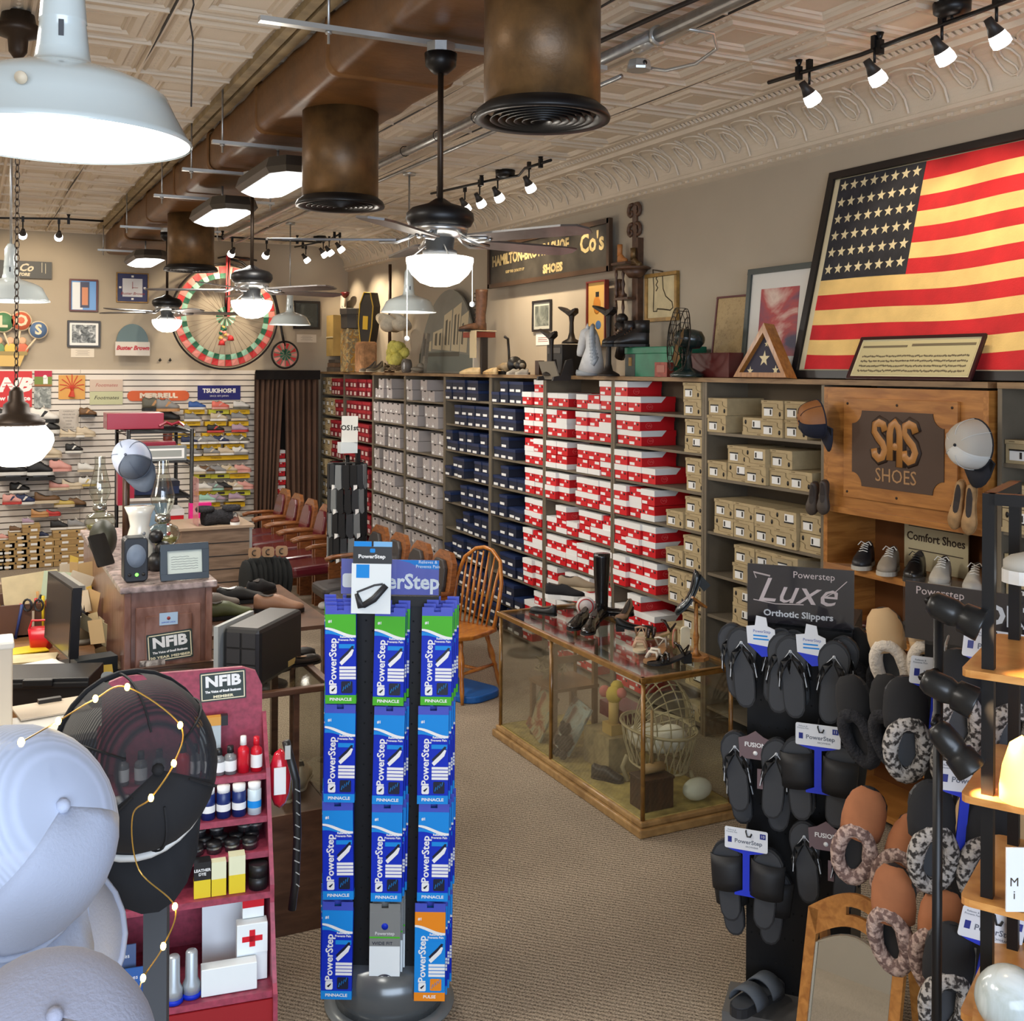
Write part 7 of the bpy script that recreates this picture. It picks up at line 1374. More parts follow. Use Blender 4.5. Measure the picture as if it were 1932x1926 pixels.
for u, v, d, rz, k, lab, cd, nm, tl in ((1745, 1462, 3.05, -35, 'fgrey', 'grey fur slippers with white card, left of the lamp pole', 'white', '9', -.08), (1676, 1436, 3.45, -78, 'fblk', 'black furry slippers at the right edge of the Luxe rack', None, '', .25), (1640, 1665, 3.2, -55, 'ftan', 'tan suede slippers with mauve fur above the oak mirror', None, '', -.3), (1790, 1668, 2.9, -30, 'fgrey', 'large grey fur slippers hanging right of the lamp pole', 'white', '10', -.1),
   (1732, 1835, 2.95, -70, 'ftan', 'tan slippers with mauve fur, low behind the oak mirror', None, '', -.05), (1845, 1425, 2.85, -40, 'fgrey', 'grey fur slippers behind the shelf post', 'white', '8', -.1), (1898, 1425, 2.95, -45, 'ftan', 'tan suede slippers right of the shelf post', 'white', '7', -.1), (1880, 1668, 3.1, -40, 'fbge', 'beige suede slippers with cream fur behind the shelf post', None, '', -.1), (1812, 1950, 2.75, -35, 'fgrey', 'grey fur slippers with white card at the bottom right', 'white', '8', -.2), (1730, 1300, 3.6, -60, 'fbge', 'beige suede slippers in front of the oak cabinet', None, '', .15), (1660, 1330, 3.9, -78, 'fblk', 'black slippers seen beside the Luxe header', None, '', .1)):
    pair(PD(u, v, d), rz*D2R, k, lab, cd, nm, tilt=tl, gap=.055)
for k, (u, v) in enumerate(((1790, 1200), (1800, 1470), (1840, 1790))):
    q = PD(u, v, 3.15); MB(galvb).tube([q, q+Vector((-.12, -.1, .015)), q+Vector((-.2, -.17, .02)), q+Vector((-.21, -.18, .035))], .004, n=5).build('peg_hook', label='silver peg hook on the sandal rack, %s from the top' % ORD[k], cat='hook')
# grey sandal on the floor at the rack foot
sl = T('velcro_sandal', 'dark grey strapped sandal lying at the foot of the Luxe rack', 'sandal', X=PZ(1440, 1905, .06) and TR(PZ(1385, 1920, .12)) @ RZ(-1.25)); mb = MB(ruB); sole_loft(mb, .28, .11, .03, ruB, ruF); mb.build('sole', sl)
for y in (.09, .19): b = MB(M('grey_neoprene', (70, 76, 84), .7)).loft([[(.06*math.cos(a), yy, .02+.055*math.sin(a)) for a in [math.pi*q/12 for q in range(13)]] for yy in (y-.035, y+.035)], caps=False, closed=False).build('strap', sl); b.modifiers.new('t', 'SOLIDIFY').thickness = .006
MB(M('cardboard_grey_box', (92, 90, 88), .6)).bc((0, 0, .045), (.3, .2, .09)).build('grey_floor_box', loc=(PZ(1450, 1915, .05).x, PZ(1450, 1915, .05).y, .001), rot=-.8, label='flat grey box on the carpet under the grey sandal', cat='box')
# ---------------------------------------------------------------- oak floor mirror
am = -69.5*D2R; mp = PD(1533, 1695, 3.62); mt = T('oak_floor_mirror', 'arched oak framed floor mirror with a handle slot', 'mirror', X=TR(mp.x, mp.y, 0) @ RZ(am) @ FBACK @ TR(.0, 0, .14) @ RX(-.22)); mw, mh = .33, mp.z/math.cos(.22)-.02
inn = [(.035, .0)]+[(mw-.035, 0)]+[(mw-.035-(mw-.07)*i/10, mh-.1+.055*math.sin(math.pi*i/10)) for i in range(11)]
mb = MB(woodv)
arch = [(mw-mw*i/16, mh+.085*math.sin(math.pi*i/16)) for i in range(17)]; ia = [(mw-.035-(mw-.07)*i/16, mh-.075+.06*math.sin(math.pi*i/16)) for i in range(17)]
mb.box((0, 0, 0), (.035, mh, .022)).box((mw-.035, 0, 0), (mw, mh, .022)).box((.035, 0, 0), (mw-.035, .05, .022))
for i in range(16):
    sl_ = 6 <= i <= 9
    P0, P1, Q1, Q0 = arch[i], arch[i+1], ia[i+1], ia[i]
    mid = lambda A_, B_, f: (A_[0]+(B_[0]-A_[0])*f, A_[1]+(B_[1]-A_[1])*f)
    if sl_:
        mb.prism([P0, P1, mid(P1, Q1, .4), mid(P0, Q0, .4)], 0, .022); mb.prism([mid(P0, Q0, .65), mid(P1, Q1, .65), Q1, Q0], 0, .022)
    else: mb.prism([P0, P1, Q1, Q0], 0, .022)
mb.build('frame', mt)
MB(M('mirror_glass', (214, 216, 214), .02, 1.0)).prism(inn, .004, .008).build('mirror_glass', mt); MB(M('mirror_bevel', (226, 222, 206), .15, .8)).tube([(x, y, .01) for x, y in inn], .006, n=4, closed=True).build('bevel_edge', mt)
MB(woodv).box((0, -.02, -.3), (.03, mh-.14, -.28), X=RX(.42)).box((mw-.03, -.02, -.3), (mw, mh-.14, -.28), X=RX(.42)).box((.03, .1, -.3), (mw-.03, .14, -.28), X=RX(.42)).build('rear_leg', mt)
# ---------------------------------------------------------------- spotlight tree lamp and display shelf
lp = PD(1771, 1130, 2.5); lt = T('tree_floor_lamp', 'black pole lamp with three cylinder spotlight heads', 'floor lamp', (lp.x, lp.y, 0))
MB(blackm).cyl((0, 0, .02), (0, 0, lp.z), .011, n=14).lathe([(.14, 0), (.14, .02), (.02, .025)], n=30).build('pole', lt)
sat = M('satin_black_metal', (44, 44, 44), .3, .5)
for k, (u, v, ang, dz) in enumerate(((1750, 1134, -.36, 0), (1738, 1278, -.36, 0), (1762, 1366, -.85, 0))):
    c = PD(u, v, 2.44)-Vector(lt.location); X = TR(c) @ RZ(-TH-.5) @ RY(math.pi/2-ang) @ TR(0, 0, -.0) @ SCL(.72, .72, .72)
    hd_ = MB(sat).lathe([(.0, -.0), (.028, .005), (.04, .025), (.042, .08), (.036, .1), (.046, .106), (.05, .16), (.05, .165)], n=28, X=X).build('lamp_head', lt)
    MB(M('warm_lens', (255, 214, 150), .5, emit=6)).lathe([(.047, .16), (.047, .163)], n=24, X=X).build('lens', hd_); MB(blackm).cyl((0, 0, c.z), c, .008, n=6).build('arm', lt)
    pw = Vector(lt.location)+X @ Vector((0, 0, .19)); dd = (X.to_3x3() @ Vector((0, 0, 1))).normalized(); light('tree_lamp_spot', 'SPOT', pw, 7, (1, .7, .38), .03, pw+dd, 95)
sp = PD(1867, 930, 2.4); sh = T('display_etagere', 'black square tube display shelf with oak shelf boards at the right edge', 'shelf', X=TR(sp.x, sp.y, 0) @ RZ(-60*D2R) @ FBACK)
for x, z in ((0, 0), (.7, 0), (0.0, -.32), (.7, -.32)): MB(blackm).box((x-.0125, 0, z-.0125), (x+.0125, sp.z, z+.0125)).build('post', sh)
MB(blackm).box((0, sp.z-.025, -.0125), (.7, sp.z, .0125)).box((-.0125, sp.z-.025, -.32), (.0125, sp.z, 0)).build('top_rail', sh)
shw = M('maple_shelf', (214, 156, 88), .35, wood=(188, 124, 60), nscale=6, stretch=(2, 6, 2), coat=.3)
zz = [2.35-(v-697)*2.38/F for v in (1262, 1500, 1695, 1915)]
for k, z in enumerate(zz): MB(shw).prism(rrect(.78, .4, .02, 3, .34, .16), z-.016, z, X=Matrix(((1, 0, 0, 0), (0, 0, 1, 0), (0, -1, 0, 0), (0, 0, 0, 1)))).build('shelf_board', sh)
MB(M('pale_glass_shelf', (190, 200, 204), .2)).box((.08, 1.86, -.3), (.6, 1.868, .05)).build('glass_shelf', sh)
q = PD(2050, 1108, 2.45); shoe('topsneak', 'white sneaker on the pale upper glass shelf at the right edge', TR(q.x, q.y, 1.87) @ RZ(2.2) @ TR(-.1, 0, 0), 'shoe', None, L=.27, W=.1, h=.09, sole=.03, style='low', cu=cabm['wht'], cs=M('shoe_white', (226, 224, 218), .55), laces=lace_w, name='white_sneaker')
q = PD(1928, 1490, 2.36); MB(M('warm_lamp_shade', (255, 196, 110), .5, emit=2.2)).lathe([(.0, .14), (.025, .12), (.04, .07), (.045, .03), (.045, .0)], n=24).build('glowing_table_lamp', loc=(q.x, q.y, zz[1]+.001), label='small glowing warm white lamp on the second oak shelf', cat='lamp')
q = PD(1928, 1690, 2.33); t = MB(cardw).box((-.035, 0, 0), (.06, .135, .004)).build('shelf_card', X=TR(q.x, q.y, zz[2]+.002) @ RZ(-TH) @ FBACK, label='upright white text card on the third oak shelf', cat='card'); letters(t, 'M', .026, M('ink_brown'), -.018, .062, .0045, .0002); letters(t, 'i', .026, M('ink_brown'), -.018, .035, .0045, .0002)
q = PD(1905, 1848, 2.28); t = MB(ART('veined_glass', [(206, 214, 214), (196, 206, 208), (176, 184, 180), (214, 220, 216)], 9, rough=.15)).ball((0, 0, 0), .068, n=32).build('veined_glass_globe', loc=(q.x, q.y, zz[3]+.094), label='pale blue-white veined glass ball on a wooden block', cat='glass ball')
MB(shw).bc((0, 0, .014), (.2, .16, .026)).build('wood_block', loc=(q.x+.02, q.y-.02, zz[3]+.001), rot=-.9, label='low maple block under the veined glass ball', cat='block')
# hats and booties on the oak cabinet
def axes(zv, ny):
    z = Vector(zv).normalized(); y = -Vector(ny); y = (y-z*y.dot(z)).normalized(); x = y.cross(z); return Matrix((x, y, z)).transposed().to_4x4()
def cap(lab, X, s, crown, panelm, brim, mesh=None, nm='cap', open_=False, piping=None):
    t = T(nm, lab, 'cap', X=X); n = 28; k = 9; vs = []; fs = []; mi = []
    for j in range(k+1):
        e = j/k*math.pi/2; r = max(0, math.cos(e))**.5 if j < k else .0; z = .112*math.sin(e)
        for i in range(n): a = 2*math.pi*i/n; vs.append((.088*r*math.cos(a)*s, .1*r*math.sin(a)*s, z*s))
    fr = []; bk = []
    for j in range(k):
        for i in range(n):
            a = (i+.5)/n*360; f = (j*n+i, j*n+(i+1) % n, (j+1)*n+(i+1) % n, (j+1)*n+i)
            back = 50 < a < 130
            if open_ and 74 < a < 106 and j < 3: continue
            (fr if a > 200 and a < 340 else bk).append(f)
    o = MB(crown); o.add(vs, fr, crown, True); c = o.build('front_panel', t); c.modifiers.new('t', 'SOLIDIFY').thickness = .002*s
    o = MB(mesh or panelm); o.add(vs, bk, mesh or panelm, True).build('mesh_panels', t)
    MB(brim).tube([(.089*math.cos(a)*s, .101*math.sin(a)*s, .004*s) for a in [q*math.pi/14 for q in range(28)]], .0035*s, n=6, closed=True).ball((0, 0, .112*s), .007*s, n=8).build('sweatband', t)
    sm = MB(crown)
    for q in range(6 if crown not in (globals().get('wtw'), globals().get('gtw')) else 0):
        a = q*math.pi/3+math.pi/6; sm.tube([(.0895*math.cos(a)*c_*s, .1015*math.sin(a)*c_*s, .1135*s_*s) for c_, s_ in [(max(0, math.cos(e))**.5, math.sin(e)) for e in [i*math.pi/20 for i in range(10)]]], .0015*s, n=4)
    if sm.v: sm.build('seam_tape', t)
    R = []
    for q in range(9):
        x = (-.075+.15*q/8)*s; yo = -.1*s*math.sqrt(max(0, 1-(x/(.088*s))**2)); yf = yo-(.075*math.sqrt(max(0, 1-(x/(.078*s))**2)))*s; zz_ = -0
        R.append([(x, yo, .004*s+zz_*0), (x, yf, (-.008-2.5*(x/s)**2)*s), (x, yf, (-.013-2.5*(x/s)**2)*s), (x, yo, 0)])
    MB(brim).loft(R).build('brim', t)
    if piping: MB(piping).tube([(.092*math.cos(a)*s, .107*math.sin(a)*s, .002) for a in [math.pi*1.15+q*math.pi*.7/12 for q in range(13)]], .005*s, n=6).build('piping', t)
    return t
capm = M('heather_grey_twill', (186, 178, 166), .9); capn = M('black_twill', (30, 30, 36), .9); capt = M('caramel_leather', (150, 96, 50), .6); 
XA = FAISLE
c = cap('grey and white cap with black brim hanging at the right of the oak cabinet', TR(PX(1840, 838, 4.12)) @ FAISLE, 1.15, M('white_twill', (214, 212, 206), .9), capm, capn); MB(capn).box((-.035, -.085, .075), (.035, -.065, .085)).build('label_patch', c)
cap('brown leather cap with navy front hanging left of the SAS board', TR(PX(1548, 790, 4.14)) @ FAISLE @ RZ(.3) @ RY(-.4), 1.05, M('navy_twill', (28, 32, 48), .9), capt, M('navy_twill'))
for k, (u, v, cu) in enumerate(((1540, 908, 0), (1558, 905, 0), (1816, 905, 1), (1836, 912, 1))):
    shoe('hang%d' % cu, ['old dark slip-on hanging by string left of the oak cabinet, left one', 'old dark slip-on hanging by string left of the oak cabinet, right one', 'worn tan boot hanging under the grey cap, left one', 'worn tan boot hanging under the grey cap, right one'][k], TR(PX(u, v, 4.17)) @ FAISLE @ RZ(-math.pi/2-.2+.1*(k % 2)) @ RX(-.4), 'shoe', None, L=.19 if not cu else .24, W=.07, h=.05, sole=.008, style='flat', cu=[M('old_grey_leather', (74, 64, 56), .6), M('worn_tan_leather', (166, 128, 84), .7, noise=.15, nscale=20)][cu], name='hanging_shoe')
# ---------------------------------------------------------------- red shoe-care display
redl = M('red_laminate', (150, 58, 78), .5, noise=.12, nscale=60); redf = M('red_face', (150, 26, 34), .4)
dc = PD(512, 1696, 3.1); a = -7.9*D2R; DX = TR(dc.x, dc.y, 0) @ RZ(a) @ FBACK; W_ = .46
rd = T('shoe_care_display', 'stepped red counter display of shoe polish and laces with a round shouldered back', 'display stand', X=DX)
tiers = [(1.155, -.16), (1.045, -.12), (.96, -.08), (.862, -.035), (.62, .04)]   # shelf height, front z
MB(redl).prism(list(reversed([(.0-W_, .35), (.0, .35), (.0, 1.38), (-.02, 1.425), (-.06, 1.44), (-W_+.06, 1.44), (-W_+.02, 1.425), (-W_, 1.38)])), -.3, -.285).build('back_panel', rd)
for i, (z, f) in enumerate(tiers): MB(redl).box((-W_, z-.018, -.285), (0, z, f)).build('shelf', rd)
sd = [(-.285, .3), (.06, .3), (.06, .62), (.04, .64), (-.035, .83), (-.035, .88), (-.08, .97), (-.12, 1.06), (-.16, 1.17), (-.2, 1.19), (-.285, 1.3)]
for x in (-W_-.012, 0): MB(redl).prism([(q, p) for q, p in sd], x, x+.012, X=Matrix(((0, 0, 1, 0), (0, 1, 0, 0), (1, 0, 0, 0), (0, 0, 0, 1)))).build('side_panel', rd)
MB(redf).box((-W_, .3, .03), (0, .6, .045)).build('front_face', rd)
MB(dkwood).box((-W_-.1, .0, -.4), (.06, .298, .1)).build('low_wooden_stand', X=DX, label='low dark wooden stand under the red shoe-care display', cat='stand')
def nfib(X, w, h, lab, line3, bgc):
    t = MB(bgc).prism(rrect(w, h, .004, 2, 0, h/2), 0, .003).build('nfib_decal', X=X, label=lab, cat='sticker'); e = M('decal_cream', (236, 226, 190), .5)
    b = w*.03; MB(e).box((-w/2+b, b, .003), (w/2-b, b*1.7, .0036)).box((-w/2+b, h-b*1.7, .003), (w/2-b, h-b, .0036)).box((-w/2+b, b, .003), (-w/2+b*1.7, h-b, .0036)).box((w/2-b*1.7, b, .003), (w/2-b, h-b, .0036)).build('border', t)
    letters(t, 'NFIB', h*.5, white, 0, h*.66, .0036, .0004, bold=h*.022, sx=1.15); letters(t, 'The Voice of Small Business', h*.105, white, 0, h*.33, .0036, .0003, bold=.0006); letters(t, line3, h*.12, e, 0, h*.15, .0036, .0003, bold=.0004, sx=1.5); return t
dgn = M('decal_dark_green', (44, 56, 54), .4)
nfib(DX @ TR(-.115, 1.345, -.284) @ RZ(.03), .135, .088, 'NFIB member decal on the top of the red shoe-care display', 'MEMBER', dgn)
def item(nm, lab, cat, mbf, x, z, zf, grp=None):
    o = mbf(MB(white)).build(nm, X=DX @ TR(x, z+.001, zf), label=lab, cat=cat); 
    if grp: o['group'] = grp
    return o
UP = RX(-math.pi/2)
def bottle(r, h, body, capc, lab=None, neck=.4):
    def f(mb):
        mb.lathe([(r, 0), (r, h*.6), (r*.9, h*.66), (r*neck, h*.72), (r*neck, h*.78)], body, 14, UP).lathe([(r*neck*1.15, h*.76), (r*neck, h), (0.0, h)], capc, 12, UP)
        if lab: mb.shell([(r*1.02, h*.12), (r*1.02, h*.5)], lab, 14, UP)
        return mb
    return f
clr = M('clear_bottle', (150, 150, 150), .15, trans=.3); redp = M('red_plastic', (206, 26, 44), .3); capk = M('cap_black', (24, 24, 26), .4)
bd = MB(redl); 
B1 = [(-.235, .02, .1, redp, capk, None, 'red'), (-.2, .014, .095, clr, capk, white, 'clear'), (-.165, .014, .09, clr, capk, white, 'clear'), (-.132, .016, .075, clr, capk, white, 'clear'), (-.1, .018, .08, clr, capk, white, 'clear'), (-.063, .017, .105, redp, white, None, 'red'), (-.025, .017, .1, redp, redp, white, 'red'), (-.3, .018, .09, clr, capk, white, 'clear'), (-.35, .018, .09, clr, capk, white, 'clear'), (-.4, .018, .09, clr, capk, white, 'clear')]
for k, (x, r_, h, b, c, l, nm) in enumerate(sorted(B1, key=lambda q: q[0])): item('care_bottle', '%s shoe care bottle on the top red shelf, %s from left' % (nm, ORD[k]), 'bottle', bottle(r_, h, b, c, l, .5), x, 1.155, -.19, 'bottles on the top red shelf')
tb = MB(M('tool_box_grey', (180, 190, 192), .4)).box((-.03, 0, -.01), (.03, .13, .01)).box((-.045, .13, -.012), (.03, .155, .012), M('orange_brush_wood', (210, 150, 60), .5)).box((.03, .128, -.012), (.05, .157, .012), capk).build('brush_package', X=DX @ TR(-.155, 1.157, -.24), label='grey package with an orange and black brush, top red shelf', cat='package')
nv = M('navy_can', (24, 44, 104), .35); wb = M('white_blue_can', (206, 222, 228), .35)
for k, (x, b, l) in enumerate(((-.4, nv, white), (-.35, nv, white), (-.3, nv, white), (-.21, wb, pbl2), (-.165, nv, white), (-.122, nv, white), (-.078, nv, white), (-.034, wb, pbl2))):
    def can(mb, b=b, l=l): return mb.lathe([(.02, 0), (.02, .07), (.018, .072)], b, 16, UP).lathe([(.018, .07), (.0185, .09), (.0, .091)], white, 14, UP).shell([(.0203, .02), (.0203, .04)], l, 16, UP)
    item('protector_can', '%s spray can on the second red shelf, %s from left' % ('pale blue' if b is wb else 'navy and white', ORD[k]), 'can', can, x, 1.045, -.15, 'spray cans on the second red shelf')
gj = M('polish_jar', (40, 38, 40), .15, coat=.6); sl2 = M('jar_lid_silver', (150, 150, 150), .25, .8)
n = 0
for zf, zz2, xs in ((-.16, .0, [-.4, -.35, -.3, -.22, -.175, -.13, -.085, -.04]), (-.115, 0, [-.42, -.37, -.2, -.15, -.1, -.05]), (-.17, .032, [-.38, -.19, -.14, -.06, -.028])):
    for x in xs:
        def jar(mb): return mb.lathe([(.0205, 0), (.021, .02), (.018, .023)], gj, 16, UP).lathe([(.021, .02), (.0215, .029), (0, .03)], capk, 16, UP).shell([(.0213, .013), (.0213, .018)], sl2, 16, UP)
        n += 1; item('polish_jar', 'small black polish jar on the third red shelf, %s counted from back left' % ORD[n-1], 'jar', jar, x, .96+zz2, zf, 'polish jars on the third red shelf')
yb_ = M('dye_yellow', (226, 200, 40), .4); yp = M('dye_box_pale', (226, 226, 190), .4)
for k, (x, w_, h, m1, m2, lab) in enumerate(((-.185, .045, .1, capk, yb_, 'black and yellow LEATHER DYE box on the fourth red shelf'), (-.14, .04, .095, yp, yb_, 'pale yellow box beside the LEATHER DYE box'), (-.09, .045, .105, yp, yb_, 'tall white and yellow dye box on the fourth red shelf'), (-.405, .05, .07, capk, white, 'black sole guard box at the left of the fourth red shelf'), (-.35, .05, .07, M('grey_box', (170, 174, 176), .5), white, 'grey sole guard box at the left of the fourth red shelf'))):
    t = MB(m1).box((-w_/2, h*.5, -.02), (w_/2, h, .02)).box((-w_/2, 0, -.02), (w_/2, h*.5, .02), m2 if k < 3 else m1).build('dye_box', X=DX @ TR(x, .863, -.07), label=lab, cat='box')
    if k == 0: letters(t, 'LEATHER\nDYE', .011, white, 0, h*.72, .0204, .0003, bold=.0003)
    if k > 2: letters(t, 'sole\nguard', .013, white if k == 3 else capk, 0, h*.6, .0204, .0003)
MB(M('orange_bag', (232, 110, 20), .35)).ball((0, .02, 0), .045, sy=.5, sz=.4, n=12).build('orange_packet', X=DX @ TR(-.385, .935, -.07), label='crumpled orange packet lying on the sole guard boxes', cat='packet')
for k, (x, z) in enumerate(((-.03, 0), (-.03, .035))):
    item('black_jar', 'wide black plastic jar at the right of the fourth red shelf, %s' % ['lower', 'upper'][k], 'jar', lambda mb: mb.lathe([(.026, 0), (.027, .033), (.022, .034)], capk, 18, UP), x, .863+z, -.07)
t = MB(cardw).box((-.06, 0, -.003), (.06, .23, 0)).build('price_board', X=DX @ TR(-.12, .622, -.14) @ RX(-.1), label='pale folded card standing behind the white boxes', cat='card'); letters(t, 'TOOL', .022, M('card_grey_print'), -.03, .205, .0006, .0003)
for k, (x, y, z, w_, h, lab) in enumerate(((-.115, 0, .0, .15, .075, 'large plain white box at the front of the lowest red shelf'), (-.05, .078, -.04, .085, .085, 'white box with a red cross on the lowest red shelf'), (-.045, .165, -.07, .06, .055, 'white and red box on top of the red cross box'), (-.05, 0, -.045, .085, .078, 'open white tray behind the large white box'))):
    t = MB(pwht).box((-w_/2, 0, -.02), (w_/2, h, .02)).build('white_box', X=DX @ TR(x, .622+y, .0+z), label=lab, cat='box', bevel=.002)
    if k == 1: MB(redp).box((-.008, h*.25, .02), (.008, h*.8, .0208)).box((-.028, h*.42, .02), (.028, h*.6, .0208)).build('red_cross', t)
    if k == 2: MB(redp).box((-w_/2, h*.55, .02), (w_/2, h, .0208)).build('red_band', t)
tube = lambda mb: mb.lathe([(.026, 0), (.026, .012)], pblue, 16, UP).lathe([(.024, .012), (.024, .035), (.017, .05), (.016, .12), (.013, .125)], M('silver_tube', (176, 184, 190), .3, .4), 16, UP)
item('silver_spray_tube', 'silver tube with blue base standing beside the white box', 'tube', tube, -.215, .622, .0); item('silver_spray_tube', 'shorter silver tube with blue base leaning toward the red packs', 'tube', lambda mb: tube(mb), -.262, .622, .015)
item('care_bottle', 'black-capped clear bottle behind the red packs', 'bottle', bottle(.022, .11, clr, capk, white, .6), -.305, .622, -.06)
for k in range(3): MB(redp).box((-.03, 0, -.004), (.03, .085-.012*k, .004)).build('red_pack', X=DX @ TR(-.31, .623, -.02+.018*k) @ RX(-.15), label='red flat insole pack beside the silver tubes, %s from back' % ORD[k], cat='package')
for k, (x, y, w_, lab, m) in enumerate(((-.41, .0, .1, 'dark blue hanging lace card behind the black cap stand', M('lace_blue', (70, 90, 130), .5)), (-.37, .0, .06, 'bright blue hanging pack in front of the lace card', M('lace_blue2', (40, 90, 160), .5)))):
    t = MB(m).box((-w_/2, 0, 0), (w_/2, .13-.05*k, .004)).build('lace_card', X=DX @ TR(x, .64, -.04+.03*k), label=lab, cat='card'); letters(t, 'Shoe laces' if k == 0 else 'laces', .016, white, 0, .1-.045*k, .0045, .0003)
rbm = M('red_glossy_bag', (200, 30, 50), .2, coat=.6)
MB(rbm).ball((0, -.06, 0), .06, sx=.55, sy=1.5, sz=.35, n=12).box((-.02, -.1, .02), (.015, -.02, .024), white).build('red_plastic_bag', X=DX @ TR(.045, 1.18, -.2), label='red and white glossy plastic bag hanging at the side of the red display', cat='bag')
t = MB(capk).tube([(0, 0, 0), (.03, -.12, 0), (.035, -.28, 0), (.03, -.42, 0), (.02, -.5, 0)], .012, n=8).build('black_belt', X=DX @ TR(.055, 1.25, -.14), label='black studded belt hanging beside the red display', cat='belt')
MB(galvb).box((-.004, -.05, .008), (.012, -.01, .014)).build('buckle', t); mb = MB(galvb); [mb.tube([(.026+.004*math.sin(k), -.14-.035*k, .012), (.04, -.15-.035*k, .01)], .002, n=4) for k in range(9)]; mb.build('metal_loops', t)
# ---------------------------------------------------------------- wooden cabinet end with its things
cbw = M('red_oak_panel', (148, 110, 98), .3, wood=(110, 72, 58), nscale=6, stretch=(3, 3, 1), coat=.4)
cp = Vector((.625, 5.16, 0)); cz_ = 1.375; CA = 0
cab = T('carved_wood_cabinet', 'reddish oak cabinet end with raised panel and grey marbled top', 'cabinet', X=TR(cp) @ RZ(CA)); cw_ = .385
MB(cbw).box((0, 0, 0), (cw_, 1.9, cz_-.03)).box((.05, -.012, .3), (cw_-.05, 0, cz_-.1)).build('body', cab, bevel=.004)
MB(cbw).box((.09, -.02, .35), (cw_-.09, -.012, cz_-.14)).box((.0, -.018, 0), (.03, 0, cz_-.03)).box((cw_-.03, -.018, 0), (cw_, 0, cz_-.03)).build('raised_panel', cab, bevel=.006)
MB(M('marbled_top', (150, 134, 130), .25, noise=.3, nscale=25)).box((-.02, -.035, cz_-.03), (cw_+.02, 1.9, cz_)).build('top', cab, bevel=.006)
CX_ = TR(cp) @ RZ(CA)
nfib(CX_ @ TR(.2, -.022, 1.03) @ FBACK @ RZ(.06), .2, .128, 'NFIB 20 year member decal on the reddish oak cabinet', '20 YEAR MEMBER', dgn)
t = MB(M('decal_pale_blue', (170, 196, 220), .5)).box((-.04, 0, 0), (.04, .055, .002)).build('blue_decal', X=CX_ @ TR(.19, -.022, 1.19) @ FBACK, label='small pale blue and white decal above the NFIB decal on the cabinet', cat='sticker'); MB(M('red_ink')).lathe([(.008, 0), (.008, .001)], n=14, X=TR(0, .03, .002)).build('seal', t); letters(t, 'SUPPORT LOCAL', .008, pblue, 0, .012, .0024, .0002)
MB(ART('photo_bw', [(50, 46, 44), (120, 110, 104), (200, 190, 180), (226, 226, 220)], 22)).box((-.055, 0, 0), (.055, .11, .002)).build('snapshot', X=CX_ @ TR(.12, -.024, .93) @ FBACK, label='small snapshot card stuck below the NFIB decal on the cabinet', cat='photo')
# tags and slips hanging all along the left side of the cabinet
r = random.Random(31); mm = [creamp, M('slip_tan', (196, 164, 116), .8), M('slip_white', (214, 204, 182), .8), M('slip_yellow', (206, 176, 80), .8)]
for k in range(60):
    y = .03+r.random()*1.75; z = cz_-.08-r.random()*.62; h = r.uniform(.07, .16); w_ = r.uniform(.04, .09)
    MB(mm[r.randrange(4)]).box((-w_/2, -h, 0), (w_/2, 0, .0015)).build('hanging_tag', X=CX_ @ TR(-.03-r.uniform(0, .09), y, z) @ RZ(-.75+r.uniform(-.6, .6)) @ FBACK @ RZ(r.uniform(-.4, .4)), label='paper slip among the many pinned along the left side of the oak cabinet', cat='paper slip', group='paper slips pinned on the side of the oak cabinet')
spk = T('desk_speaker', 'small black desktop speaker with a round grey cone', 'speaker', X=CX_ @ TR(.06, .06, cz_+.001) @ FBACK)
MB(M('speaker_black', (34, 38, 44), .35)).prism(rrect(.105, .2, .02, 4, 0, .102), -.1, 0).build('body', spk, bevel=.006); MB(M('cone_grey', (120, 134, 152), .5)).lathe([(.042, 0), (.042, .004), (.01, .001), (0, .001)], n=30, X=TR(0, .12, .001) @ SCL(1, 1.25, 1)).build('cone', spk)
for x, m in ((-.028, capk), (0.003, M('green_led', (120, 255, 90), .4, emit=2)), (.032, capk)): MB(m).lathe([(.008, 0), (.007, .005)], n=12, X=TR(x, .035, .0)).build('knob', spk)
ct_ = framed('black framed handwritten certificate standing on the oak cabinet', CX_ @ TR(.27, .04, cz_+.001) @ FBACK @ RX(-.15), .215, .165, M('certificate_pale', (206, 216, 206), .5), M('frame_slate', (44, 54, 62), .35), .03, .02)
mb = MB(M('pen_grey_line', (110, 118, 120), .7)); [mb.tube([(-.06+.01*q, .05+.011*k+.0015*math.sin(q*2.3+k), .0125) for q in range(13 if k < 5 else 9)], .0009, n=3) for k in range(6)]; mb.build('handwriting', ct_)
def oil_lamp(p, s, lab):
    g = G('lamp_chimney', (232, 236, 232), .25, .03); t = T('oil_lamp', lab, 'oil lamp', p)
    MB(g).lathe([(.05, 0), (.045, .012), (.014, .03), (.014, .05), (.05, .075), (.066, .105), (.055, .135), (.025, .15)], n=26, X=SCL(s, s, s)).build('glass_font', t); MB(M('oil_yellow', (206, 200, 120), .1, trans=.6)).lathe([(.02, .055), (.05, .08), (.055, .095), (0, .095)], n=20, X=SCL(s, s, s)).build('lamp_oil', t)
    MB(M('burner_chrome', (170, 172, 168), .2, .9)).lathe([(.02, .15), (.03, .16), (.028, .185)], n=18, X=SCL(s, s, s)).build('burner', t); MB(g).shell([(.024, .185), (.042, .225), (.046, .25), (.034, .3), (.022, .35), (.022, .39)], n=26, X=SCL(s, s, s)).build('chimney', t)
C3 = CX_.to_3x3(); 
def onc(x, y): return CX_ @ Vector((x, y, cz_+.001))
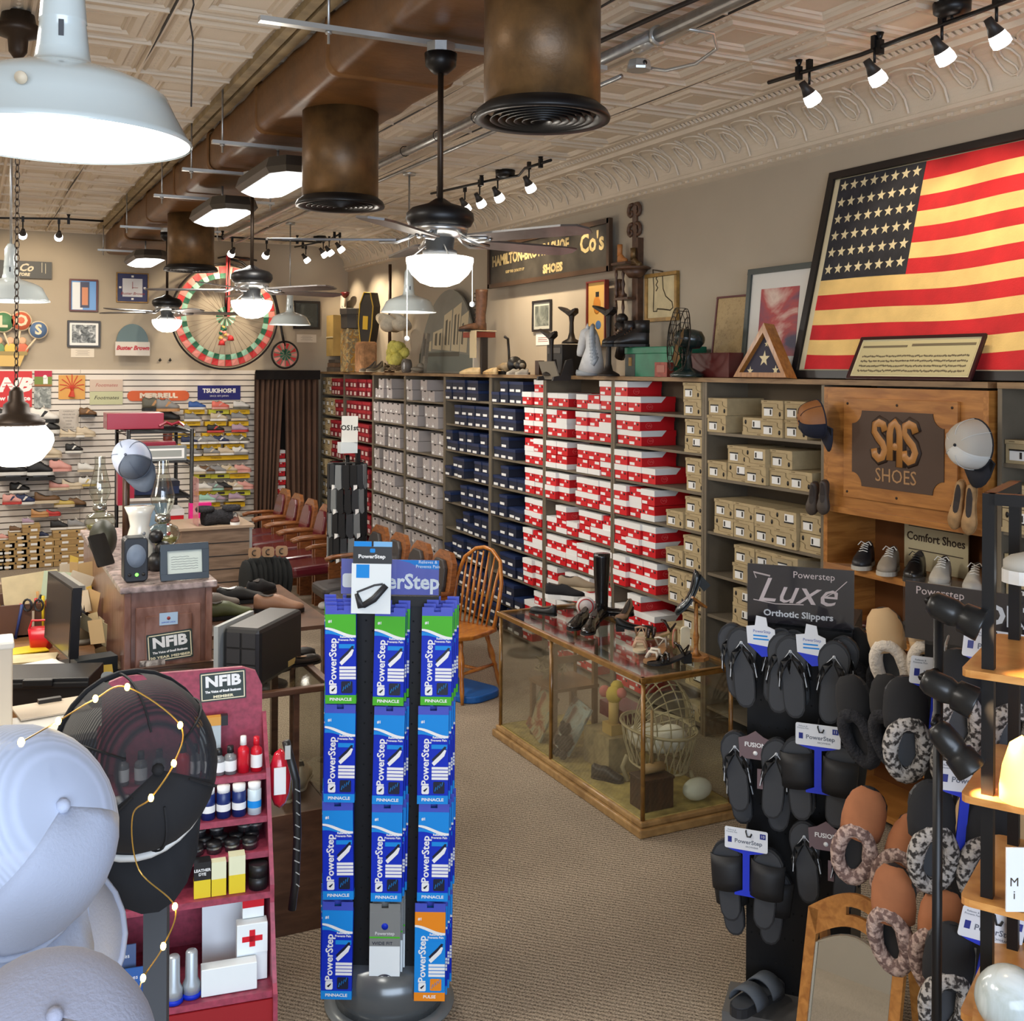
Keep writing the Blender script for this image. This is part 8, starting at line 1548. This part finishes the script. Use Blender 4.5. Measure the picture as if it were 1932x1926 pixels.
oil_lamp(onc(.25, .55), 1.3, 'clear glass oil lamp on the oak cabinet behind the framed certificate'); oil_lamp(onc(.02, 1.2), 1.25, 'clear glass oil lamp farther back at the left of the brown post')
t = MB(M('milk_glass', (222, 220, 210), .2, coat=.6)).lathe([(.05, 0), (.07, .02), (.078, .07), (.055, .14), (.04, .19), (.05, .24), (.065, .275)], n=26, X=SCL(1.1, 1.1, 1.1)).build('milk_glass_vase', loc=onc(.12, .4), label='white milk glass vase with faint painted flowers behind the speaker', cat='vase'); MB(M('glass_grey_flower', (130, 134, 140), .4)).ball((-.012, -.07, .15), .018, n=8, sz=1.4).ball((.01, -.066, .18), .01, n=8).build('painted_flower', t)
MB(dkwood).cyl((0, 0, 0), (0, 0, .5), .018).build('hat_post', loc=onc(.1, .75), label='dark brown upright post under the grey and white cap', cat='post')
meshw = M('white_mesh', (190, 202, 226), .7, alpha=.86); cc = onc(.1, .75)
cap('slate grey cap with a pale mesh back perched on the brown post', TR(cc+Vector((.03, -.02, .5))) @ RZ(-TH) @ RX(1.25) @ RZ(.55), 1.05, M('slate_twill', (86, 96, 112), .9), meshw, M('slate_twill'), meshw)
MB(M('blue_denim_print', (120, 146, 168), .6)).box((-.1, -.005, 0), (.1, 0, .22)).box((-.12, 0, 0), (.1, .14, .235), M('taupe_frame', (110, 98, 88), .5)).build('blue_picture_box', loc=onc(.27, 1.2), rot=-.1, label='taupe box with a blue satin picture behind the oil lamp', cat='box')
MB(M('dark_green_bin', (52, 54, 44), .5)).ball((0, 0, .09), .1, sx=.7, sy=1.1, n=16).build('old_dark_helmet', loc=onc(-.0, .85), label='dark olive rounded tin left of the brown post', cat='tin')
MB(capk).ball((0, 0, .04), .05, n=12).ball((.03, 0, .1), .04, n=12).ball((.0, .02, .16), .035, n=10).build('black_plush_toy', loc=onc(.19, .33), label='small black plush between the vase and the oil lamp', cat='plush')
MB(capk).prism(rrect(.12, .16, .01, 3, 0, .09), 0, .01, X=RZ(.8) @ FBACK @ RX(-.4)).build('tablet', loc=onc(-.02, .5), label='black tablet leaning left of the vase', cat='tablet')
# ---------------------------------------------------------------- desk, monitor and counter clutter
dsz = .93; MB(M('desk_oak', (150, 108, 66), .5, wood=(120, 84, 50), nscale=5, stretch=(1, 6, 1))).box((-.9, 4.75, .88), (.58, 6.6, dsz)).box((-.85, 6.5, 0), (.55, 6.58, .88)).box((.5, 4.8, 0), (.55, 6.5, .88)).build('office_desk', label='cluttered wooden office desk behind the counter', cat='desk')
part = M('partition_beige', (150, 128, 104), .9, bump=.3, bscale=150)
MB(part).box((-.9, 6.85, 0), (.62, 6.92, 1.12)).build('desk_partition', label='low beige fabric partition behind the office desk', cat='partition')
def D(u, v): return PZ(u, v, dsz+.001)
mo = T('computer_monitor', 'black flat computer monitor seen nearly edge-on', 'monitor', X=TR(D(112, 1262)) @ RZ(-1.42) @ FBACK)
MB(capk).box((-.25, .1, -.02), (.25, .42, .02)).box((-.24, .11, .02), (.24, .41, .022), M('screen_black', (30, 34, 40), .15)).box((-.2, .4, -.045), (.2, .42, -.02), M('monitor_back_grey', (130, 128, 120), .5)).build('screen', mo, X=RY(0) @ RX(-.05)); MB(capk).box((-.03, 0, -.08), (.03, .2, -.05)).box((-.12, 0, -.14), (.12, .012, .04)).build('stand', mo)
ph = T('cordless_phone', 'grey cordless telephone standing in its charger', 'phone', X=TR(D(196, 1338)) @ CF((0, 0, 0)) @ RX(-.25)); MB(M('phone_grey', (130, 136, 138), .35)).prism(rrect(.05, .14, .018, 4, 0, .08), -.02, 0).build('handset', ph)
MB(M('phone_screen', (90, 104, 96), .3)).box((-.017, .1, 0), (.017, .128, .001)).build('display', ph); kp = MB(capk); [kp.bc((-.014+.014*i, .02+.013*j, .0005), (.01, .008, .002)) for i in range(3) for j in range(4)]; kp.build('keypad', ph); MB(M('orange_key', (230, 130, 60), .4)).lathe([(.007, 0), (.007, .002)], n=12, X=TR(0, .08, 0)).build('round_key', ph)
bk = MB(redp).loft([[(x*s, y*s, z) for x, y in rrect(.11, .09, .02)] for z, s in ((0, .85), (.1, 1.05))]).tube([(-.06, 0, .09), (-.045, 0, .14), (.045, 0, .14), (.06, 0, .09)], .006, n=5).build('red_basket', loc=D(78, 1222), rot=-.3, label='small red plastic basket with a handle on the desk', cat='basket')
pensm = [capk, M('pen_blue', (40, 60, 120), .4), yb_, M('pen_wood', (186, 140, 80), .5), white, redp]; r = random.Random(17); b0 = D(55, 1205)
for k in range(14):
    x, y = r.uniform(-.14, .14), r.uniform(-.03, .1)
    MB(pensm[k % 6]).cyl((0, 0, 0), (r.uniform(-.06, .06), r.uniform(-.03, .03), r.uniform(.14, .22)), .008, n=6).build('pen', loc=b0+Vector((x, y+.06, 0)), label='pen or marker standing in the crowded holders at the back of the desk', cat='pen', group='pens crowded at the back of the desk')
for k, (dx, c, lab) in enumerate(((.02, capk, 'black handled scissors at the back of the desk, left pair'), (.13, M('scissor_orange', (170, 70, 30), .4), 'dark and orange handled scissors at the back of the desk, right pair'))):
    p = b0+Vector((dx, .02, 0)); t = MB(galvb).box((-.006, -.002, 0), (.006, .002, .14)).tube([(.03+.022*math.cos(q), 0, .17+.03*math.sin(q)) for q in [i*math.pi/6 for i in range(12)]], .006, c, 5, True).tube([(-.03+.022*math.cos(q), 0, .17+.03*math.sin(q)) for q in [i*math.pi/6 for i in range(12)]], .006, c, 5, True).build('scissors', X=TR(p) @ RZ(-TH), label=lab, cat='scissors')
cf = MB(M('carafe_steel', (176, 164, 140), .3, .7)).lathe([(.05, .02), (.052, .13), (.05, .14)], n=24).lathe([(.05, .14), (.045, .17), (.03, .2), (.0, .205)], capk, 20).lathe([(.09, 0), (.09, .02)], M('warmer_grey', (120, 116, 106), .4), 24).build('steel_carafe', loc=D(155, 1210), label='steel and black vacuum carafe behind the monitor', cat='carafe')
MB(capk).box((-.2, -.12, 0), (.2, .12, .13)).box((-.2, -.13, .09), (.2, -.12, .115)).box((-.06, -.14, .1), (.06, -.12, .13)).build('black_printer', loc=D(118, 1335)+Vector((-.05, .12, 0)), rot=-.35, label='black boxy case machine below the monitor', cat='machine', bevel=.012)
for k, (u, v, w_, h, rz, m, lab) in enumerate(((45, 1230, .2, .14, .2, yb_, 'yellow envelope on the desk left of the monitor'), (60, 1250, .22, .16, -.15, creamp, 'cream paper sheets over the yellow envelope'), (75, 1268, .18, .13, .3, white, 'white papers with a red edge beside the monitor'), (75, 1288, .16, .12, .5, M('slip_white'), 'loose white sheet in front of the monitor'), (195, 1262, .2, .15, .2, creamp, 'cream papers spilling behind the cordless phone'), (170, 1285, .14, .1, -.4, M('slip_white'), 'small white note behind the black case machine'))):
    mb = MB(m); r = random.Random(k); [mb.box((-w_/2, -h/2, .002*q), (w_/2, h/2, .002*q+.0012), X=RZ(r.uniform(-.12, .12))) for q in range(5)]; mb.build('paper_pile', loc=D(u, v)+Vector((0, 0, .002+.012*(k if k < 3 else 0))), rot=rz, label=lab, cat='papers')
for k, (u, v, m, lab) in enumerate(((62, 1118, creamp, 'cream papers sticking out of the brown tray on the desk'), (112, 1118, M('map_green', (190, 206, 176), .7), 'pale green folded map in the brown tray'), (135, 1120, M('slip_white'), 'white slip beside the pale green map'))):
    p = PY(u, v, 6.45); MB(m).box((-.14+.04*k, 0, 0), (.14-.04*k, .16, .002)).build('papers', X=TR(p.x, 6.45-.03*k, 1.08) @ FBACK @ RZ(.1-.25*k) @ RX(-.3), label=lab, cat='papers')
MB(M('tray_brown', (92, 62, 46), .5)).box((-.28, -.1, 0), (.28, -.085, .17)).box((-.28, .085, 0), (.28, .1, .2)).box((-.28, -.1, 0), (-.265, .1, .18)).box((.265, -.1, 0), (.28, .1, .18)).box((-.28, -.1, 0), (.28, .1, .01)).build('letter_tray', loc=(PY(95, 1100, 6.42).x, 6.42, dsz+.001), label='brown wooden letter tray at the back of the desk', cat='tray')
MB(M('mesh_tray_black', (40, 48, 52), .5)).box((-.09, -.05, 0), (.09, .05, .1)).build('pencil_tray', loc=D(182, 1290)+Vector((0, .1, 0)), rot=.2, label='dark mesh file holder behind the cordless phone', cat='holder')
# near counter and cream box at the left edge
MB(M('counter_slate', (128, 142, 158), .5)).box((-1.0, 4.05, 0), (.56, 4.14, 1.075)).box((-1.0, 4.02, 1.075), (.58, 4.3, 1.1), M('counter_white_edge', (206, 206, 200), .4)).build('sales_counter', label='slate blue counter front with a white top edge, lower left', cat='counter', bevel=.003)
q = PY(24, 1210, 4.2); MB(M('cream_cabinet', (214, 200, 176), .5)).box((q.x-.5, 4.18, 1.101), (q.x, 4.3, q.z)).box((q.x-.51, 4.17, q.z-.02), (q.x+.005, 4.31, q.z+.005), M('cream_trim', (224, 218, 204), .4)).build('cream_register_box', label='cream boxed register housing standing at the left edge of the counter', cat='box', bevel=.006)
MB(M('clipboard_beige', (206, 190, 166), .6)).box((-.12, -.09, 0), (.12, .09, .006)).box((-.03, .06, .006), (.05, .085, .02), capk).build('clipboard', loc=PZ(100, 1352, 1.102)+Vector((0, .1, 0)), rot=.15, label='beige clipboard with black clip on the counter edge', cat='clipboard')
# ---------------------------------------------------------------- left glass counter with the black box and shoes
g2 = T('glass_counter', 'dark oak glass counter between the red display and the insole rack', 'counter', (1.0, 4.8, 0)); dko = M('counter_brown_oak', (104, 72, 52), .4, wood=(74, 48, 34), nscale=6, stretch=(1, 1, 4), coat=.3)
MB(dko).box((-.35, -.3, 0), (.385, .3, .5)).build('base', g2); 
for x, y in ((-.35, -.3), (.36, -.3), (-.35, .28), (.36, .28), (.22, -.3)): MB(dko).box((x, y, .5), (x+.022, y+.022, 1.0)).build('post', g2)
MB(dko).box((-.36, -.31, .995), (.395, -.28, 1.02)).box((-.36, .28, .995), (.395, .31, 1.02)).box((-.36, -.28, .995), (-.33, .28, 1.02)).box((.365, -.28, .995), (.395, .28, 1.02)).build('top_rail', g2, bevel=.004)
MB(glass).box((-.33, -.28, 1.005), (.365, .28, 1.012)).build('glass_top', g2); MB(glass).box((-.33, -.29, .5), (.36, -.287, .995)).build('glass_front', g2); MB(glass).box((.375, -.28, .5), (.378, .28, .995)).build('glass_side', g2)
for k, (x, y) in enumerate(((1.22, 4.62), (1.3, 4.72))): shoe('whshoe', ['white shoe inside the left glass counter, nearer one', 'white shoe inside the left glass counter, farther one'][k], TR(x, y, .501) @ RZ(1.2), 'shoe', None, L=.24, W=.09, h=.1, sole=.01, style='low', cu=M('ivory_leather', (196, 186, 166), .5), name='ivory_shoe')
MB(rbm).ball((0, 0, .03), .12, sy=.6, sz=.22, n=14).build('red_cloth', loc=(1.16, 4.9, .5), label='crumpled red wrap lying inside the left glass counter', cat='cloth')
bxm = M('heater_black', (30, 31, 33), .4); az = math.pi/2-40*D2R; bc_ = PZ(490, 1296, 1.03)
bb = T('black_box_heater', 'large black box with a grille side standing on the glass counter', 'appliance', X=TR(bc_.x, bc_.y, 1.022) @ RZ(az)); 
MB(bxm).box((0, 0, 0), (.42, .17, .245)).build('body', bb, bevel=.02); mb = MB(M('grille_grey', (52, 52, 54), .6))
for i in range(2):
    for j in range(3): mb.box((-.003, .02+.07*i, .03+.068*j), (.0, .08+.07*i, .09+.068*j))
mb.build('grille_panel', bb); MB(M('gold_label', (186, 160, 100), .4)).box((.27, -.002, .02), (.34, 0, .045)).build('label_plate', bb); MB(M('light_grey_cover', (170, 174, 172), .5)).box((-.02, .18, 0), (.3, .2, .25)).build('grey_cover', bb)
for k, (u, v, rz, m, lab) in enumerate(((592, 1185, .6, M('nude_flat', (150, 110, 84), .5), 'brown flat shoe on the glass counter right of the black box'), (598, 1212, .2, black, 'black flat shoe behind the left insole column'), (590, 1250, .5, M('black_pump', (30, 28, 28), .3), 'black pump with tan insole beside the black box'))):
    p = PZ(u, v, 1.022); shoe('ctr%d' % k, lab, TR(min(p.x, 1.34), min(max(p.y, 4.6), 5.0), 1.014) @ RZ(rz) @ TR(-.12, 0, 0), 'shoe', None, L=.24, W=.08, h=.07, sole=.01, heel=.02, style='flat', cu=m, lining=M('tan_insole', (150, 112, 76), .5), name='display_shoe')
# table of shoes behind, slatted wood gondola, wire rack
MB(dko).box((1.04, 5.55, 1.0), (1.72, 6.7, 1.02)).box((1.05, 5.57, 0), (1.09, 5.61, 1.0)).box((1.66, 5.57, 0), (1.7, 5.61, 1.0)).box((1.05, 6.64, 0), (1.09, 6.68, 1.0)).box((1.66, 6.64, 0), (1.7, 6.68, 1.0)).build('shoe_table', label='brown table of shoes behind the glass counter', cat='table')
for k, (x, y, rz, a, lab) in enumerate(((1.1, 6.1, .3, M('grey_clog', (120, 112, 104), .6), 'grey shoe with white lining on the low table'), (1.25, 6.25, .1, black, 'black shoe with white lining on the low table'), (1.15, 6.4, .5, leathbr, 'brown shoe at the back of the low table'), (1.4, 6.0, -.4, M('nude_flat'), 'light brown shoe on the right of the low table'), (1.45, 6.35, .8, suek, 'dark suede shoe at the back right of the low table'), (1.1, 5.9, 0, M('lime_green', (84, 92, 54), .5), 'lime green and brown shoe at the front of the low table'))):
    shoe('tbl%d' % k, lab, TR(x, y, 1.022) @ RZ(rz), 'shoe', None, L=.27, W=.1, h=.08, sole=.02, style='low', cu=a, cs=black, lining=(white if k < 2 else None), name='display_shoe')
gd = T('slatted_gondola', 'grey-brown slatted wood display box with a pale metal corner', 'display box', (1.69, 8.7, 0)); gwd = M('driftwood', (140, 118, 100), .6, wood=(112, 92, 76), nscale=5, stretch=(1, 6, 8))
MB(gwd).box((-.26, -.25, 0), (.26, .25, 1.13)).build('body', gd); mb = MB(darkp); [mb.box((-.262, -.252, z), (.262, -.25, z+.008)) for z in [.12+.1*i for i in range(10)]]; mb.build('slat_groove', gd); MB(galvb).box((.245, -.255, 0), (.265, -.24, 1.13)).build('corner_strip', gd)
MB(M('gondola_top', (160, 138, 116), .5)).box((-.28, -.27, 1.13), (.28, .27, 1.15)).build('top', gd)
t = MB(furk).tube([(-.11, 0, .06), (0, .02, .055), (.11, 0, .06)], .06, n=12, rs=[.075, .055, .075]).tube([(-.1+.05*math.cos(q), .05*math.sin(q), .12) for q in [i*math.pi/6 for i in range(12)]], .025, n=6, closed=True).tube([(.1+.05*math.cos(q), .05*math.sin(q), .12) for q in [i*math.pi/6 for i in range(12)]], .025, n=6, closed=True).build('black_fur_slippers', loc=(1.72, 8.55, 1.152), label='pair of black fur slippers on the slatted wood box', cat='slippers')
MB(M('pink_clear_panel', (206, 150, 150), .2, alpha=.5)).box((-.003, -.1, 0), (.003, .1, .36)).build('pink_acrylic_panel', loc=(1.56, 8.6, 1.152), label='narrow pink clear panel standing on the slatted wood box', cat='panel')
shoe('tinyw', 'small brown and white sandal at the right end of the slatted box', TR(1.86, 8.6, 1.152) @ RZ(-1.8), 'sandal', None, L=.16, W=.07, h=.06, sole=.02, style='low', cu=M('sandal_brown', (96, 60, 50), .5), cs=white, laces=lace_w, name='small_sandal')
hg = T('sock_hanger_stand', 'black fabric garments hanging in a bunch on a low stand', 'stand', (1.98, 8.1, 0)); MB(blackm).cyl((0, 0, 0), (0, 0, .95), .012).lathe([(.16, 0), (.16, .02)], n=20).build('pole', hg)
for k in range(9): MB(M('garment_black', (22, 24, 24), .95)).ball((0, 0, 0), .15, sx=.16, sy=.62, sz=1.05, n=12, X=TR(-.15+.036*k, 0, .82-.008*abs(k-4)) @ RZ(.35+.05*(k % 3))).build('hanging_garment', hg)
for k in range(3): MB(M('tan_hanger', (150, 120, 92), .5)).prism(rrect(.09, .075, .02, 3), 0, .006, X=TR(-.1+.1*k, -.06, 1.0) @ RZ(-TH) @ RX(math.pi/2)).tube([(-.1+.1*k+.02*math.cos(q), -.068, 1.0+.02*math.sin(q)) for q in [i*math.pi/5 for i in range(10)]], .004, black, 4, True).build('tan_hanger_clip', hg)
wr = T('wire_rack', 'black wire storage rack stacked with boxes, left of the yellow ledges', 'rack', X=TR(1.12, 9.0, 0) @ RZ(.0)); WX, WD = .48, .75
for x in (0, WX):
    for y in (0, WD): MB(blackm).cyl((x, y, 0), (x, y, 1.86), .016, n=8).build('post', wr)
for z in (1.84, 1.6, 1.32, .95):
    mb = MB(blackm).tube([(0, 0, z), (WX, 0, z), (WX, WD, z), (0, WD, z)], .008, n=4, closed=True).tube([(0, 0, z-.03), (WX, 0, z-.03), (WX, WD, z-.03), (0, WD, z-.03)], .005, n=4, closed=True)
    for k in range(1, 22): mb.cyl((0, WD*k/22, z), (WX, WD*k/22, z), .003, n=3)
    for k in range(3): mb.cyl((WX*(k+1)/4, 0, z-.005), (WX*(k+1)/4, WD, z-.005), .004, n=3)
    mb.build('wire_shelf', wr, fixn=False)
def wb_(nm, x, y, z, d, m, lab, m2=None, rz=0):
    t = MB(m).bc((0, 0, d[2]/2), d).build(nm, loc=(1.12+x, 9+y, z+.006), rot=rz, label=lab, cat='box', bevel=.004)
    if m2: MB(m2).bc((0, 0, d[2]*.82), (d[0]*1.02, d[1]*1.02, d[2]*.4)).build('lid', t)
    return t
cr_m = M('crimson_case', (150, 30, 52), .3, coat=.4)
wb_('crimson_case', .1, .5, 1.84, (.44, .28, .13), cr_m, 'crimson box case on the top of the black wire rack', None); wb_('crimson_box', .25, .4, 1.6, (.3, .26, .14), cr_m, 'crimson box on the second wire shelf')
t = wb_('framed_box', .28, .08, 1.6, (.34, .06, .12), M('grey_box_frame', (120, 124, 124), .5), 'grey and white framed long box at the front of the second shelf'); MB(white).box((-.15, -.032, .02), (.15, -.03, .1)).box((-.13, -.034, .035), (.13, -.032, .085), M('grey_inner', (150, 154, 150), .5)).build('white_border', t)
wb_('navy_box', .25, .35, 1.32, (.34, .28, .1), navy, 'dark navy shoe box on the third wire shelf', navyd); wb_('red_white_box', .25, .3, .95, (.34, .3, .12), red, 'red and white shoe box, lower one on the lowest wire shelf', white); wb_('red_white_box', .28, .32, 1.075, (.34, .3, .12), red, 'red and white shoe box, upper one on the lowest wire shelf', white)
MB(M('magenta_bag', (214, 30, 130), .4)).box((-.08, -.03, -.2), (.09, .03, 0)).build('magenta_bag', loc=(1.12+WX+.06, 9.0, 1.27), label='bright magenta flat box hanging at the right post of the wire rack', cat='bag'); MB(cr_m).box((-.06, -.05, -.33), (.06, .05, 0)).build('crimson_bag', loc=(1.12-.03, 8.94, 1.62), label='dark crimson bag hanging at the left post of the wire rack', cat='bag')
shoe('ankboot', 'reddish brown ankle boot on the wire rack beside the yellow ledges', TR(1.45, 9.45, 1.606) @ RZ(.3), 'boot', None, L=.2, W=.08, h=.12, sole=.015, style='boot', cu=M('red_brown_leather', (120, 54, 40), .4), cs=black, name='ankle_boot'); shoe('rackshoe', 'black and white sneaker on the left of the second wire shelf', TR(1.14, 9.2, 1.606) @ RZ(1.1), 'shoe', None, L=.26, W=.1, h=.09, sole=.03, style='low', cu=smt('k'), cs=smt('w'), laces=lace_w, name='display_shoe', stripe=smt('w'))
MB(cr_m).tube([(0, 0, .02), (.06, .02, .05), (.1, 0, .03), (.16, .02, .05), (.2, 0, .02)], .012, n=5).build('red_strap_bundle', loc=(1.4, 9.35, 1.85), label='tangled red straps beside the crimson case on the wire rack', cat='straps')
# ---------------------------------------------------------------- foreground caps with string light
meshb = bpy.data.materials.new('black_cap_mesh'); meshb.use_nodes = True
def netm(m, rgb, a0):
    nt = m.node_tree; N = nt.nodes; L = nt.links; b = N['Principled BSDF']; b.inputs['Base Color'].default_value = lin([x/255 for x in rgb])+(1,); b.inputs['Roughness'].default_value = .8
    tc = N.new('ShaderNodeTexCoord'); wv = N.new('ShaderNodeTexWave'); wv.inputs['Scale'].default_value = 75; wv.bands_direction = 'Z'; mr = N.new('ShaderNodeMapRange'); mr.inputs['To Min'].default_value = a0; mr.inputs['To Max'].default_value = 1
    L.new(tc.outputs['Object'], wv.inputs['Vector']); L.new(wv.outputs['Fac'], mr.inputs['Value']); L.new(mr.outputs[0], b.inputs['Alpha'])
netm(meshb, (26, 28, 34), .84); meshw2 = bpy.data.materials.new('white_cap_mesh'); meshw2.use_nodes = True; netm(meshw2, (176, 186, 208), .8)
bt = M('black_cap_cloth', (22, 23, 27), .85); wtw = M('white_cap_cloth', (166, 174, 194), .8, bump=.1, bscale=300); gtw = M('grey_white_cap_cloth', (150, 152, 168), .85, bump=.15, bscale=300)
XB = TR(PD(268, 1440, 1.38)) @ RZ(-TH) @ FBACK @ axes((.5, .2, .8), (.22, -1, .1))
cap('black mesh trucker cap with white piping on a dark stand, lower left', XB @ TR(0, 0, -.045), 1.1, bt, bt, bt, meshb, open_=True, piping=M('white_piping', (214, 212, 206), .5))
MB(M('dark_stand_grey', (62, 64, 68), .5)).box((-.016, -.75, -.006), (.016, -.02, .006)).build('cap_stand_post', X=TR(PD(296, 1560, 1.5)) @ RZ(-TH) @ FBACK, label='dark grey flat post holding the black mesh cap', cat='post')
XW_ = TR(PD(-8, 1590, 1.12)) @ RZ(-TH) @ FBACK @ axes((.72, .48, .45), (.4, -.85, .1))
cap('white mesh trucker cap cut by the left edge in the foreground', XW_, 1.1, wtw, wtw, wtw, meshw2, open_=True, piping=None)
XG = TR(PD(95, 2010, .82)) @ RZ(-TH+.5) @ FBACK @ RX(-1.1)
cap('pale grey cap top filling the bottom left corner', XG @ TR(0, 0, -.05), .95, gtw, gtw, gtw, None)
XM = TR(PD(10, 1790, 1.2)) @ RZ(-TH) @ FBACK
cap('white cap hanging below the white mesh cap at the left edge', XM @ axes((.1, .5, .8), (-1, -.2, 0)) @ TR(0, 0, -.05), 1.15, wtw, wtw, wtw, None)
wpts = [(40, 1400, 1.0), (110, 1360, 1.15), (180, 1318, 1.22), (240, 1296, 1.24), (340, 1368, 1.25), (328, 1440, 1.22), (285, 1505, 1.2), (250, 1540, 1.22), (262, 1640, 1.24), (330, 1710, 1.22), (308, 1785, 1.2), (270, 1845, 1.2), (258, 1895, .95)]
P = [PD(u, v, d) for u, v, d in wpts]; st = T('fairy_light_string', 'warm fairy light string looped over the foreground caps', 'string lights', P[0]); o0 = P[0]
fine = []
def catm(P, i, t):
    a, b, c, d = P[max(0, i-1)], P[i], P[i+1], P[min(len(P)-1, i+2)]; return .5*((2*b)+(c-a)*t+(2*a-5*b+4*c-d)*t*t+(3*b-a-3*c+d)*t**3)
for i in range(len(P)-1):
    for q in range(8): fine.append(catm(P, i, q/8)-o0)
MB(M('copper_wire_warm', (190, 150, 70), .3, .6)).tube(fine+[P[-1]-o0], .0009, n=4).build('wire', st)
wg = M('fairy_bulb_glow', (255, 206, 96), .5, emit=14)
for i, p in enumerate(P):
    if i in (7, 8): continue
    MB(wg).ball(p-o0, .0032, n=8, sz=1.4).build('bulb', st)
    if i in (2, 3, 4, 5, 6, 9, 10, 11, 1): light('fairy_bulb', 'POINT', p+Vector((0, -.004, 0)), .022, (1, .7, .25), .004)
